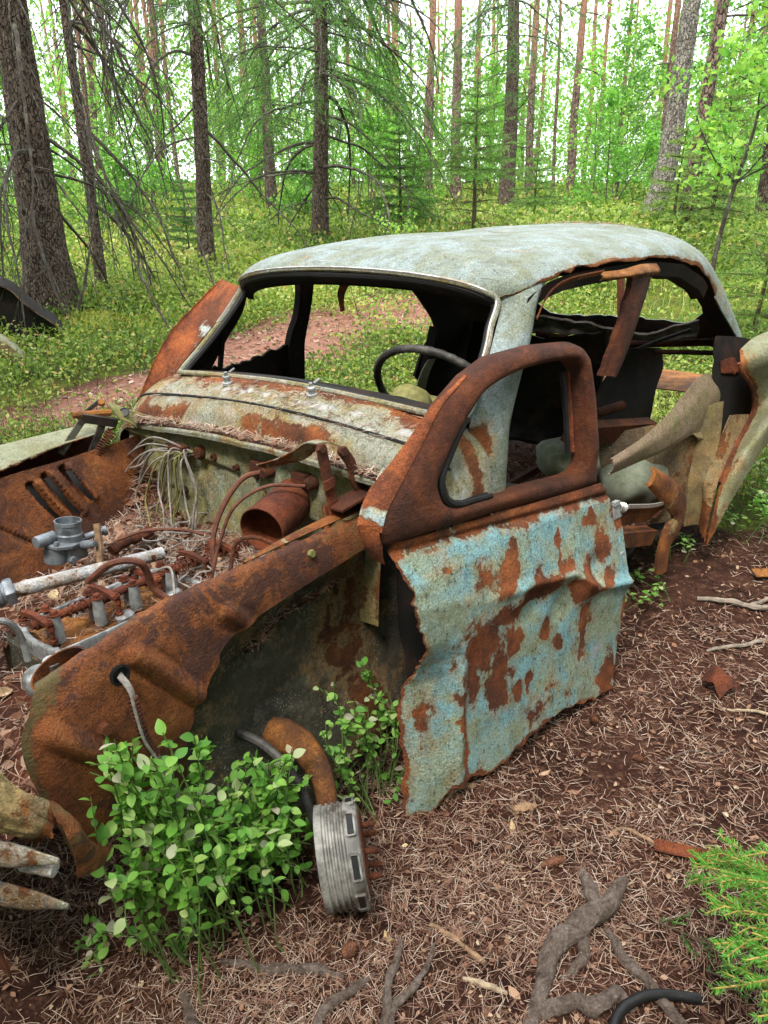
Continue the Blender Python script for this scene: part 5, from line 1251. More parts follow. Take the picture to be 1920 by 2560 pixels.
# ---- crumpled nose -------------------------------------------------------------------------
ctrl = [[(.86, .50, .66), (.85, .51, .60), (.842, .55, .545), (.812, .575, .50), (.80, .58, .465)], [(.90, .54, .63), (.885, .56, .575), (.865, .58, .53), (.84, .60, .485), (.82, .605, .45)], [(.93, .53, .56), (.905, .56, .525), (.88, .575, .49), (.85, .58, .455), (.835, .58, .43)], [(.93, .47, .50), (.90, .50, .47), (.87, .52, .45), (.845, .53, .42), (.83, .54, .40)]]
PN = surf(ctrl, 60, 70); PN += (.010 * vnoise(PN, 16, 71, 4) + .007 * np.abs(vnoise(PN, 30, 70, 2)))[..., None]; PN = ragged(PN, 3, .02, 69, 6, 40)
part('crumpled_nose', PN, 'jamb', .004, {'rust': .10 + .3 * (np.arange(70)[None] > 56) + 0 * PN[..., 0]}, off=0)
ctrl = [[(.815, .578, .50), (.808, .60, .47), (.802, .61, .43), (.796, .60, .38), (.80, .59, .33)], [(.795, .56, .47), (.775, .58, .44), (.765, .59, .40), (.755, .585, .355), (.75, .58, .31)], [(.80, .52, .42), (.78, .53, .40), (.765, .54, .36), (.73, .545, .33), (.70, .54, .30)]]
PN = surf(ctrl, 24, 40); PN += .008 * vnoise(PN, 16, 72, 3)[..., None]; PN = ragged(PN, 1, .03, 73, 6, 50)
part('torn_flap', PN, 'rust_apron', .004, {'pale': np.full(PN.shape[:2], .25)}, off=0)
def blade(a, b, c, w, name, mat):
    P = crom([a, b, c], 30); rad = np.concatenate([np.full(22, w), np.linspace(w, w * .25, 8)]); mb = MB(); V, q, t = tube(P, rad, 14)
    cen = np.concatenate([np.repeat(P, 14, 0), P[:1], P[-1:]]); V = cen + (V - cen) * np.array([.55, .55, 1.0]); V += .002 * vnoise(V, 40, 74, 2)[:, None]
    mb.add(V, q); mb.F.setdefault(3, []).append(t); return mb.build(name, MT[mat], CAR)
MT['bar'] = worn_metal('pitted_chrome', (.50, .50, .50), (.34, .32, .27), bias=.42, lich=.4, scale=12, speck=.5)
MT['bar_dark'] = worn_metal('sooty_bar', (.05, .048, .045), (.12, .11, .10), bias=.45, lich=.3, scale=12, speck=.5, rk=.7)
blade((.93, .30, .462), (.92, .50, .447), (.835, .635, .425), .024, 'grille_bar', 'bar')
blade((.94, .30, .40), (.92, .52, .37), (.845, .66, .355), .022, 'grille_bar', 'bar_dark')
mb = MB(); add_tube(mb, [(.86, .56, .40), (.835, .61, .39)], [.018, .012], 10); mb.build('bar_stub', MT['bar'], CAR)
ctrl = [[(.95, .0, .60), (.94, .2, .60), (.91, .42, .59)], [(.96, .0, .40), (.95, .2, .40), (.92, .45, .38)], [(.95, .0, .10), (.94, .2, .10), (.90, .45, .08)]]
part('front_panel', surf(ctrl, 20, 24), 'rust_dark', .004, None, off=0)

# ---- brake drum ------------------------------------------------------------------------------
DR = empty('brake_drum', (0, 0, 0), CAR)
bc = np.array([.310, .690, .045]); bz = np.array([-.70, .66, .10]); bz /= np.linalg.norm(bz)
prof = [(.020, .082), (.085, .082), (.118, .078), (.128, .066), (.131, .052)]
for k in range(4): prof += [(.131, .050 - k * .013), (.1255, .047 - k * .013), (.1255, .043 - k * .013), (.1315, .040 - k * .013)]
prof += [(.131, -.014), (.120, -.016)]
prof = [(a * .86 if a > .1 else a, b) for a, b in prof]
mb = MB(); add_lathe(mb, prof, bc, bz, 64); mb.build('drum', MT['drum'], DR)
mb = MB(); add_lathe(mb, [(.001, .084), (.04, .084), (.042, .0835), (.088, .0835), (.092, .080)], bc, bz, 40); mb.build('drum_face', MT['rust_dark'], DR)
bx_ = np.cross(bz, [0, 0, 1.0]); bx_ /= np.linalg.norm(bx_); by_ = np.cross(bz, bx_)
for k in range(8):
    t = k * math.pi / 4 + .25; rd = bx_ * math.cos(t) + by_ * math.sin(t); tg = np.cross(bz, rd)
    mb = MB(); add_box(mb, bc + rd * .1095 + bz * .064, rd * .004, tg * .022, bz * .0065); o = mb.build('vent_slot', MT['black'], DR)
    mb = MB(); c4 = bc + rd * .1110 + bz * .064
    for sg in (-1, 1): add_bar(mb, c4 - tg * .026 + bz * .009 * sg, c4 + tg * .026 + bz * .009 * sg, .004, .006, bz); add_bar(mb, c4 + tg * .026 * sg - bz * .009, c4 + tg * .026 * sg + bz * .009, .004, .006, tg)
    mb.build('slot_rim', MT['drum'], DR)
for k in range(5):
    t = k * 2 * math.pi / 5 + .5; rd = bx_ * math.cos(t) + by_ * math.sin(t); mb = MB(); add_lathe(mb, [(.001, .03), (.006, .03), (.007, .026), (.007, 0), (.001, 0)], bc + rd * .055 + bz * .083, bz, 10); mb.build('wheel_stud', MT['rust_dark'], DR)

# ---- steering wheel and dashboard ---------------------------------------------------------
SW = empty('steering_wheel', (0, 0, 0), CAR)
tau, yw = .652, -.1; wn_ = np.array([-math.cos(tau) * math.cos(yw), math.cos(tau) * math.sin(yw), math.sin(tau)]); wa = np.cross([0, 0, 1.0], wn_); wa /= np.linalg.norm(wa); wb = np.cross(wn_, wa); wc = np.array([-.592, .338, .854])
th = np.linspace(0, 2 * np.pi, 120, endpoint=False); mb = MB()
add_tube(mb, wc + .2056 * (np.cos(th)[:, None] * wa + np.sin(th)[:, None] * wb), .0115 + .0009 * np.sin(th * 40), 12, False, True); mb.build('wheel_rim', MT['rubber'], SW)
hubc = wc - wn_ * .035
mb = MB(); add_lathe(mb, [(.001, .02), (.03, .018), (.045, .008), (.05, -.01), (.045, -.03)], hubc, wn_, 24)
mb.build('wheel_hub', MT['wire_green'], SW)
for t in (-.15, math.pi + .15):
    mb = MB(); rd = wa * math.cos(t) + wb * math.sin(t); add_bar(mb, hubc + rd * .04, wc + rd * .198, .028, .008, np.cross(wn_, rd)); mb.build('wheel_spoke', MT['wire_green'], SW)
mb = MB(); add_tube(mb, np.linspace(hubc, hubc - wn_ * .35, 6), .02, 12); mb.build('steering_column', MT['rust_dark'], SW)
ctrl = [[(-.345, y, .872 + .035 * (1 - (y / .66) ** 2)) for y in (-.6, -.3, 0, .3, .6)], [(-.43, y, .862 + .03 * (1 - (y / .66) ** 2)) for y in (-.6, -.3, 0, .3, .6)], [(-.46, y, .82) for y in (-.6, -.3, 0, .3, .6)], [(-.46, y, .70) for y in (-.6, -.3, 0, .3, .6)], [(-.40, y, .64) for y in (-.6, -.3, 0, .3, .6)]]
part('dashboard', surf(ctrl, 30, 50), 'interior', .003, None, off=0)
mb = MB(); th = np.linspace(-.2, math.pi + .2, 20); add_lathe(mb, [(.001, .03), (.04, .028), (.058, .01), (.062, -.02)], (-.47, .33, .875), (-.6, 0, .8), 24); mb.build('instrument_binnacle', MT['wire_green'], CAR)
# dangling mirror arm under the header
mb = MB(); P = crom([(-.62, -.048, 1.195), (-.62, -.048, 1.168), (-.62, -.068, 1.135), (-.62, -.070, 1.105), (-.62, -.067, 1.078)], 20); wd = np.interp(np.arange(20), [0, 5, 8, 14, 19], [.006, .022, .018, .009, .007])
Q = np.stack([P - np.array([0, 1, .15]) * wd[:, None] * np.array([1, .9, 1]), P + np.array([0, 1, .15]) * wd[:, None]]); part('mirror_arm', Q, 'rust_red', .006, None, off=0)

# ---- far side: door, posts and quarter -------------------------------------------------------
ctrl = [[(-.665, -.70, 1.167), (-.548, -.70, 1.106), (-.409, -.70, 1.013), (-.313, -.70, .910), (-.235, -.70, .80)], [(-.650, -.68, 1.150), (-.550, -.685, 1.08), (-.42, -.685, .99), (-.33, -.69, .90), (-.26, -.69, .79)], [(-.615, -.54, 1.135), (-.525, -.565, 1.045), (-.432, -.595, .955), (-.355, -.62, .878), (-.315, -.63, .80)]]
PZ = surf(ctrl, 16, 70); PZ = ragged(PZ, 0, .012, 81, 3, 70)
rz = np.where(np.arange(16)[:, None] < 12, .78, .45) - .06 + 0 * PZ[..., 0]
part('far_door_frame', PZ, 'door_frame', .004, {'rust': rz}, off=0)
ctrl = [[(-.375, -.62, .905), (-.46, -.62, .88), (-.548, -.62, .866), (-.65, -.62, .872), (-.783, -.62, .890), (-.93, -.62, .912)], [(-.375, -.64, .82), (-.46, -.64, .80), (-.548, -.64, .78), (-.65, -.64, .78), (-.783, -.64, .78), (-.93, -.64, .80)], [(-.375, -.65, .60), (-.46, -.65, .58), (-.548, -.65, .56), (-.65, -.65, .56), (-.783, -.65, .56), (-.90, -.65, .58)]]
PZ = surf(ctrl, 20, 80); PZ = ragged(PZ, 0, .022, 82, 4, 60)
part('far_door_panel', PZ, 'interior', .01, None, off=0)
mb = MB(); add_bar(mb, (-.600, -.62, 1.10), (-.536, -.62, .85), .016, .012, (1, 0, 0)); mb.build('quarter_light_post', MT['interior'], CAR)
ctrl = [[(-.935, -.60, 1.15), (-1.015, -.60, 1.15)], [(-.930, -.60, 1.08), (-1.0, -.60, 1.08)], [(-.918, -.61, 1.0), (-.985, -.61, 1.0)], [(-.885, -.62, .925), (-.965, -.62, .92)], [(-.87, -.62, .85), (-.95, -.62, .85)], [(-.87, -.62, .60), (-.93, -.62, .60)]]
part('centre_post', surf(ctrl, 40, 8), 'interior', .03, None, off=0)
ctrl = [[(-1.50, -.60, 1.15), (-1.75, -.60, 1.15), (-2.1, -.60, 1.05), (-2.45, -.62, .75)], [(-1.60, -.60, 1.055), (-1.85, -.60, 1.03), (-2.15, -.61, .92), (-2.48, -.63, .65)], [(-1.70, -.61, .98), (-1.92, -.61, .93), (-2.2, -.62, .80), (-2.48, -.63, .5)], [(-1.83, -.62, .835), (-2.0, -.62, .78), (-2.2, -.63, .62), (-2.48, -.64, .4)], [(-1.76, -.64, .74), (-1.95, -.64, .66), (-2.2, -.64, .5), (-2.48, -.65, .3)], [(-1.70, -.65, .62), (-1.9, -.65, .45), (-2.2, -.65, .3), (-2.48, -.65, .1)]]
part('far_quarter_panel', surf(ctrl, 40, 40), 'interior', .012, None, off=0)
mb = MB(); add_bar(mb, (-1.60, -.45, .875), (-1.50, -.45, .63), .045, .02, (1, .2, 0)); mb.build('seat_belt_post', MT['interior'], CAR)
ctrl = [[(-1.585, -.43, .74), (-1.53, -.43, .745)], [(-1.52, -.42, .68), (-1.46, -.42, .69)], [(-1.45, -.40, .58), (-1.38, -.40, .60)]]
part('seat_side_trim', surf(ctrl, 12, 6), 'rear', .006, None, off=0)
# rear seat wreckage: sprung back and dark side plate
ctrl = [[(-2.14, y, .80 + .03 * math.sin(y * 9)) for y in (-.60, -.4, -.2, 0, .12)], [(-2.10, y, .72) for y in (-.60, -.4, -.2, 0, .14)], [(-2.05, y, .58) for y in (-.60, -.4, -.2, 0, .15)], [(-2.0, y, .42) for y in (-.60, -.4, -.2, 0, .18)], [(-1.86, y, .34) for y in (-.60, -.4, -.2, 0, .18)]]
PS = surf(ctrl, 50, 60); PS += .02 * vnoise(PS, 7, 91, 3)[..., None] * np.array([1, .2, .6])
part('rear_seat', PS, 'interior', .02, None, off=0)
ctrl = [[(-2.15, .20, .755), (-2.30, .23, .735), (-2.46, .25, .71)], [(-2.02, .20, .66), (-2.25, .23, .63), (-2.50, .25, .61)], [(-1.86, .22, .59), (-2.15, .24, .54), (-2.44, .25, .52)], [(-1.80, .25, .45), (-2.1, .26, .42), (-2.38, .26, .40)], [(-1.85, .27, .25), (-2.1, .27, .22), (-2.3, .27, .20)]]
part('seat_back_plate', surf(ctrl, 24, 20), 'interior', .012, None, off=0)
# parcel shelf beams and boot
PSf = surf([[(-2.44, y, .822 - .045 * ss(-.4, .25, np.array(y)) + .07 * ss(.2, .4, np.array(y))) for y in np.linspace(-.48, .42, 9)], [(-2.46, y, .80 - .045 * ss(-.4, .25, np.array(y)) + .05 * ss(.2, .4, np.array(y))) for y in np.linspace(-.48, .42, 9)], [(-2.43, y, .745 - .02 * ss(-.4, .25, np.array(y)) + .05 * ss(.2, .4, np.array(y))) for y in np.linspace(-.48, .42, 9)]], 12, 80)
PSf += .010 * vnoise(PSf, 14, 93, 3)[..., None] * np.array([.3, .3, 1])
part('parcel_shelf', PSf, 'wood', .012, None, off=0)
mb = MB(); add_tube(mb, crom([(-2.43, -.40, .735), (-2.43, -.05, .712), (-2.44, .25, .735), (-2.45, .50, .76)], 24), .018, 8); mb.build('shelf_beam', MT['rust_dark'], CAR)
mb = MB(); add_tube(mb, crom([(-2.30, .44, .83), (-2.25, .30, .77), (-2.2, .15, .70), (-2.1, .0, .66)], 20), .008, 6); mb.build('boot_cable', MT['rubber'], CAR)
mb = MB(); add_tube(mb, crom([(-2.40, .52, .72), (-2.40, .30, .705), (-2.35, .10, .69), (-2.25, -.05, .66)], 20), .012, 6); mb.build('boot_stay', MT['rust_dark'], CAR)
mb = MB(); add_bar(mb, (-2.62, -.06, 1.14), (-2.62, -.02, .72), .034, .02, (0, 1, 0)); mb.build('rear_window_post', MT['rust_dark'], CAR)
ctrl = [[(-2.52, .50, .50), (-2.50, .22, .505), (-2.45, -.1, .51), (-2.45, -.5, .50)], [(-2.85, .52, .50), (-2.85, .25, .515), (-2.85, -.1, .52), (-2.85, -.5, .5)], [(-3.05, .50, .46), (-3.05, .25, .48), (-3.05, -.1, .48), (-3.05, -.5, .46)]]
part('boot_floor', surf(ctrl, 20, 30), 'rust_light', .005, None, off=0)
# sunken floor
fx, fy = np.meshgrid(np.linspace(-.30, -2.5, 70), np.linspace(-.64, .62, 50), indexing='ij')
fz = .16 + .10 * np.exp(-((fx + 1.45) / .35) ** 2) * np.exp(-((fy + .1) / .4) ** 2) + .035 * vnoise(np.stack([fx, fy], -1), 4, 95, 3) - .05 * np.clip((fy - .35) / .25, 0, 1)
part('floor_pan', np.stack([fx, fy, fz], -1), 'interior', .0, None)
for P, w_, mt_ in (([(-1.45, -.15, .335), (-1.20, .12, .31)], .045, 'rust_red'), ([(-1.40, -.42, .37), (-1.75, -.40, .40)], .04, 'rust_dark'), ([(-1.25, .12, .32), (-1.55, .22, .40)], .03, 'rust_dark')):
    mb = MB(); add_bar(mb, P[0], P[1], w_, .025, (0, 1, .2)); mb.build('seat_rail', MT[mt_], CAR)
mb = MB(); add_bar(mb, (-.33, .60, .705), (-.90, .60, .50), .05, .03, (0, .3, 1)); mb.build('door_sill', MT['black'], CAR)
PK = surf([[(-.262, .585, .76), (-.32, .59, .77), (-.38, .595, .755)], [(-.262, .585, .70), (-.32, .59, .70), (-.375, .595, .70)], [(-.262, .585, .62), (-.32, .59, .62), (-.375, .595, .64)]], 16, 16)
part('kick_panel', ragged(PK, 0, .03, 97, 5, 30), 'rear', .003, {'rust': np.full((16, 16), .2)}, off=0)
mb = MB(); add_tube(mb, crom([(-.36, .56, .70), (-.40, .58, .705), (-.46, .60, .71), (-.50, .60, .718)], 12), [.008, .010, .008, .012, .008, .010, .009, .011, .008, .007, .006, .004], 8); mb.build('window_crank', MT['rust_light'], CAR)

# ---- near side rear ---------------------------------------------------------------------------
ctrl = [[(-1.215, .615, 1.165), (-1.30, .615, 1.16), (-1.375, .61, 1.15)], [(-1.20, .61, 1.10), (-1.275, .62, 1.095), (-1.345, .61, 1.09)], [(-1.155, .605, 1.0), (-1.225, .62, .995), (-1.29, .605, .985)], [(-1.11, .60, .92), (-1.18, .615, .91), (-1.235, .60, .895)], [(-1.072, .595, .862), (-1.14, .61, .85), (-1.19, .595, .838)]]
PB_ = surf(ctrl, 50, 20); part('hanging_centre_post', ragged(PB_, 2, .012, 98, 4, 40), 'rust_dark', .02, None, off=0)
mb = MB(); add_tube(mb, crom([(-1.375, .612, 1.15), (-1.345, .612, 1.09), (-1.29, .607, .985), (-1.235, .602, .895), (-1.19, .597, .838)], 20), .006, 6); mb.build('post_edge', MT['cowl'], CAR)
ctrl = [[(-1.02, .60, 1.178), (-1.15, .61, 1.175), (-1.3, .61, 1.180), (-1.45, .60, 1.172)], [(-1.02, .615, 1.165), (-1.15, .63, 1.160), (-1.3, .635, 1.160), (-1.45, .615, 1.150)], [(-1.02, .605, 1.152), (-1.15, .62, 1.148), (-1.3, .625, 1.142), (-1.45, .605, 1.135)]]
part('drip_rail', ragged(surf(ctrl, 10, 60), 1, .012, 99, 4, 50), 'rust_light', .003, None, off=0)
PGu = np.stack([crom([(-.66, .607, 1.09), (-.70, .618, 1.150), (-.80, .622, 1.180), (-1.02, .62, 1.185)], 40), crom([(-.675, .60, 1.085), (-.715, .605, 1.138), (-.81, .61, 1.168), (-1.02, .605, 1.172)], 40)])
part('gutter', ragged(PGu.repeat(3, 0), 5 // 5, .008, 100, 2, 40), 'cowl', .004, {'rust': np.full((6, 40), .35)}, off=0)
# fender: leading edge curve swept back and outward
le = np.array([(-2.07, .72, .80), (-1.99, .755, .765), (-2.02, .765, .72), (-2.16, .765, .64), (-2.235, .765, .53), (-2.15, .765, .465), (-2.0, .765, .376), (-1.905, .765, .295), (-1.85, .765, .16), (-1.83, .765, .04)])
b1 = np.array([(-2.20, .73, .83), (-2.14, .80, .80), (-2.15, .825, .74), (-2.24, .83, .66), (-2.31, .83, .55), (-2.25, .83, .46), (-2.10, .83, .37), (-2.0, .83, .28), (-1.96, .825, .15), (-1.95, .82, .04)])
b2 = np.array([(-2.40, .735, .83), (-2.38, .83, .81), (-2.37, .865, .75), (-2.40, .88, .66), (-2.43, .88, .56), (-2.40, .88, .46), (-2.30, .88, .36), (-2.24, .88, .27), (-2.22, .87, .15), (-2.2, .86, .04)])
b3 = np.array([(-2.75, .70, .79), (-2.75, .80, .76), (-2.75, .84, .70), (-2.75, .86, .62), (-2.75, .86, .54), (-2.75, .86, .45), (-2.75, .85, .36), (-2.75, .85, .27), (-2.75, .84, .15), (-2.75, .83, .04)])
for b_, lo in ((b1, .26), (b2, .44), (b3, .40)): b_[:, 2] = lo + (b_[:, 2] - .04) * (b_[0, 2] - lo) / (b_[0, 2] - .04)
b4 = b3 + np.array([-.45, -.10, -.06])
PX = surf([le, b1, b2, b3, b4], 70, 80); PX += .004 * vnoise(PX, 7, 111, 2)[..., None]
rx = .55 * np.exp(-np.arange(70)[:, None] / 3.0) + .2 * np.clip((.2 - PX[..., 2]) / .15, 0, 1)
part('rear_fender', PX, 'rear', .005, {'rust': rx}, inner='rust_dark')
mb = MB(); add_tube(mb, crom(le[1:8], 40) + np.array([.004, -.004, 0]), .008, 6); mb.build('fender_bead', MT['rust_red'], CAR)
ctrl = [[(-2.235, .750, .505), (-2.16, .735, .52), (-2.06, .72, .535)], [(-2.12, .755, .44), (-2.06, .735, .46), (-1.99, .715, .455)], [(-1.99, .755, .365), (-1.95, .735, .37), (-1.92, .71, .36)], [(-1.90, .755, .29), (-1.89, .735, .285), (-1.87, .71, .29)], [(-1.85, .755, .16), (-1.86, .735, .17), (-1.90, .70, .20)], [(-1.83, .755, .05), (-1.85, .735, .06), (-1.90, .70, .08)]]
part('door_jamb', ragged(surf(ctrl, 50, 20), 1, .03, 112, 6, 30), 'jamb', .003, {'rust': .15 + .25 * (np.arange(50)[:, None] > 36) + np.zeros((50, 20))}, off=0)
ctrl = [[(-2.02, .70, .60), (-1.97, .685, .60), (-1.91, .67, .59)], [(-1.98, .715, .45), (-1.93, .69, .44), (-1.86, .66, .42)], [(-1.90, .715, .30), (-1.87, .69, .29), (-1.83, .66, .28)], [(-1.90, .70, .10), (-1.88, .68, .10), (-1.84, .66, .10)]]
part('jamb_edge', surf(ctrl, 30, 12), 'jamb', .003, None, off=0)
ctrl = [[(-1.93, .665, .52), (-1.75, .60, .56), (-1.60, .50, .55), (-1.5, .40, .53)], [(-1.90, .665, .42), (-1.74, .625, .46), (-1.60, .54, .45), (-1.5, .42, .42)], [(-1.92, .665, .30), (-1.78, .645, .33), (-1.65, .57, .33), (-1.55, .45, .30)], [(-1.95, .66, .12), (-1.82, .65, .14), (-1.70, .58, .14), (-1.6, .46, .12)]]
part('wheel_house', surf(ctrl, 30, 40), 'house', .003, {'rust': np.full((30, 40), .12)}, off=0)
# interior of the quarter seen through the tear
ctrl = [[(-2.0, .63, .86), (-2.2, .67, .83), (-2.42, .70, .78)], [(-2.0, .64, .66), (-2.2, .69, .64), (-2.42, .73, .60)], [(-1.96, .655, .36), (-2.2, .71, .36), (-2.42, .75, .36)]]
part('quarter_inner', ragged(surf(ctrl, 24, 24), 2, .05, 119, 6, 20), 'interior', .004, None, off=0)
mb = MB(); add_box(mb, (-2.13, .645, .80), (.02, .0, -.005), (0, .006, 0), (.0, 0, .032)); add_box(mb, (-2.16, .655, .80), (.007, .0, 0), (0, .006, 0), (.0, 0, .026)); mb.build('lock_striker', MT['alu'], CAR)
PH = surf([[(-2.06, .655, .75), (-2.14, .67, .755), (-2.22, .68, .74)], [(-2.07, .66, .71), (-2.14, .68, .70), (-2.20, .69, .69)], [(-2.08, .665, .685), (-2.15, .68, .675), (-2.2, .69, .67)]], 14, 20); part('torn_lining', ragged(PH, 1, .03, 113, 5, 30), 'rust_red', .003, None, off=0)
# peeled body panel
ctrl = [[(-2.04, .62, .705), (-1.86, .64, .715), (-1.70, .645, .675), (-1.55, .645, .63), (-1.35, .645, .598), (-1.10, .645, .588)], [(-2.10, .645, .665), (-1.90, .66, .66), (-1.72, .665, .62), (-1.56, .665, .585), (-1.36, .66, .572), (-1.10, .655, .57)], [(-2.17, .655, .62), (-1.98, .67, .59), (-1.76, .67, .55), (-1.56, .665, .53), (-1.34, .655, .54), (-1.10, .65, .55)], [(-2.10, .655, .535), (-1.96, .665, .50), (-1.78, .665, .51), (-1.54, .655, .505), (-1.33, .645, .515), (-1.10, .64, .530)]]
PP = surf(ctrl, 40, 110); PP += .003 * vnoise(PP, 6, 115, 2)[..., None]; PP = ragged(PP, 3, .02, 116, 4, 30)
part('peeled_panel', PP, 'strip', .004, {'rust': .28 * np.exp(-(((PP[..., 0] + 2.02) / .06) ** 2 + ((PP[..., 2] - .56) / .05) ** 2))}, off=0)
PT2 = surf([[(-1.97, .665, .505), (-1.88, .665, .50), (-1.79, .665, .515)], [(-2.0, .672, .45), (-1.92, .675, .465), (-1.83, .672, .49)], [(-2.03, .668, .425), (-1.95, .672, .445), (-1.86, .67, .47)]], 14, 20); part('panel_flap', PT2, 'rear', .003, {'rust': np.full((14, 20), .1)}, off=0)
# chassis outrigger, trims
P = crom([(-1.36, .68, .46), (-1.45, .69, .40), (-1.56, .70, .325), (-1.63, .70, .26), (-1.62, .70, .20), (-1.53, .70, .17), (-1.51, .70, .11), (-1.50, .70, .04)], 40)
Tn = np.gradient(P, axis=0); Tn /= np.linalg.norm(Tn, axis=1, keepdims=True); Sn = np.cross(Tn, [0, 1, 0]); Sn /= np.linalg.norm(Sn, axis=1, keepdims=True)
hw = np.interp(np.arange(40), [0, 12, 24, 39], [.034, .055, .058, .040])[:, None]
Sn = np.stack([crom(Sn[::6], 40)[:, k] for k in range(3)], 1)
Pc = np.stack([P + Sn * hw, P + Sn * hw * .5 + np.array([0, .012, 0]), P - Sn * hw * .5 + np.array([0, .012, 0]), P - Sn * hw])
part('chassis_outrigger', surf(Pc, 14, 70), 'jamb', .016, {'rust': np.full((14, 70), .3)}, off=0)
mb = MB(); tr = crom([(-1.15, .70, .418), (-1.37, .70, .352), (-1.50, .70, .325), (-1.60, .70, .305)], 24)
for k in range(23): add_bar(mb, tr[k], tr[k + 1] + (tr[k + 1] - tr[k]) * .1, .014, .006, (0, .2, 1))
mb.build('sill_trim', MT['chrome'], CAR)
PCs = np.stack([tr - np.array([0, .004, .004]), tr - np.array([0, .02, .03]), np.stack([tr[:, 0], tr[:, 1] - .03, np.interp(tr[:, 0], [-1.60, -1.4, -1.15], [.285, .275, .338])], 1)])
part('sill_plate', surf(PCs, 12, 50), 'rust', .004, None, off=0)
mb = MB(); add_bar(mb, (-1.12, .66, .30), (-1.46, .66, .195), .06, .05, (0, .2, 1)); mb.build('chassis_rail', MT['rust'], CAR)
mb = MB(); add_bar(mb, (-1.25, .42, .60), (-1.82, .48, .50), .075, .05, (0, .4, 1)); mb.build('floor_beam', MT['rust_dark'], CAR)
mb = MB(); add_tube(mb, [(-1.62, .34, .585), (-1.80, .37, .585)], .02, 10); mb.build('seat_tube', MT['rust_dark'], CAR)
# ------------------------------------------------------------------ litter
def needle_quads(P, L, W, r, tilt=.25, tone=None, bendy=.05, up=None):
    """thin bent needles lying about points P: two quads each"""
    n = len(P); a = r.uniform(0, 6.28, n); up = np.array([0, 0, 1.0]) if up is None else up
    D = np.stack([np.cos(a), np.sin(a), r.normal(0, tilt, n)], 1); D = unit(D)
    S = unit(np.cross(D, np.array([0, 0, 1.0]) + r.normal(0, .35, (n, 3))))
    L = L[:, None]; Wv = S * (W / 2)[:, None]; B = S * (L * r.normal(0, bendy, (n, 1)))
    A, M_, C = P - D * L / 2, P + B, P + D * L / 2
    V = np.stack([A - Wv, A + Wv, M_ + Wv, M_ - Wv, C + Wv * .6, C - Wv * .6], 1).reshape(-1, 3)
    base = np.arange(n)[:, None] * 6
    F = np.concatenate([base + np.array([[0, 1, 2, 3]]), base + np.array([[3, 2, 4, 5]])])
    t = r.beta(1.7, 1.5, n) if tone is None else np.clip(r.normal(tone, .25, n), 0, 1)
    return V, F, np.repeat(t, 6)

def leaf_bits(P, L, r, tone=None, tilt=.35):
    n = len(P); a = r.uniform(0, 6.28, n); D = unit(np.stack([np.cos(a), np.sin(a), r.normal(0, tilt, n)], 1))
    N_ = unit(np.stack([r.normal(0, tilt, n), r.normal(0, tilt, n), np.ones(n)], 1)); S_ = unit(np.cross(D, N_)); U_ = np.cross(S_, D)
    W = L * r.uniform(.4, .8, n); c = r.normal(0, .22, n)
    L_, W_, C_ = L[:, None], W[:, None], (c * L)[:, None]
    V = np.stack([P - D * L_ * .5, P - D * L_ * .12 + S_ * W_ * .5 + U_ * C_, P + D * L_ * .25 + S_ * W_ * .36 + U_ * C_ * .7, P + D * L_ * .5 + U_ * C_ * .5, P + D * L_ * .22 - S_ * W_ * .40 + U_ * C_ * .8, P - D * L_ * .15 - S_ * W_ * .46 + U_ * C_], 1).reshape(-1, 3)
    base = np.arange(n)[:, None] * 6
    F = np.concatenate([base + np.array([[0, 1, 2, 3]]), base + np.array([[0, 3, 4, 5]])])
    t = r.beta(2, 2.2, n) if tone is None else np.clip(r.normal(tone, .2, n), 0, 1)
    return V, F, np.repeat(t, 6)

def ground_pts(n, r, d0=.7, d1=4.2, az=52):
    d = np.exp(r.uniform(math.log(d0), math.log(d1), n)); a = r.uniform(-R(az), R(az), n); x, y = d * np.sin(a), d * np.cos(a)
    k = (green(x, y) < .5); x, y = x[k], y[k]
    return x, y
def floor_z(x, y):
    nr = np.clip(1 - np.hypot(x - .4, y - 2) / 6, 0, 1)
    return gz(x, y) + nr * .007 * vnoise(np.stack([x, y], -1), 9, 3, 3)

r = np.random.default_rng(21)
x, y = ground_pts(96000, r); z = floor_z(x, y)
cl = vnoise(np.stack([x, y], 1), 2.6, 17, 3)
k = cl > r.uniform(-.8, .6, len(x)); x, y, z = x[k], y[k], z[k]; n = len(x); dd = np.hypot(x, y)
mb = MB(); V, F, t = needle_quads(np.stack([x, y, z + r.uniform(.002, .014, n)], 1), r.uniform(.018, .05, n), np.clip(.00105 * (.65 + dd * .5), .0012, .0045), r); mb.add(V, F, t)
stuff('pine_needle_litter', mb, MT['dry_needle'], 'dense scatter of dry brown pine needles over the forest floor')
x, y = ground_pts(12500, r, .7, 5); n = len(x); dd = np.hypot(x, y)
mb = MB(); V, F, t = leaf_bits(np.stack([x, y, floor_z(x, y) + r.uniform(.003, .012, n)], 1), r.uniform(.005, .017, n) * np.clip(.7 + dd * .25, .9, 2), r); mb.add(V, F, t)
stuff('bark_flakes', mb, MT['dry_leaf'], 'small bark flakes and leaf crumbs strewn over the forest floor')
# the path beyond
x = r.uniform(-4.5, 3.5, 30000); y = r.uniform(3.8, 11.5, 30000); k = (path_dist(x, y) < 1.05) & ~in_car(x, y); x, y = x[k], y[k]; n = len(x)
mb = MB(); V, F, t = needle_quads(np.stack([x, y, gz(x, y) + r.uniform(.004, .02, n)], 1), r.uniform(.03, .08, n), np.full(n, .006), r); mb.add(V, F, t)
V, F, t = leaf_bits(np.stack([x, y, gz(x, y) + .012], 1)[::4], r.uniform(.02, .06, len(x[::4])), r, .5); mb.add(V, F, t)
stuff('path_litter', mb, MT['dry_needle'], 'reddish needle litter covering the trodden path behind the wreck')
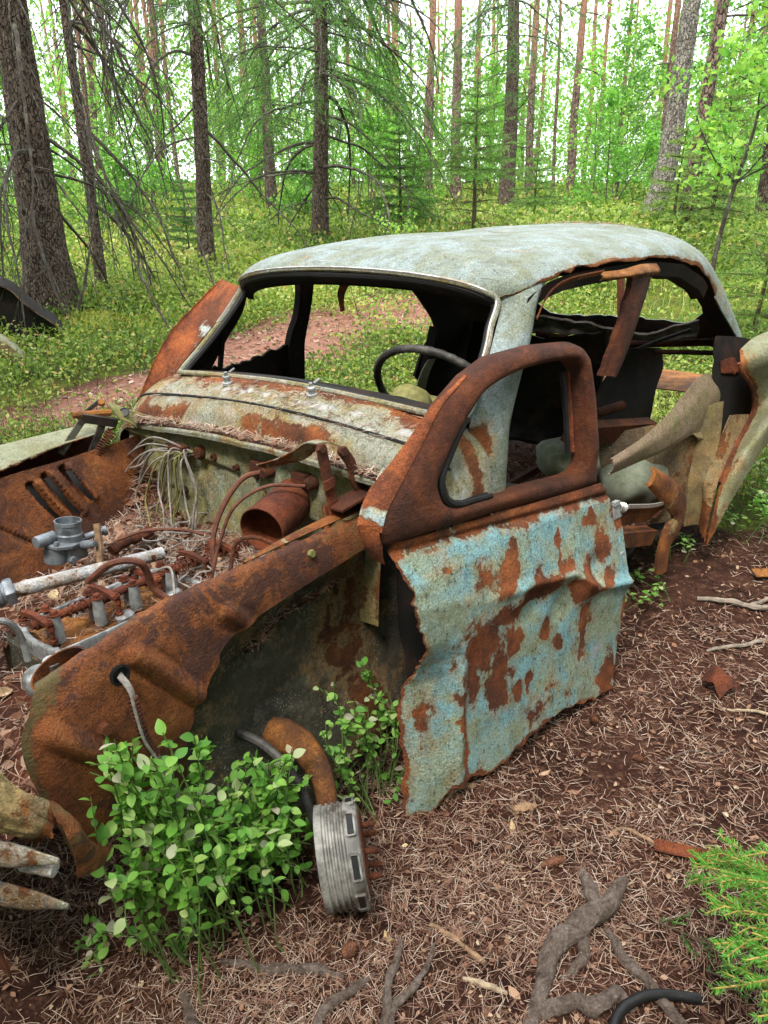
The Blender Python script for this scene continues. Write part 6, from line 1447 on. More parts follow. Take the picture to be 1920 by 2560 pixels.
# larger single leaves
LV, LF, LT = leaf_bits(np.zeros((1, 3)), np.array([1.0]), np.random.default_rng(2), .6, .02)
lm = []
for q in range(4):
    Vq, Fq, Tq = leaf_bits(np.zeros((1, 3)), np.array([1.0]), np.random.default_rng(20 + q), .5, .05)
    me = np_mesh('fallen_leaf', Vq, Fq, True); me.materials.append(MT['dry_leaf_obj'] if 'dry_leaf_obj' in MT else MT['dry_leaf']); lm.append(me)
MT['dry_leaf_obj'] = leaf_mat('fallen_leaf_single', [(0, (.20, .09, .05)), (.4, (.36, .20, .12)), (.75, (.50, .33, .20)), (1, (.62, .47, .24))], .15, by_object=True)
for me in lm: me.materials.clear(); me.materials.append(MT['dry_leaf_obj'])
x, y = ground_pts(95, r, .95, 3.6, 30)
for q in range(len(x)):
    if in_car(x[q], y[q]): continue
    o = bpy.data.objects.new('fallen_leaf', lm[q % 4]); COL.objects.link(o)
    o.location = (x[q], y[q], float(floor_z(x[q:q + 1], y[q:q + 1])[0]) + .008); s_ = r.uniform(.022, .045); o.scale = (s_, s_ * r.uniform(.7, 1.2), s_); o.rotation_euler = (r.normal(0, .3), r.normal(0, .3), r.uniform(0, 6.28))
    tag(o, 'dry tan fallen leaf lying flat on the needle litter', 'leaf', 'fallen leaves on the needle litter')

# litter heaped in the engine bay, on the cowl and in the cabin (positions in the wreck's frame)
def heap(name, fx, fy, fz, label, nn, nl, L=(.025, .06), w=.0017, mat_base='rust_dark', tone=.55, leafL=(.015, .045)):
    P = np.stack([fx, fy, fz], -1); base = grid_obj(name + '_bed', c2w(P.reshape(-1, 3)).reshape(P.shape), MT[mat_base], None, 0)
    tag(base, 'dark matted bed under the ' + label, None, None, 'stuff')
    nu_, nv_ = fx.shape; i = r.uniform(0, nu_ - 1.001, nn + nl); j = r.uniform(0, nv_ - 1.001, nn + nl); a, b_ = i.astype(int), j.astype(int); f, g_ = (i - a)[:, None], (j - b_)[:, None]
    Q = P[a, b_] * (1 - f) * (1 - g_) + P[a + 1, b_] * f * (1 - g_) + P[a, b_ + 1] * (1 - f) * g_ + P[a + 1, b_ + 1] * f * g_
    Q = c2w(Q + np.array([0, 0, 1]) * r.uniform(.0, .022, (nn + nl, 1)))
    mb = MB(); V, F, t = needle_quads(Q[:nn], r.uniform(*L, nn), np.full(nn, w), r, .35, tone); mb.add(V, F, t)
    stuff(name + '_needles', mb, MT['dry_needle'], 'dry needles of the ' + label)
    if nl:
        mb = MB(); V, F, t = leaf_bits(Q[nn:], r.uniform(*leafL, nl), r, .5, .6); mb.add(V, F, t); stuff(name + '_leaves', mb, MT['dry_leaf'], 'dead leaves of the ' + label)
fx, fy = np.meshgrid(np.linspace(-.17, .24, 40), np.linspace(-.60, .40, 70), indexing='ij')
fz = .445 + .02 * vnoise(np.stack([fx, fy], -1), 7, 5, 3) + .16 * np.exp(-((fy + .58) / .09) ** 2) * np.exp(-((fx + .12) / .10) ** 2) - .05 * np.clip((fx - .1) / .15, 0, 1) + .04 * np.clip((fy - .25) / .15, 0, 1)
heap('engine_bay_litter', fx, fy, fz, 'litter heaped in the open engine bay', 9000, 900)
fx, fy = np.meshgrid(np.linspace(.14, .52, 20), np.linspace(-.115, .055, 20), indexing='ij')
heap('rocker_tray_litter', fx, fy, .438 + .004 * vnoise(np.stack([fx, fy], -1), 20, 6, 2), 'litter lying in the rocker tray', 420, 40, (.015, .04), .0015, 'rust_light', .4, (.01, .02))
fx, fy = np.meshgrid(np.linspace(.20, .62, 30), np.linspace(-.42, -.15, 24), indexing='ij')
heap('manifold_litter', fx, fy, .40 + .015 * vnoise(np.stack([fx, fy], -1), 8, 7, 2), 'litter beside the carburettor', 1000, 120)
fx, fy = np.meshgrid(np.linspace(.52, .90, 24), np.linspace(-.10, .45, 30), indexing='ij')
heap('nose_litter', fx, fy, .36 + .02 * vnoise(np.stack([fx, fy], -1), 8, 8, 2), 'litter in the crushed nose of the wreck', 900, 160)
fx, fy = np.meshgrid(np.linspace(-.158, -.132, 4), np.linspace(-.58, .60, 60), indexing='ij')
heap('cowl_ledge_litter', fx, fy, .741 + .042 * (1 - (fy / .66) ** 2), 'litter lying along the cowl ledge', 900, 70, (.02, .05), .0016, 'rust_dark', .7, (.012, .03))
x_ = r.uniform(-.32, -.20, 800); y_ = r.normal(.02, .32, 800); y_ = np.clip(y_, -.55, .55); z_ = np.interp(x_, [-.318, -.262, -.216, -.18], [.860, .842, .819, .784]) + .05 * (1 - (y_ / .66) ** 2) + .003
mb = MB(); V, F, t = needle_quads(c2w(np.stack([x_, y_, z_], 1)), r.uniform(.02, .055, 800), np.full(800, .0017), r, .08, .65); mb.add(V, F, t); stuff('cowl_needles', mb, MT['dry_needle'], 'scattered dry needles on the cowl in front of the windshield')
mb = MB(); u_ = np.concatenate([r.uniform(.05, .6, 60), r.uniform(.55, .66, 140)]); t_ = np.concatenate([r.uniform(-.5, .7, 60), r.normal(.12, .12, 140)])
V, F, t = needle_quads(c2w(S(u_, t_) + np.array([0, 0, .006])), r.uniform(.03, .07, 200), np.full(200, .0022), r, .10, .6); mb.add(V, F, t); stuff('roof_needles', mb, MT['dry_needle'], 'dry needles lying on the wreck roof, thickest at its rear')
fx, fy = np.meshgrid(np.linspace(-.75, -2.3, 60), np.linspace(-.58, .55, 50), indexing='ij')
fz = .25 + .10 * np.exp(-((fx + 1.45) / .35) ** 2) * np.exp(-((fy + .1) / .4) ** 2) + .035 * vnoise(np.stack([fx, fy], -1), 4, 95, 3) - .05 * np.clip((fy - .35) / .25, 0, 1)
heap('cabin_litter', fx, fy, fz, 'litter covering the cabin floor', 4200, 380, (.03, .07), .0022, 'rust_dark', .4, (.02, .05))
fx, fy = np.meshgrid(np.linspace(-1.25, -1.95, 30), np.linspace(.30, .62, 20), indexing='ij')
heap('sill_litter', fx, fy, .20 + .05 * vnoise(np.stack([fx, fy], -1), 5, 96, 3), 'litter by the torn rear sill', 900, 120)

# ------------------------------------------------------------------ stones inside the wreck
def rock(name, c, s_, seed, label, flat=1.0):
    V, F = lathe([(max(.001, math.sin(t)), -math.cos(t)) for t in np.linspace(0, math.pi, 22)], 34); V = V * np.asarray(s_)
    V = V * (1 + .16 * vnoise(V / max(s_), 1.4, seed, 2)[:, None]); 
    for d in rand_dirs(7, 0, np.random.default_rng(seed)):
        h = .72 * np.abs(np.asarray(s_) @ np.abs(d)) * .8; q = V @ d; V = V - np.maximum(q - h, 0)[:, None] * d * .85
    mb = MB(); mb.add(V, F); o = mb.build(name, MT['stone']); o.location = c2w(c); o.rotation_euler = (0, 0, seed)
    return tag(o, label, 'stone', 'stones in the wreck')
rock('stone', (-1.62, .50, .33), (.19, .14, .10), 3, 'flat grey green stone under the peeled panel')
rock('stone', (-1.42, .33, .44), (.16, .13, .09), 5, 'mossy stone behind the door window frame, inside the cabin')
rock('stone', (-1.30, -.10, .27), (.24, .18, .08), 8, 'mossy boulder half covered by litter on the cabin floor')

# ------------------------------------------------------------------ bilberry bushes
def leaf_mesh(seed):
    """pointed oval leaf of unit length, folded along the midrib, bent down at the tip"""
    rr = np.random.default_rng(seed); n = 7; t = np.linspace(0, 1, n); w = .33 * np.sin(np.pi * t ** .85) ** .8; w[0] = w[-1] = .004
    bow = -.18 * t ** 2 * rr.uniform(.3, 1.3); fold = rr.uniform(.10, .35)
    V = []
    for i in range(n):
        V += [(t[i], w[i], bow[i] + fold * w[i]), (t[i], 0, bow[i]), (t[i], -w[i], bow[i] + fold * w[i])]
    return np.array(V), gridf(n, 3)
LEAVES = [leaf_mesh(s_) for s_ in range(6)]
LMESH = []
for V, F in LEAVES:
    me = np_mesh('leaf', V, F); me.materials.append(MT['bilberry_obj']); LMESH.append(me)

def bush(name, tips, bases, label, seed, leafL=(.017, .034), nsingle=300, step=.020, group=None, mat_s='green_stem', per=.75, cat='bush', rr0=.0022):
    rr = np.random.default_rng(seed); ctr = np.mean(bases, 0); t = empty(name, ctr); st = MB(); L_ = []
    def leaf_along(P, i0):
        seg = np.linalg.norm(np.diff(P, axis=0), axis=1).sum(); m_ = max(3, int(seg * (1 - i0) / step)); sd_ = rr.choice([-1, 1])
        for q in range(m_):
            f = (i0 + (1 - i0) * (q + rr.uniform(0, .6)) / m_) * (len(P) - 1); i = min(int(f), len(P) - 2); p = P[i] + (P[i + 1] - P[i]) * (f - i); T = unit(P[i + 1] - P[i])
            sd_ = -sd_; side = unit(np.cross(T, [0, 0, 1.0]) + rr.normal(0, .15, 3)) * sd_
            d = unit(T * rr.uniform(.2, .7) + side * rr.uniform(.7, 1.1) + np.array([0, 0, rr.uniform(-.15, .35)]))
            up = unit(np.array([0, 0, 1.0]) + rr.normal(0, .35, 3) - T * .2); s_ = np.cross(up, d); s_ /= np.linalg.norm(s_); u_ = np.cross(d, s_)
            L_.append((p, d, s_, u_, rr.uniform(*leafL) * (1 - .25 * (q == 0))))
    for k, (tp, bs) in enumerate(zip(tips, bases)):
        mid = bs * .5 + tp * .5 + rr.normal(0, .025, 3) + np.array([0, 0, .03]); P = crom([bs, bs * .72 + mid * .28 + rr.normal(0, .01, 3), mid, mid * .4 + tp * .6 + rr.normal(0, .008, 3), tp], 16)
        add_tube(st, P - ctr, np.linspace(rr0, rr0 * .5, 16), 5, False)
        leaf_along(P, .42)
        for q in range(rr.integers(1, 4)):
            i = rr.integers(6, 14); T = P[i + 1] - P[i]; dd_ = unit(T / np.linalg.norm(T) + rr.normal(0, .55, 3) + np.array([0, 0, .1])); l = rr.uniform(.04, .11)
            Q = np.array([P[i] + dd_ * l * f + np.array([0, 0, -.15 * l * f * f]) for f in np.linspace(0, 1, 6)]); add_tube(st, Q - ctr, rr0 * .5, 4, False); leaf_along(Q, .15)
    o = st.build('stems', MT[mat_s], t)
    cp = np.array([0, 0, CAM_H]); L_.sort(key=lambda q: np.linalg.norm(q[0] - cp) / q[4])
    for k, (p, d, s_, u_, l) in enumerate(L_[:nsingle]):
        lo2 = bpy.data.objects.new('leaf', LMESH[k % 6]); COL.objects.link(lo2); lo2.parent = t
        lo2.matrix_local = Matrix([[d[0] * l, s_[0] * l, u_[0] * l, p[0] - ctr[0]], [d[1] * l, s_[1] * l, u_[1] * l, p[1] - ctr[1]], [d[2] * l, s_[2] * l, u_[2] * l, p[2] - ctr[2]], [0, 0, 0, 1]])
    rest = L_[nsingle:]
    if rest:
        mb = MB()
        for k, (p, d, s_, u_, l) in enumerate(rest):
            V, F = LEAVES[k % 6]; mb.add((p - ctr) + l * (V[:, :1] * d + V[:, 1:2] * s_ + V[:, 2:3] * u_), F, float(np.clip(rr.normal(.38, .22), 0, 1)))
        f_ = mb.build('foliage', MT['bilberry'], t); f_['kind'] = 'stuff'
    return tag(t, label, cat, group)

PA_ = np.array([(.734, .472), (.739, .403), (.64, .264), (.738, .214), (.731, .099), (.634, .05), (.536, .003), (.413, -.046), (.254, -.04), (.165, -.05), (.132, .03), (.185, .151), (.317, .274), (.41, .355), (.484, .417), (.595, .457), (.651, .502)])
PB2 = np.array([(.781, .566), (.785, .503), (.696, .378), (.785, .334), (.778, .231), (.691, .186), (.603, .145), (.493, .101), (.35, .0), (.27, .014), (.241, .169), (.288, .277), (.406, .387), (.49, .461), (.556, .516), (.656, .552), (.706, .592)])
def inpoly(p, poly):
    x, y = p; c = False; j = len(poly) - 1
    for i in range(len(poly)):
        if (poly[i][1] > y) != (poly[j][1] > y) and x < (poly[j][0] - poly[i][0]) * (y - poly[i][1]) / (poly[j][1] - poly[i][1]) + poly[i][0]: c = not c
        j = i
    return c
rr = np.random.default_rng(77); tips, bases = [], []
while len(tips) < 92:
    f = rr.uniform(0, 1); poly = PA_ * (1 - f) + PB2 * f; p = (rr.uniform(.12, .80), rr.uniform(-.03, .60))
    if not inpoly(p, poly): continue
    yv = .505 + .115 * f; tip = c2w((p[0], yv, p[1])); b = c2w((.46 + (p[0] - .46) * .55 + rr.normal(0, .05), .56 + rr.normal(0, .06), 0)); b[2] = float(gz(b[0], b[1])) - .015
    if tip[2] < b[2] + .06: tip[2] = b[2] + .06 + .05 * rr.random()
    tips.append(tip); bases.append(b)
bush('bilberry_bush', tips, bases, 'lush bright green bilberry bush growing in the empty front wheel arch', 5)
rr = np.random.default_rng(78); tips, bases = [], []
P2 = np.array([(.098, .364), (.006, .383), (-.094, .292), (-.125, .161), (-.177, .02), (-.152, .0), (.053, .0), (.16, .117), (.149, .234)])
while len(tips) < 22:
    p = (rr.uniform(-.18, .16), rr.uniform(0, .38))
    if not inpoly(p, P2): continue
    tip = c2w((p[0], .52 + rr.uniform(-.03, .05), p[1])); b = c2w((.0 + (p[0]) * .5 + rr.normal(0, .03), .56 + rr.normal(0, .03), 0)); b[2] = float(gz(b[0], b[1])) - .015; tip[2] = max(tip[2], b[2] + .06); tips.append(tip); bases.append(b)
bush('bilberry_bush', tips, bases, 'sparse bilberry sprigs with yellowing leaves between the inner fender and the door', 6, (.014, .030), 200, .028)
def sprig(c, n, h, sp, label, seed, leafL=(.016, .03), group='small green sprigs on the litter', single=40):
    rr = np.random.default_rng(seed); bases = [np.array([c[0] + rr.normal(0, sp * .3), c[1] + rr.normal(0, sp * .3), 0]) for _ in range(n)]
    for b in bases: b[2] = float(gz(b[0], b[1])) - .01
    tips = [b + np.array([rr.normal(0, sp), rr.normal(0, sp), h * rr.uniform(.5, 1.1)]) for b in bases]
    return bush('bilberry_sprig', tips, bases, label, seed, leafL, single, .018, group, cat='plant', rr0=.0016)
sprig((-.50, 1.13), 2, .07, .03, 'small four-leaf bilberry sprig below the lush bush', 201, (.025, .036))
sprig((-.62, 1.08), 2, .04, .03, 'two tiny green leaves on the litter below the crumpled nose', 202)
sprig((1.10, 2.62), 4, .10, .06, 'little bilberry plant sprouting beside the chassis outrigger', 203)
sprig((1.28, 2.95), 4, .13, .07, 'fresh bilberry sprig in front of the rear fender edge', 204)
sprig((.90, 2.52), 3, .06, .05, 'tiny green seedlings on the litter under the torn sill', 205)
sprig((.04, 1.62), 2, .04, .03, 'pair of seedling leaves between the brake drum and the door corner', 206)
for k, (cx, cy, lb) in enumerate(((1.86, 3.35, 'leafy bilberry bush pressed against the rear fender'), (2.05, 3.75, 'bilberry bush just behind the rear fender'), (1.72, 3.12, 'low bilberry bush at the bottom of the rear fender'), (2.2, 3.25, 'bilberry bush at the litter edge right of the rear fender'))):
    rr = np.random.default_rng(300 + k); bs = [np.array([cx + rr.normal(0, .10), cy + rr.normal(0, .10), 0]) for _ in range(16)]
    for b in bs: b[2] = float(gz(b[0], b[1])) - .01
    tp = [b + np.array([rr.normal(0, .09), rr.normal(0, .09), rr.uniform(.14, .36)]) for b in bs]
    bush('bilberry_bush', tp, bs, lb, 310 + k, (.018, .032), 60, .024, 'bilberry bushes by the rear fender')

# ------------------------------------------------------------------ roots, sticks, cones
def gnarl(P, rad, name, mat, label, cat, group=None, seed=0, sides=12, extra=()):
    mb = MB()
    for Pq, rq in [(P, rad)] + list(extra):
        Q = crom(Pq, 40); Q[:, 2] += floor_z(Q[:, 0], Q[:, 1]); rq_ = np.interp(np.linspace(0, 1, 40), np.linspace(0, 1, len(rq)), rq)
        Q += .25 * rq_[:, None] * np.stack([vnoise(np.arange(40)[:, None] * .3, 1, seed + i, 2) for i in range(3)], 1)
        V, q, t = tube(Q, rq_, sides); V = V + (.18 * np.repeat(rq_, sides).tolist() + [0, 0] if False else 0)
        nz = vnoise(V, 45, seed, 2); cen = np.concatenate([np.repeat(Q, sides, 0), Q[:1], Q[-1:]]); V = cen + (V - cen) * (1 + .22 * nz[:, None])
        b0 = mb.n; mb.add(V, q); mb.F.setdefault(3, []).append(t + b0)
    return tag(mb.build(name, MT[mat]), label, cat, group)
gnarl([(.545, 1.275, .045), (.52, 1.245, .045), (.47, 1.20, .03), (.41, 1.165, .025), (.36, 1.13, .02), (.325, 1.06, .012), (.29, .99, .008), (.26, .92, .0)], [.008, .017, .024, .027, .021, .016, .014, .013], 'tree_root', 'root', 'thick gnarled grey root with an upturned forked end', 'root', 'exposed roots', 1, 14,
      [([(.47, 1.20, .03), (.455, 1.25, .05), (.450, 1.285, .055)], [.015, .012, .006]), ([(.43, 1.17, .02), (.41, 1.10, .008), (.36, 1.06, .0)], [.014, .012, .008])])
gnarl([(.30, .985, .006), (.36, 1.005, .016), (.41, .995, .02), (.46, 1.02, .018), (.49, 1.0, .004)], [.014, .015, .017, .014, .009], 'tree_root', 'root', 'short twisted root knot beside the thick gnarled root', 'root', 'exposed roots', 2)
gnarl([(.035, 1.145, .012), (.03, 1.10, .014), (.01, 1.05, .012), (.005, 1.0, .01), (.0, .93, .006)], [.004, .008, .008, .010, .011], 'tree_root', 'root', 'curved root arm to the left of a Y-shaped pair', 'root', 'exposed roots', 3)
gnarl([(.105, 1.13, .01), (.09, 1.085, .014), (.06, 1.04, .014), (.02, .99, .012), (.0, .93, .008)], [.004, .007, .008, .009, .011], 'tree_root', 'root', 'curved root arm to the right of a Y-shaped pair', 'root', 'exposed roots', 4)
gnarl([(-.34, 1.10, .004), (-.24, 1.085, .008), (-.15, 1.08, .008), (-.08, 1.06, .003)], [.006, .010, .011, .006], 'tree_root', 'root', 'thin root running level under the bilberry bush', 'root', 'exposed roots', 5)
gnarl([(-.13, .93, .002), (-.12, .99, .01), (-.06, 1.03, .012), (-.02, 1.07, .004)], [.010, .011, .010, .004], 'tree_root', 'root', 'short dark root left of the Y-shaped pair', 'root', 'exposed roots', 6)
def stick(P, rad, label, mat='stick', seed=0): return gnarl(P, rad, 'stick', mat, label, 'stick', 'sticks on the ground', seed, 8)
stick([(.48, 1.17, .010), (.50, 1.10, .012), (.54, 1.03, .012), (.58, .95, .012)], [.008, .012, .012, .012], 'dark straight stick leading to the black hose', 'root', 11)
stick([(.335, 1.505, .012), (.36, 1.52, .012), (.39, 1.525, .012)], [.011, .012, .010], 'stubby peeled brown stick in front of the door', 'stick', 12)
stick([(.16, 1.55, .006), (.20, 1.60, .010), (.24, 1.605, .008)], [.006, .008, .008], 'crooked little stick under the door edge', 'stick', 13)
stick([(1.22, 2.62, .010), (1.34, 2.58, .02), (1.44, 2.55, .016), (1.60, 2.62, .012)], [.008, .012, .012, .010], 'bleached branch lying by the sill, forked', 'wood', 14)
stick([(1.40, 2.56, .016), (1.50, 2.62, .015), (1.62, 2.70, .012)], [.010, .008, .006], 'side twig of the bleached forked branch', 'wood', 15)
stick([(1.12, 2.26, .006), (1.25, 2.30, .012), (1.42, 2.34, .008)], [.006, .007, .005], 'long thin grey stick on the litter right of the door', 'wood', 16)
stick([(.16, 1.06, .008), (.20, 1.045, .009), (.245, 1.03, .006)], [.005, .006, .005], 'pale peeled stick between the roots', 'pale_stick', 17)
stick([(.56, 1.44, .004), (.60, 1.46, .008), (.655, 1.42, .008), (.69, 1.36, .006)], [.004, .005, .005, .004], 'curved thin twig leading to the rusty strip', 'stick', 18)
stick([(.10, 1.185, .005), (.16, 1.14, .007), (.21, 1.09, .005)], [.005, .006, .005], 'brown twig above the Y-shaped roots', 'stick', 19)
stick([(-.40, 1.03, .008), (-.36, .95, .010), (-.34, .88, .010)], [.010, .011, .011], 'dark mossy stick end under the bilberry bush', 'root', 20)
stick([(1.05, 1.95, .004), (1.15, 1.93, .008), (1.24, 1.90, .005)], [.004, .005, .004], 'short pale twig on the open litter', 'pale_stick', 21)
stick([(.80, 1.72, .004), (.88, 1.76, .006), (.97, 1.75, .004)], [.003, .004, .003], 'hair-thin dark twig on the open litter', 'root', 22)
def cone(c, L, r0, ang, label, seed):
    rr = np.random.default_rng(seed); mb = MB(); V, F = lathe([(r0 * .75 * math.sin(math.pi * min(1, t * .92 + .06)) ** .6, t * L) for t in np.linspace(0, 1, 10)], 12); mb.add(V, F)
    n = 110
    for k in range(n):
        t = (k + .5) / n; a = k * 2.39996; rad = r0 * math.sin(math.pi * min(1, t * .90 + .08)) ** .6; z = t * L; o_ = np.array([math.cos(a), math.sin(a), 0]); tg = np.array([-math.sin(a), math.cos(a), 0]); w = r0 * .42
        p = o_ * rad * .55 + np.array([0, 0, z]); q = o_ * rad * 1.05 + np.array([0, 0, z + L * .05])
        mb.add([p - tg * w * .6, p + tg * w * .6, q + tg * w * .5 + [0, 0, .0], q + np.array([0, 0, w * .5]), q - tg * w * .5], np.array([[0, 1, 2, 4]]), .5); mb.F.setdefault(3, []).append(np.array([[2, 3, 4]]) + mb.n - 5)
    o = mb.build('pine_cone', MT['brown_cone'], None, False); o.location = (c[0], c[1], float(gz(*c)) + r0 * 1.25); o.rotation_euler = (R(88), rr.normal(0, .2), ang); return tag(o, label, 'cone', 'cones on the ground')
MT['brown_cone'] = plain('cone_scale', (.24, .10, .055), .7, var=.6, scale=90)
cone((.37, 1.335), .062, .012, 1.9, 'long closed spruce cone on the litter above the thick root', 1)
cone((.625, 1.90), .036, .015, .6, 'open pine cone at the bottom edge of the door', 2)
cone((-.085, 1.10), .034, .015, 2.4, 'small round pine cone under the bilberry bush', 3)
cone((.70, 1.72), .028, .012, 1.2, 'small dark cone on the open litter', 4)

# rusty strip, scrap, black hose
mb = MB(); a, b = np.array([.655, 1.395]), np.array([1.05, 1.27]); n_ = 14; P = np.array([a + (b - a) * t for t in np.linspace(0, 1, n_)]); zg = floor_z(P[:, 0], P[:, 1]); sd_ = np.array([.33, .94]) * .019
Q = np.stack([np.concatenate([P + sd_ * w_, (zg + .012 + .012 * abs(w_) + .012 * np.linspace(0, 1, n_))[:, None]], 1) for w_ in (-1, -.85, 0, .85, 1)]); Q[:, 0, :2] += np.array([[.0, .0]]) ; Q[0, 0, :2] -= np.array([.035, -.012])
o = grid_obj('metal_strip', surf(Q, 12, 40), MT['rust_red'], None, .003); tag(o, 'flat red brown rusty metal strip lying on the litter under the spruce twigs', 'metal strip')
mb = MB(); P = crom([(.42, .93, .010), (.455, .985, .016), (.50, 1.012, .02), (.56, 1.022, .02), (.625, 1.018, .016)], 40); P[:, 2] += floor_z(P[:, 0], P[:, 1]); add_tube(mb, P, .0105, 14); tag(mb.build('rubber_hose', MT['black']), 'black rubber hose end lying across the dark stick', 'hose')
Q = surf([[(1.02, 2.06, .02), (1.05, 2.09, .05), (1.09, 2.10, .03)], [(1.04, 2.02, .05), (1.07, 2.05, .07), (1.10, 2.06, .05)], [(1.05, 1.98, .015), (1.09, 2.0, .04), (1.12, 2.02, .02)]], 12, 12); Q += .008 * vnoise(Q, 30, 3, 2)[..., None]
o = grid_obj('scrap_metal', Q, MT['rust_red'], None, .003); tag(o, 'small crumpled scrap of rusty sheet metal on the litter right of the door', 'scrap metal')
Q = surf([[(1.52, 2.78, .02), (1.65, 2.78, .025), (1.8, 2.80, .02)], [(1.52, 2.83, .03), (1.65, 2.83, .035), (1.8, 2.85, .03)]], 6, 14); o = grid_obj('metal_strip', Q, MT['rust_light'], None, .004); tag(o, 'pale rusty metal sheet edge behind the bleached forked branch', 'metal strip')

# ------------------------------------------------------------------ spruce boughs close to the camera
def near_bough():
    rr = np.random.default_rng(8); base = (1.02, .86); z0 = float(gz(*base)); t = empty('spruce_sapling', (base[0], base[1], z0)); O = np.array([base[0], base[1], z0]); st, nd_ = MB(), MB()
    P = np.array([(0, 0, -.05), (.0, .0, .25), (.01, .0, .60)]); add_tube(st, crom(P, 12), np.linspace(.014, .008, 12), 8); st.build('trunk', MT['brown_stem'], t); st = MB()
    tips = [(.575, 1.06, .335), (.60, 1.00, .37), (.565, .96, .35), (.585, .91, .36), (.545, .885, .345), (.575, .845, .36), (.585, .80, .35), (.62, 1.10, .33), (.60, .76, .33), (.63, .93, .42), (.66, 1.03, .40), (.66, .84, .41), (.67, 1.20, .20), (.70, 1.16, .24), (.65, 1.05, .25), (.62, .88, .25), (.56, .80, .37), (.555, .755, .36), (.53, .84, .30), (.60, .72, .37), (.63, .98, .30), (.58, .93, .28), (.66, .78, .44), (.70, .95, .46), (.61, 1.13, .22)]
    for k, tp in enumerate(tips):
        tp = np.array(tp) - O; s0 = np.array([.0, 0, .18 + .25 * rr.random()]); Pm = crom([s0, s0 * .5 + tp * .5 + np.array([0, 0, .04]), tp], 18); add_tube(st, Pm, np.linspace(.004, .0014, 18), 6, False)
        def brush(Q, L, step=.0010):
            seg = np.linalg.norm(np.diff(Q, axis=0), axis=1).sum(); n = max(10, int(seg / step)); s = np.sort(rr.uniform(0, len(Q) - 1.001, n)); i = s.astype(int); f = (s - i)[:, None]
            C = Q[i] * (1 - f) + Q[i + 1] * f; T = unit(Q[i + 1] - Q[i]); a = rr.uniform(0, 6.28, n); U1 = unit(np.cross(T, [0, 0, 1.0])); U2 = np.cross(U1, T)
            D = unit(T * rr.uniform(.55, .95, (n, 1)) + (U1 * np.cos(a)[:, None] * 1.0 + U2 * (np.sin(a) * .75 + .15)[:, None])); W_ = unit(np.cross(D, rr.normal(size=(n, 3)))) * .0010; l = (L * rr.uniform(.75, 1.1, n))[:, None]
            V = np.stack([C - W_ * .7, C + W_ * .7, C + D * l * .55 + W_, C + D * l, C + D * l * .55 - W_], 1); b0 = np.arange(n)[:, None] * 5 + nd_.n
            nd_.F.setdefault(4, []).append(b0 + np.array([[0, 1, 2, 4]])); nd_.F.setdefault(3, []).append(b0 + np.array([[4, 2, 3]])); nd_.V.append(V.reshape(-1, 3)); nd_.A.append(np.repeat(np.clip(rr.normal(.55, .2, n), 0, 1), 5)); nd_.n += n * 5
        brush(Pm[5:], .0145)
        T = unit(tp - s0); sd2 = unit(np.cross(T, [0, 0, 1.0]))
        for q in range(11):
            i = rr.integers(5, 17); sg = 1 if q % 2 else -1; d = unit(T * .9 + sd2 * sg * rr.uniform(.45, .8) + np.array([0, 0, rr.normal(0, .1)])); l = rr.uniform(.06, .12) * (1.35 - i / 18)
            Q = np.array([Pm[i] + d * l * f - np.array([0, 0, .12 * l * f * f]) for f in np.linspace(0, 1, 7)]); add_tube(st, Q, .0013, 5, False); brush(Q, .0135)
    st.build('twigs', MT['spruce_twig'], t); nd_.build('needles', MT['spruce_near'], t)
    tag(t, 'fresh bright green spruce boughs reaching in above the rusty metal strip', 'sapling')
MT['spruce_twig'] = plain('yellow_spruce_twig', (.42, .30, .08), .7, var=.4)
near_bough()
def floor_twig(c, a, L, label, seed):
    rr = np.random.default_rng(seed); mbb, mbn = MB(), MB(); z0 = float(gz(*c)); t = empty('spruce_twig', (*c, z0)); d = np.array([math.cos(a), math.sin(a), .06])
    bough(mbb, mbn, (0, 0, .012), d, L, rr, .55, .05, .1, .3, 1.2, .1, .35); mbb.build('twigs', MT['brown_stem'], t); mbn.build('needles', MT['spruce'], t); tag(t, label, 'twig', 'dropped spruce twigs')
floor_twig((.60, 1.19), -.6, .17, 'dropped dark green spruce twig between the thick root and the fresh boughs', 4)
floor_twig((.66, 1.08), -.4, .13, 'second dropped spruce twig under the fresh boughs', 5)

# ------------------------------------------------------------------ the other wreck by the thick spruce
W2 = empty('fender_wreck', (-3.4, 7.2, float(gz(-3.4, 7.2)))); o2 = np.array(W2.location)
edge = np.array([(-2.88, 7.06, .17), (-2.98, 7.09, .30), (-3.14, 7.13, .40), (-3.28, 7.17, .50), (-3.38, 7.2, .59), (-3.52, 7.23, .64), (-3.75, 7.26, .66), (-4.1, 7.3, .64)])
ctrl = [edge, edge + np.array([-.02, .03, .012]), edge + np.array([-.15, .35, .03]), edge + np.array([-.30, .75, -.02]), edge * np.array([1, 1, .6]) + np.array([-.45, 1.15, .0])]
PO = surf(np.array(ctrl) - o2, 30, 60); o = grid_obj('hood_panel', PO, MT['rear'], W2, .006, {'rust': .75 * np.exp(-np.arange(30)[:, None] / 2.0) * np.ones((1, 60)) + .1}); o.data.materials.append(MT['interior']); md = o.modifiers[0]; md.offset = 1; md.material_offset = 1
lowr = np.stack([edge + np.array([-.05, .10, -.01]), np.stack([edge[:, 0] - .05, edge[:, 1] + .14, np.full(8, .05)], 1)]) - o2
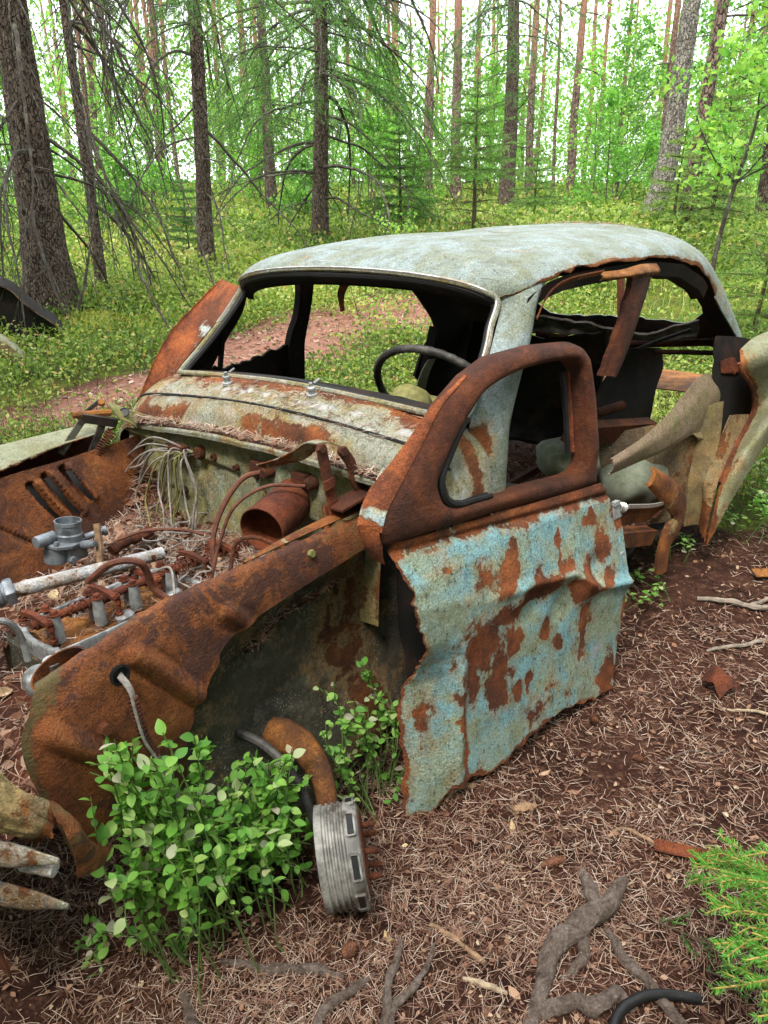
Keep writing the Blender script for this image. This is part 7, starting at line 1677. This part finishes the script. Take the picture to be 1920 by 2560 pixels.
grid_obj('inner_shell', surf(np.stack([lowr[0], lowr[0] * .5 + lowr[1] * .5, lowr[1]]), 14, 40), MT['interior'], W2, .01)
ar = crom([(-3.35, 6.38, .36), (-3.15, 6.33, .315), (-3.02, 6.30, .24), (-2.92, 6.26, .14), (-2.86, 6.24, .02)], 30) - o2
PQ2 = np.stack([ar, ar + np.array([-.02, .03, .03]), ar + np.array([-.06, .10, .04]), ar + np.array([-.10, .22, .02])]); grid_obj('wheel_arch', surf(PQ2, 14, 50), MT['rear'], W2, .006, {'rust': np.full((14, 50), .05)})
lip = np.stack([ar, ar + np.array([-.035, .0, -.045]), ar + np.array([-.05, .02, -.10])]); grid_obj('arch_lip', surf(lip, 8, 50), MT['strip'], W2, .005, {'rust': np.full((8, 50), .2)})
tag(W2, 'dark rusted hood and pale wheel arch of a second wreck beside the thick spruce', 'car')
# dead twigs on the ground and leaning about the spruces
def fallen_branch(P, rad, label, seed, tw=8):
    rr = np.random.default_rng(seed); mb = MB(); Q = crom(P, 24); add_tube(mb, Q, np.linspace(rad, rad * .3, 24), 6)
    for k in range(tw):
        i = rr.integers(4, 23); S_ = bend(Q[i], unit(Q[i] - Q[i - 1]) + rr.normal(0, .6, 3), rr.uniform(.15, .5), 6, .2, .3, rr); add_tube(mb, S_, np.linspace(rad * .4, rad * .15, 6), 4, False)
    tag(mb.build('fallen_branch', MT['dead_twig']), label, 'branch', 'bare branches leaning under the spruces')
fallen_branch([(-3.15, 7.9, .12), (-2.95, 8.0, .75), (-2.8, 8.1, 1.5), (-2.9, 8.2, 2.4)], .016, 'long bare branch leaning beside the thick spruce', 1)
fallen_branch([(-1.85, 7.0, .12), (-2.15, 7.3, .55), (-2.45, 7.6, 1.1), (-2.7, 7.9, 1.9), (-3.1, 8.3, 2.8)], .014, 'long thin branch arching down to the ground left of the wreck pillar', 2)
fallen_branch([(-1.5, 7.6, .13), (-1.75, 7.9, .8), (-2.0, 8.2, 1.5), (-2.5, 8.6, 2.6)], .012, 'second thin branch arching down just left of the wreck roof', 3)
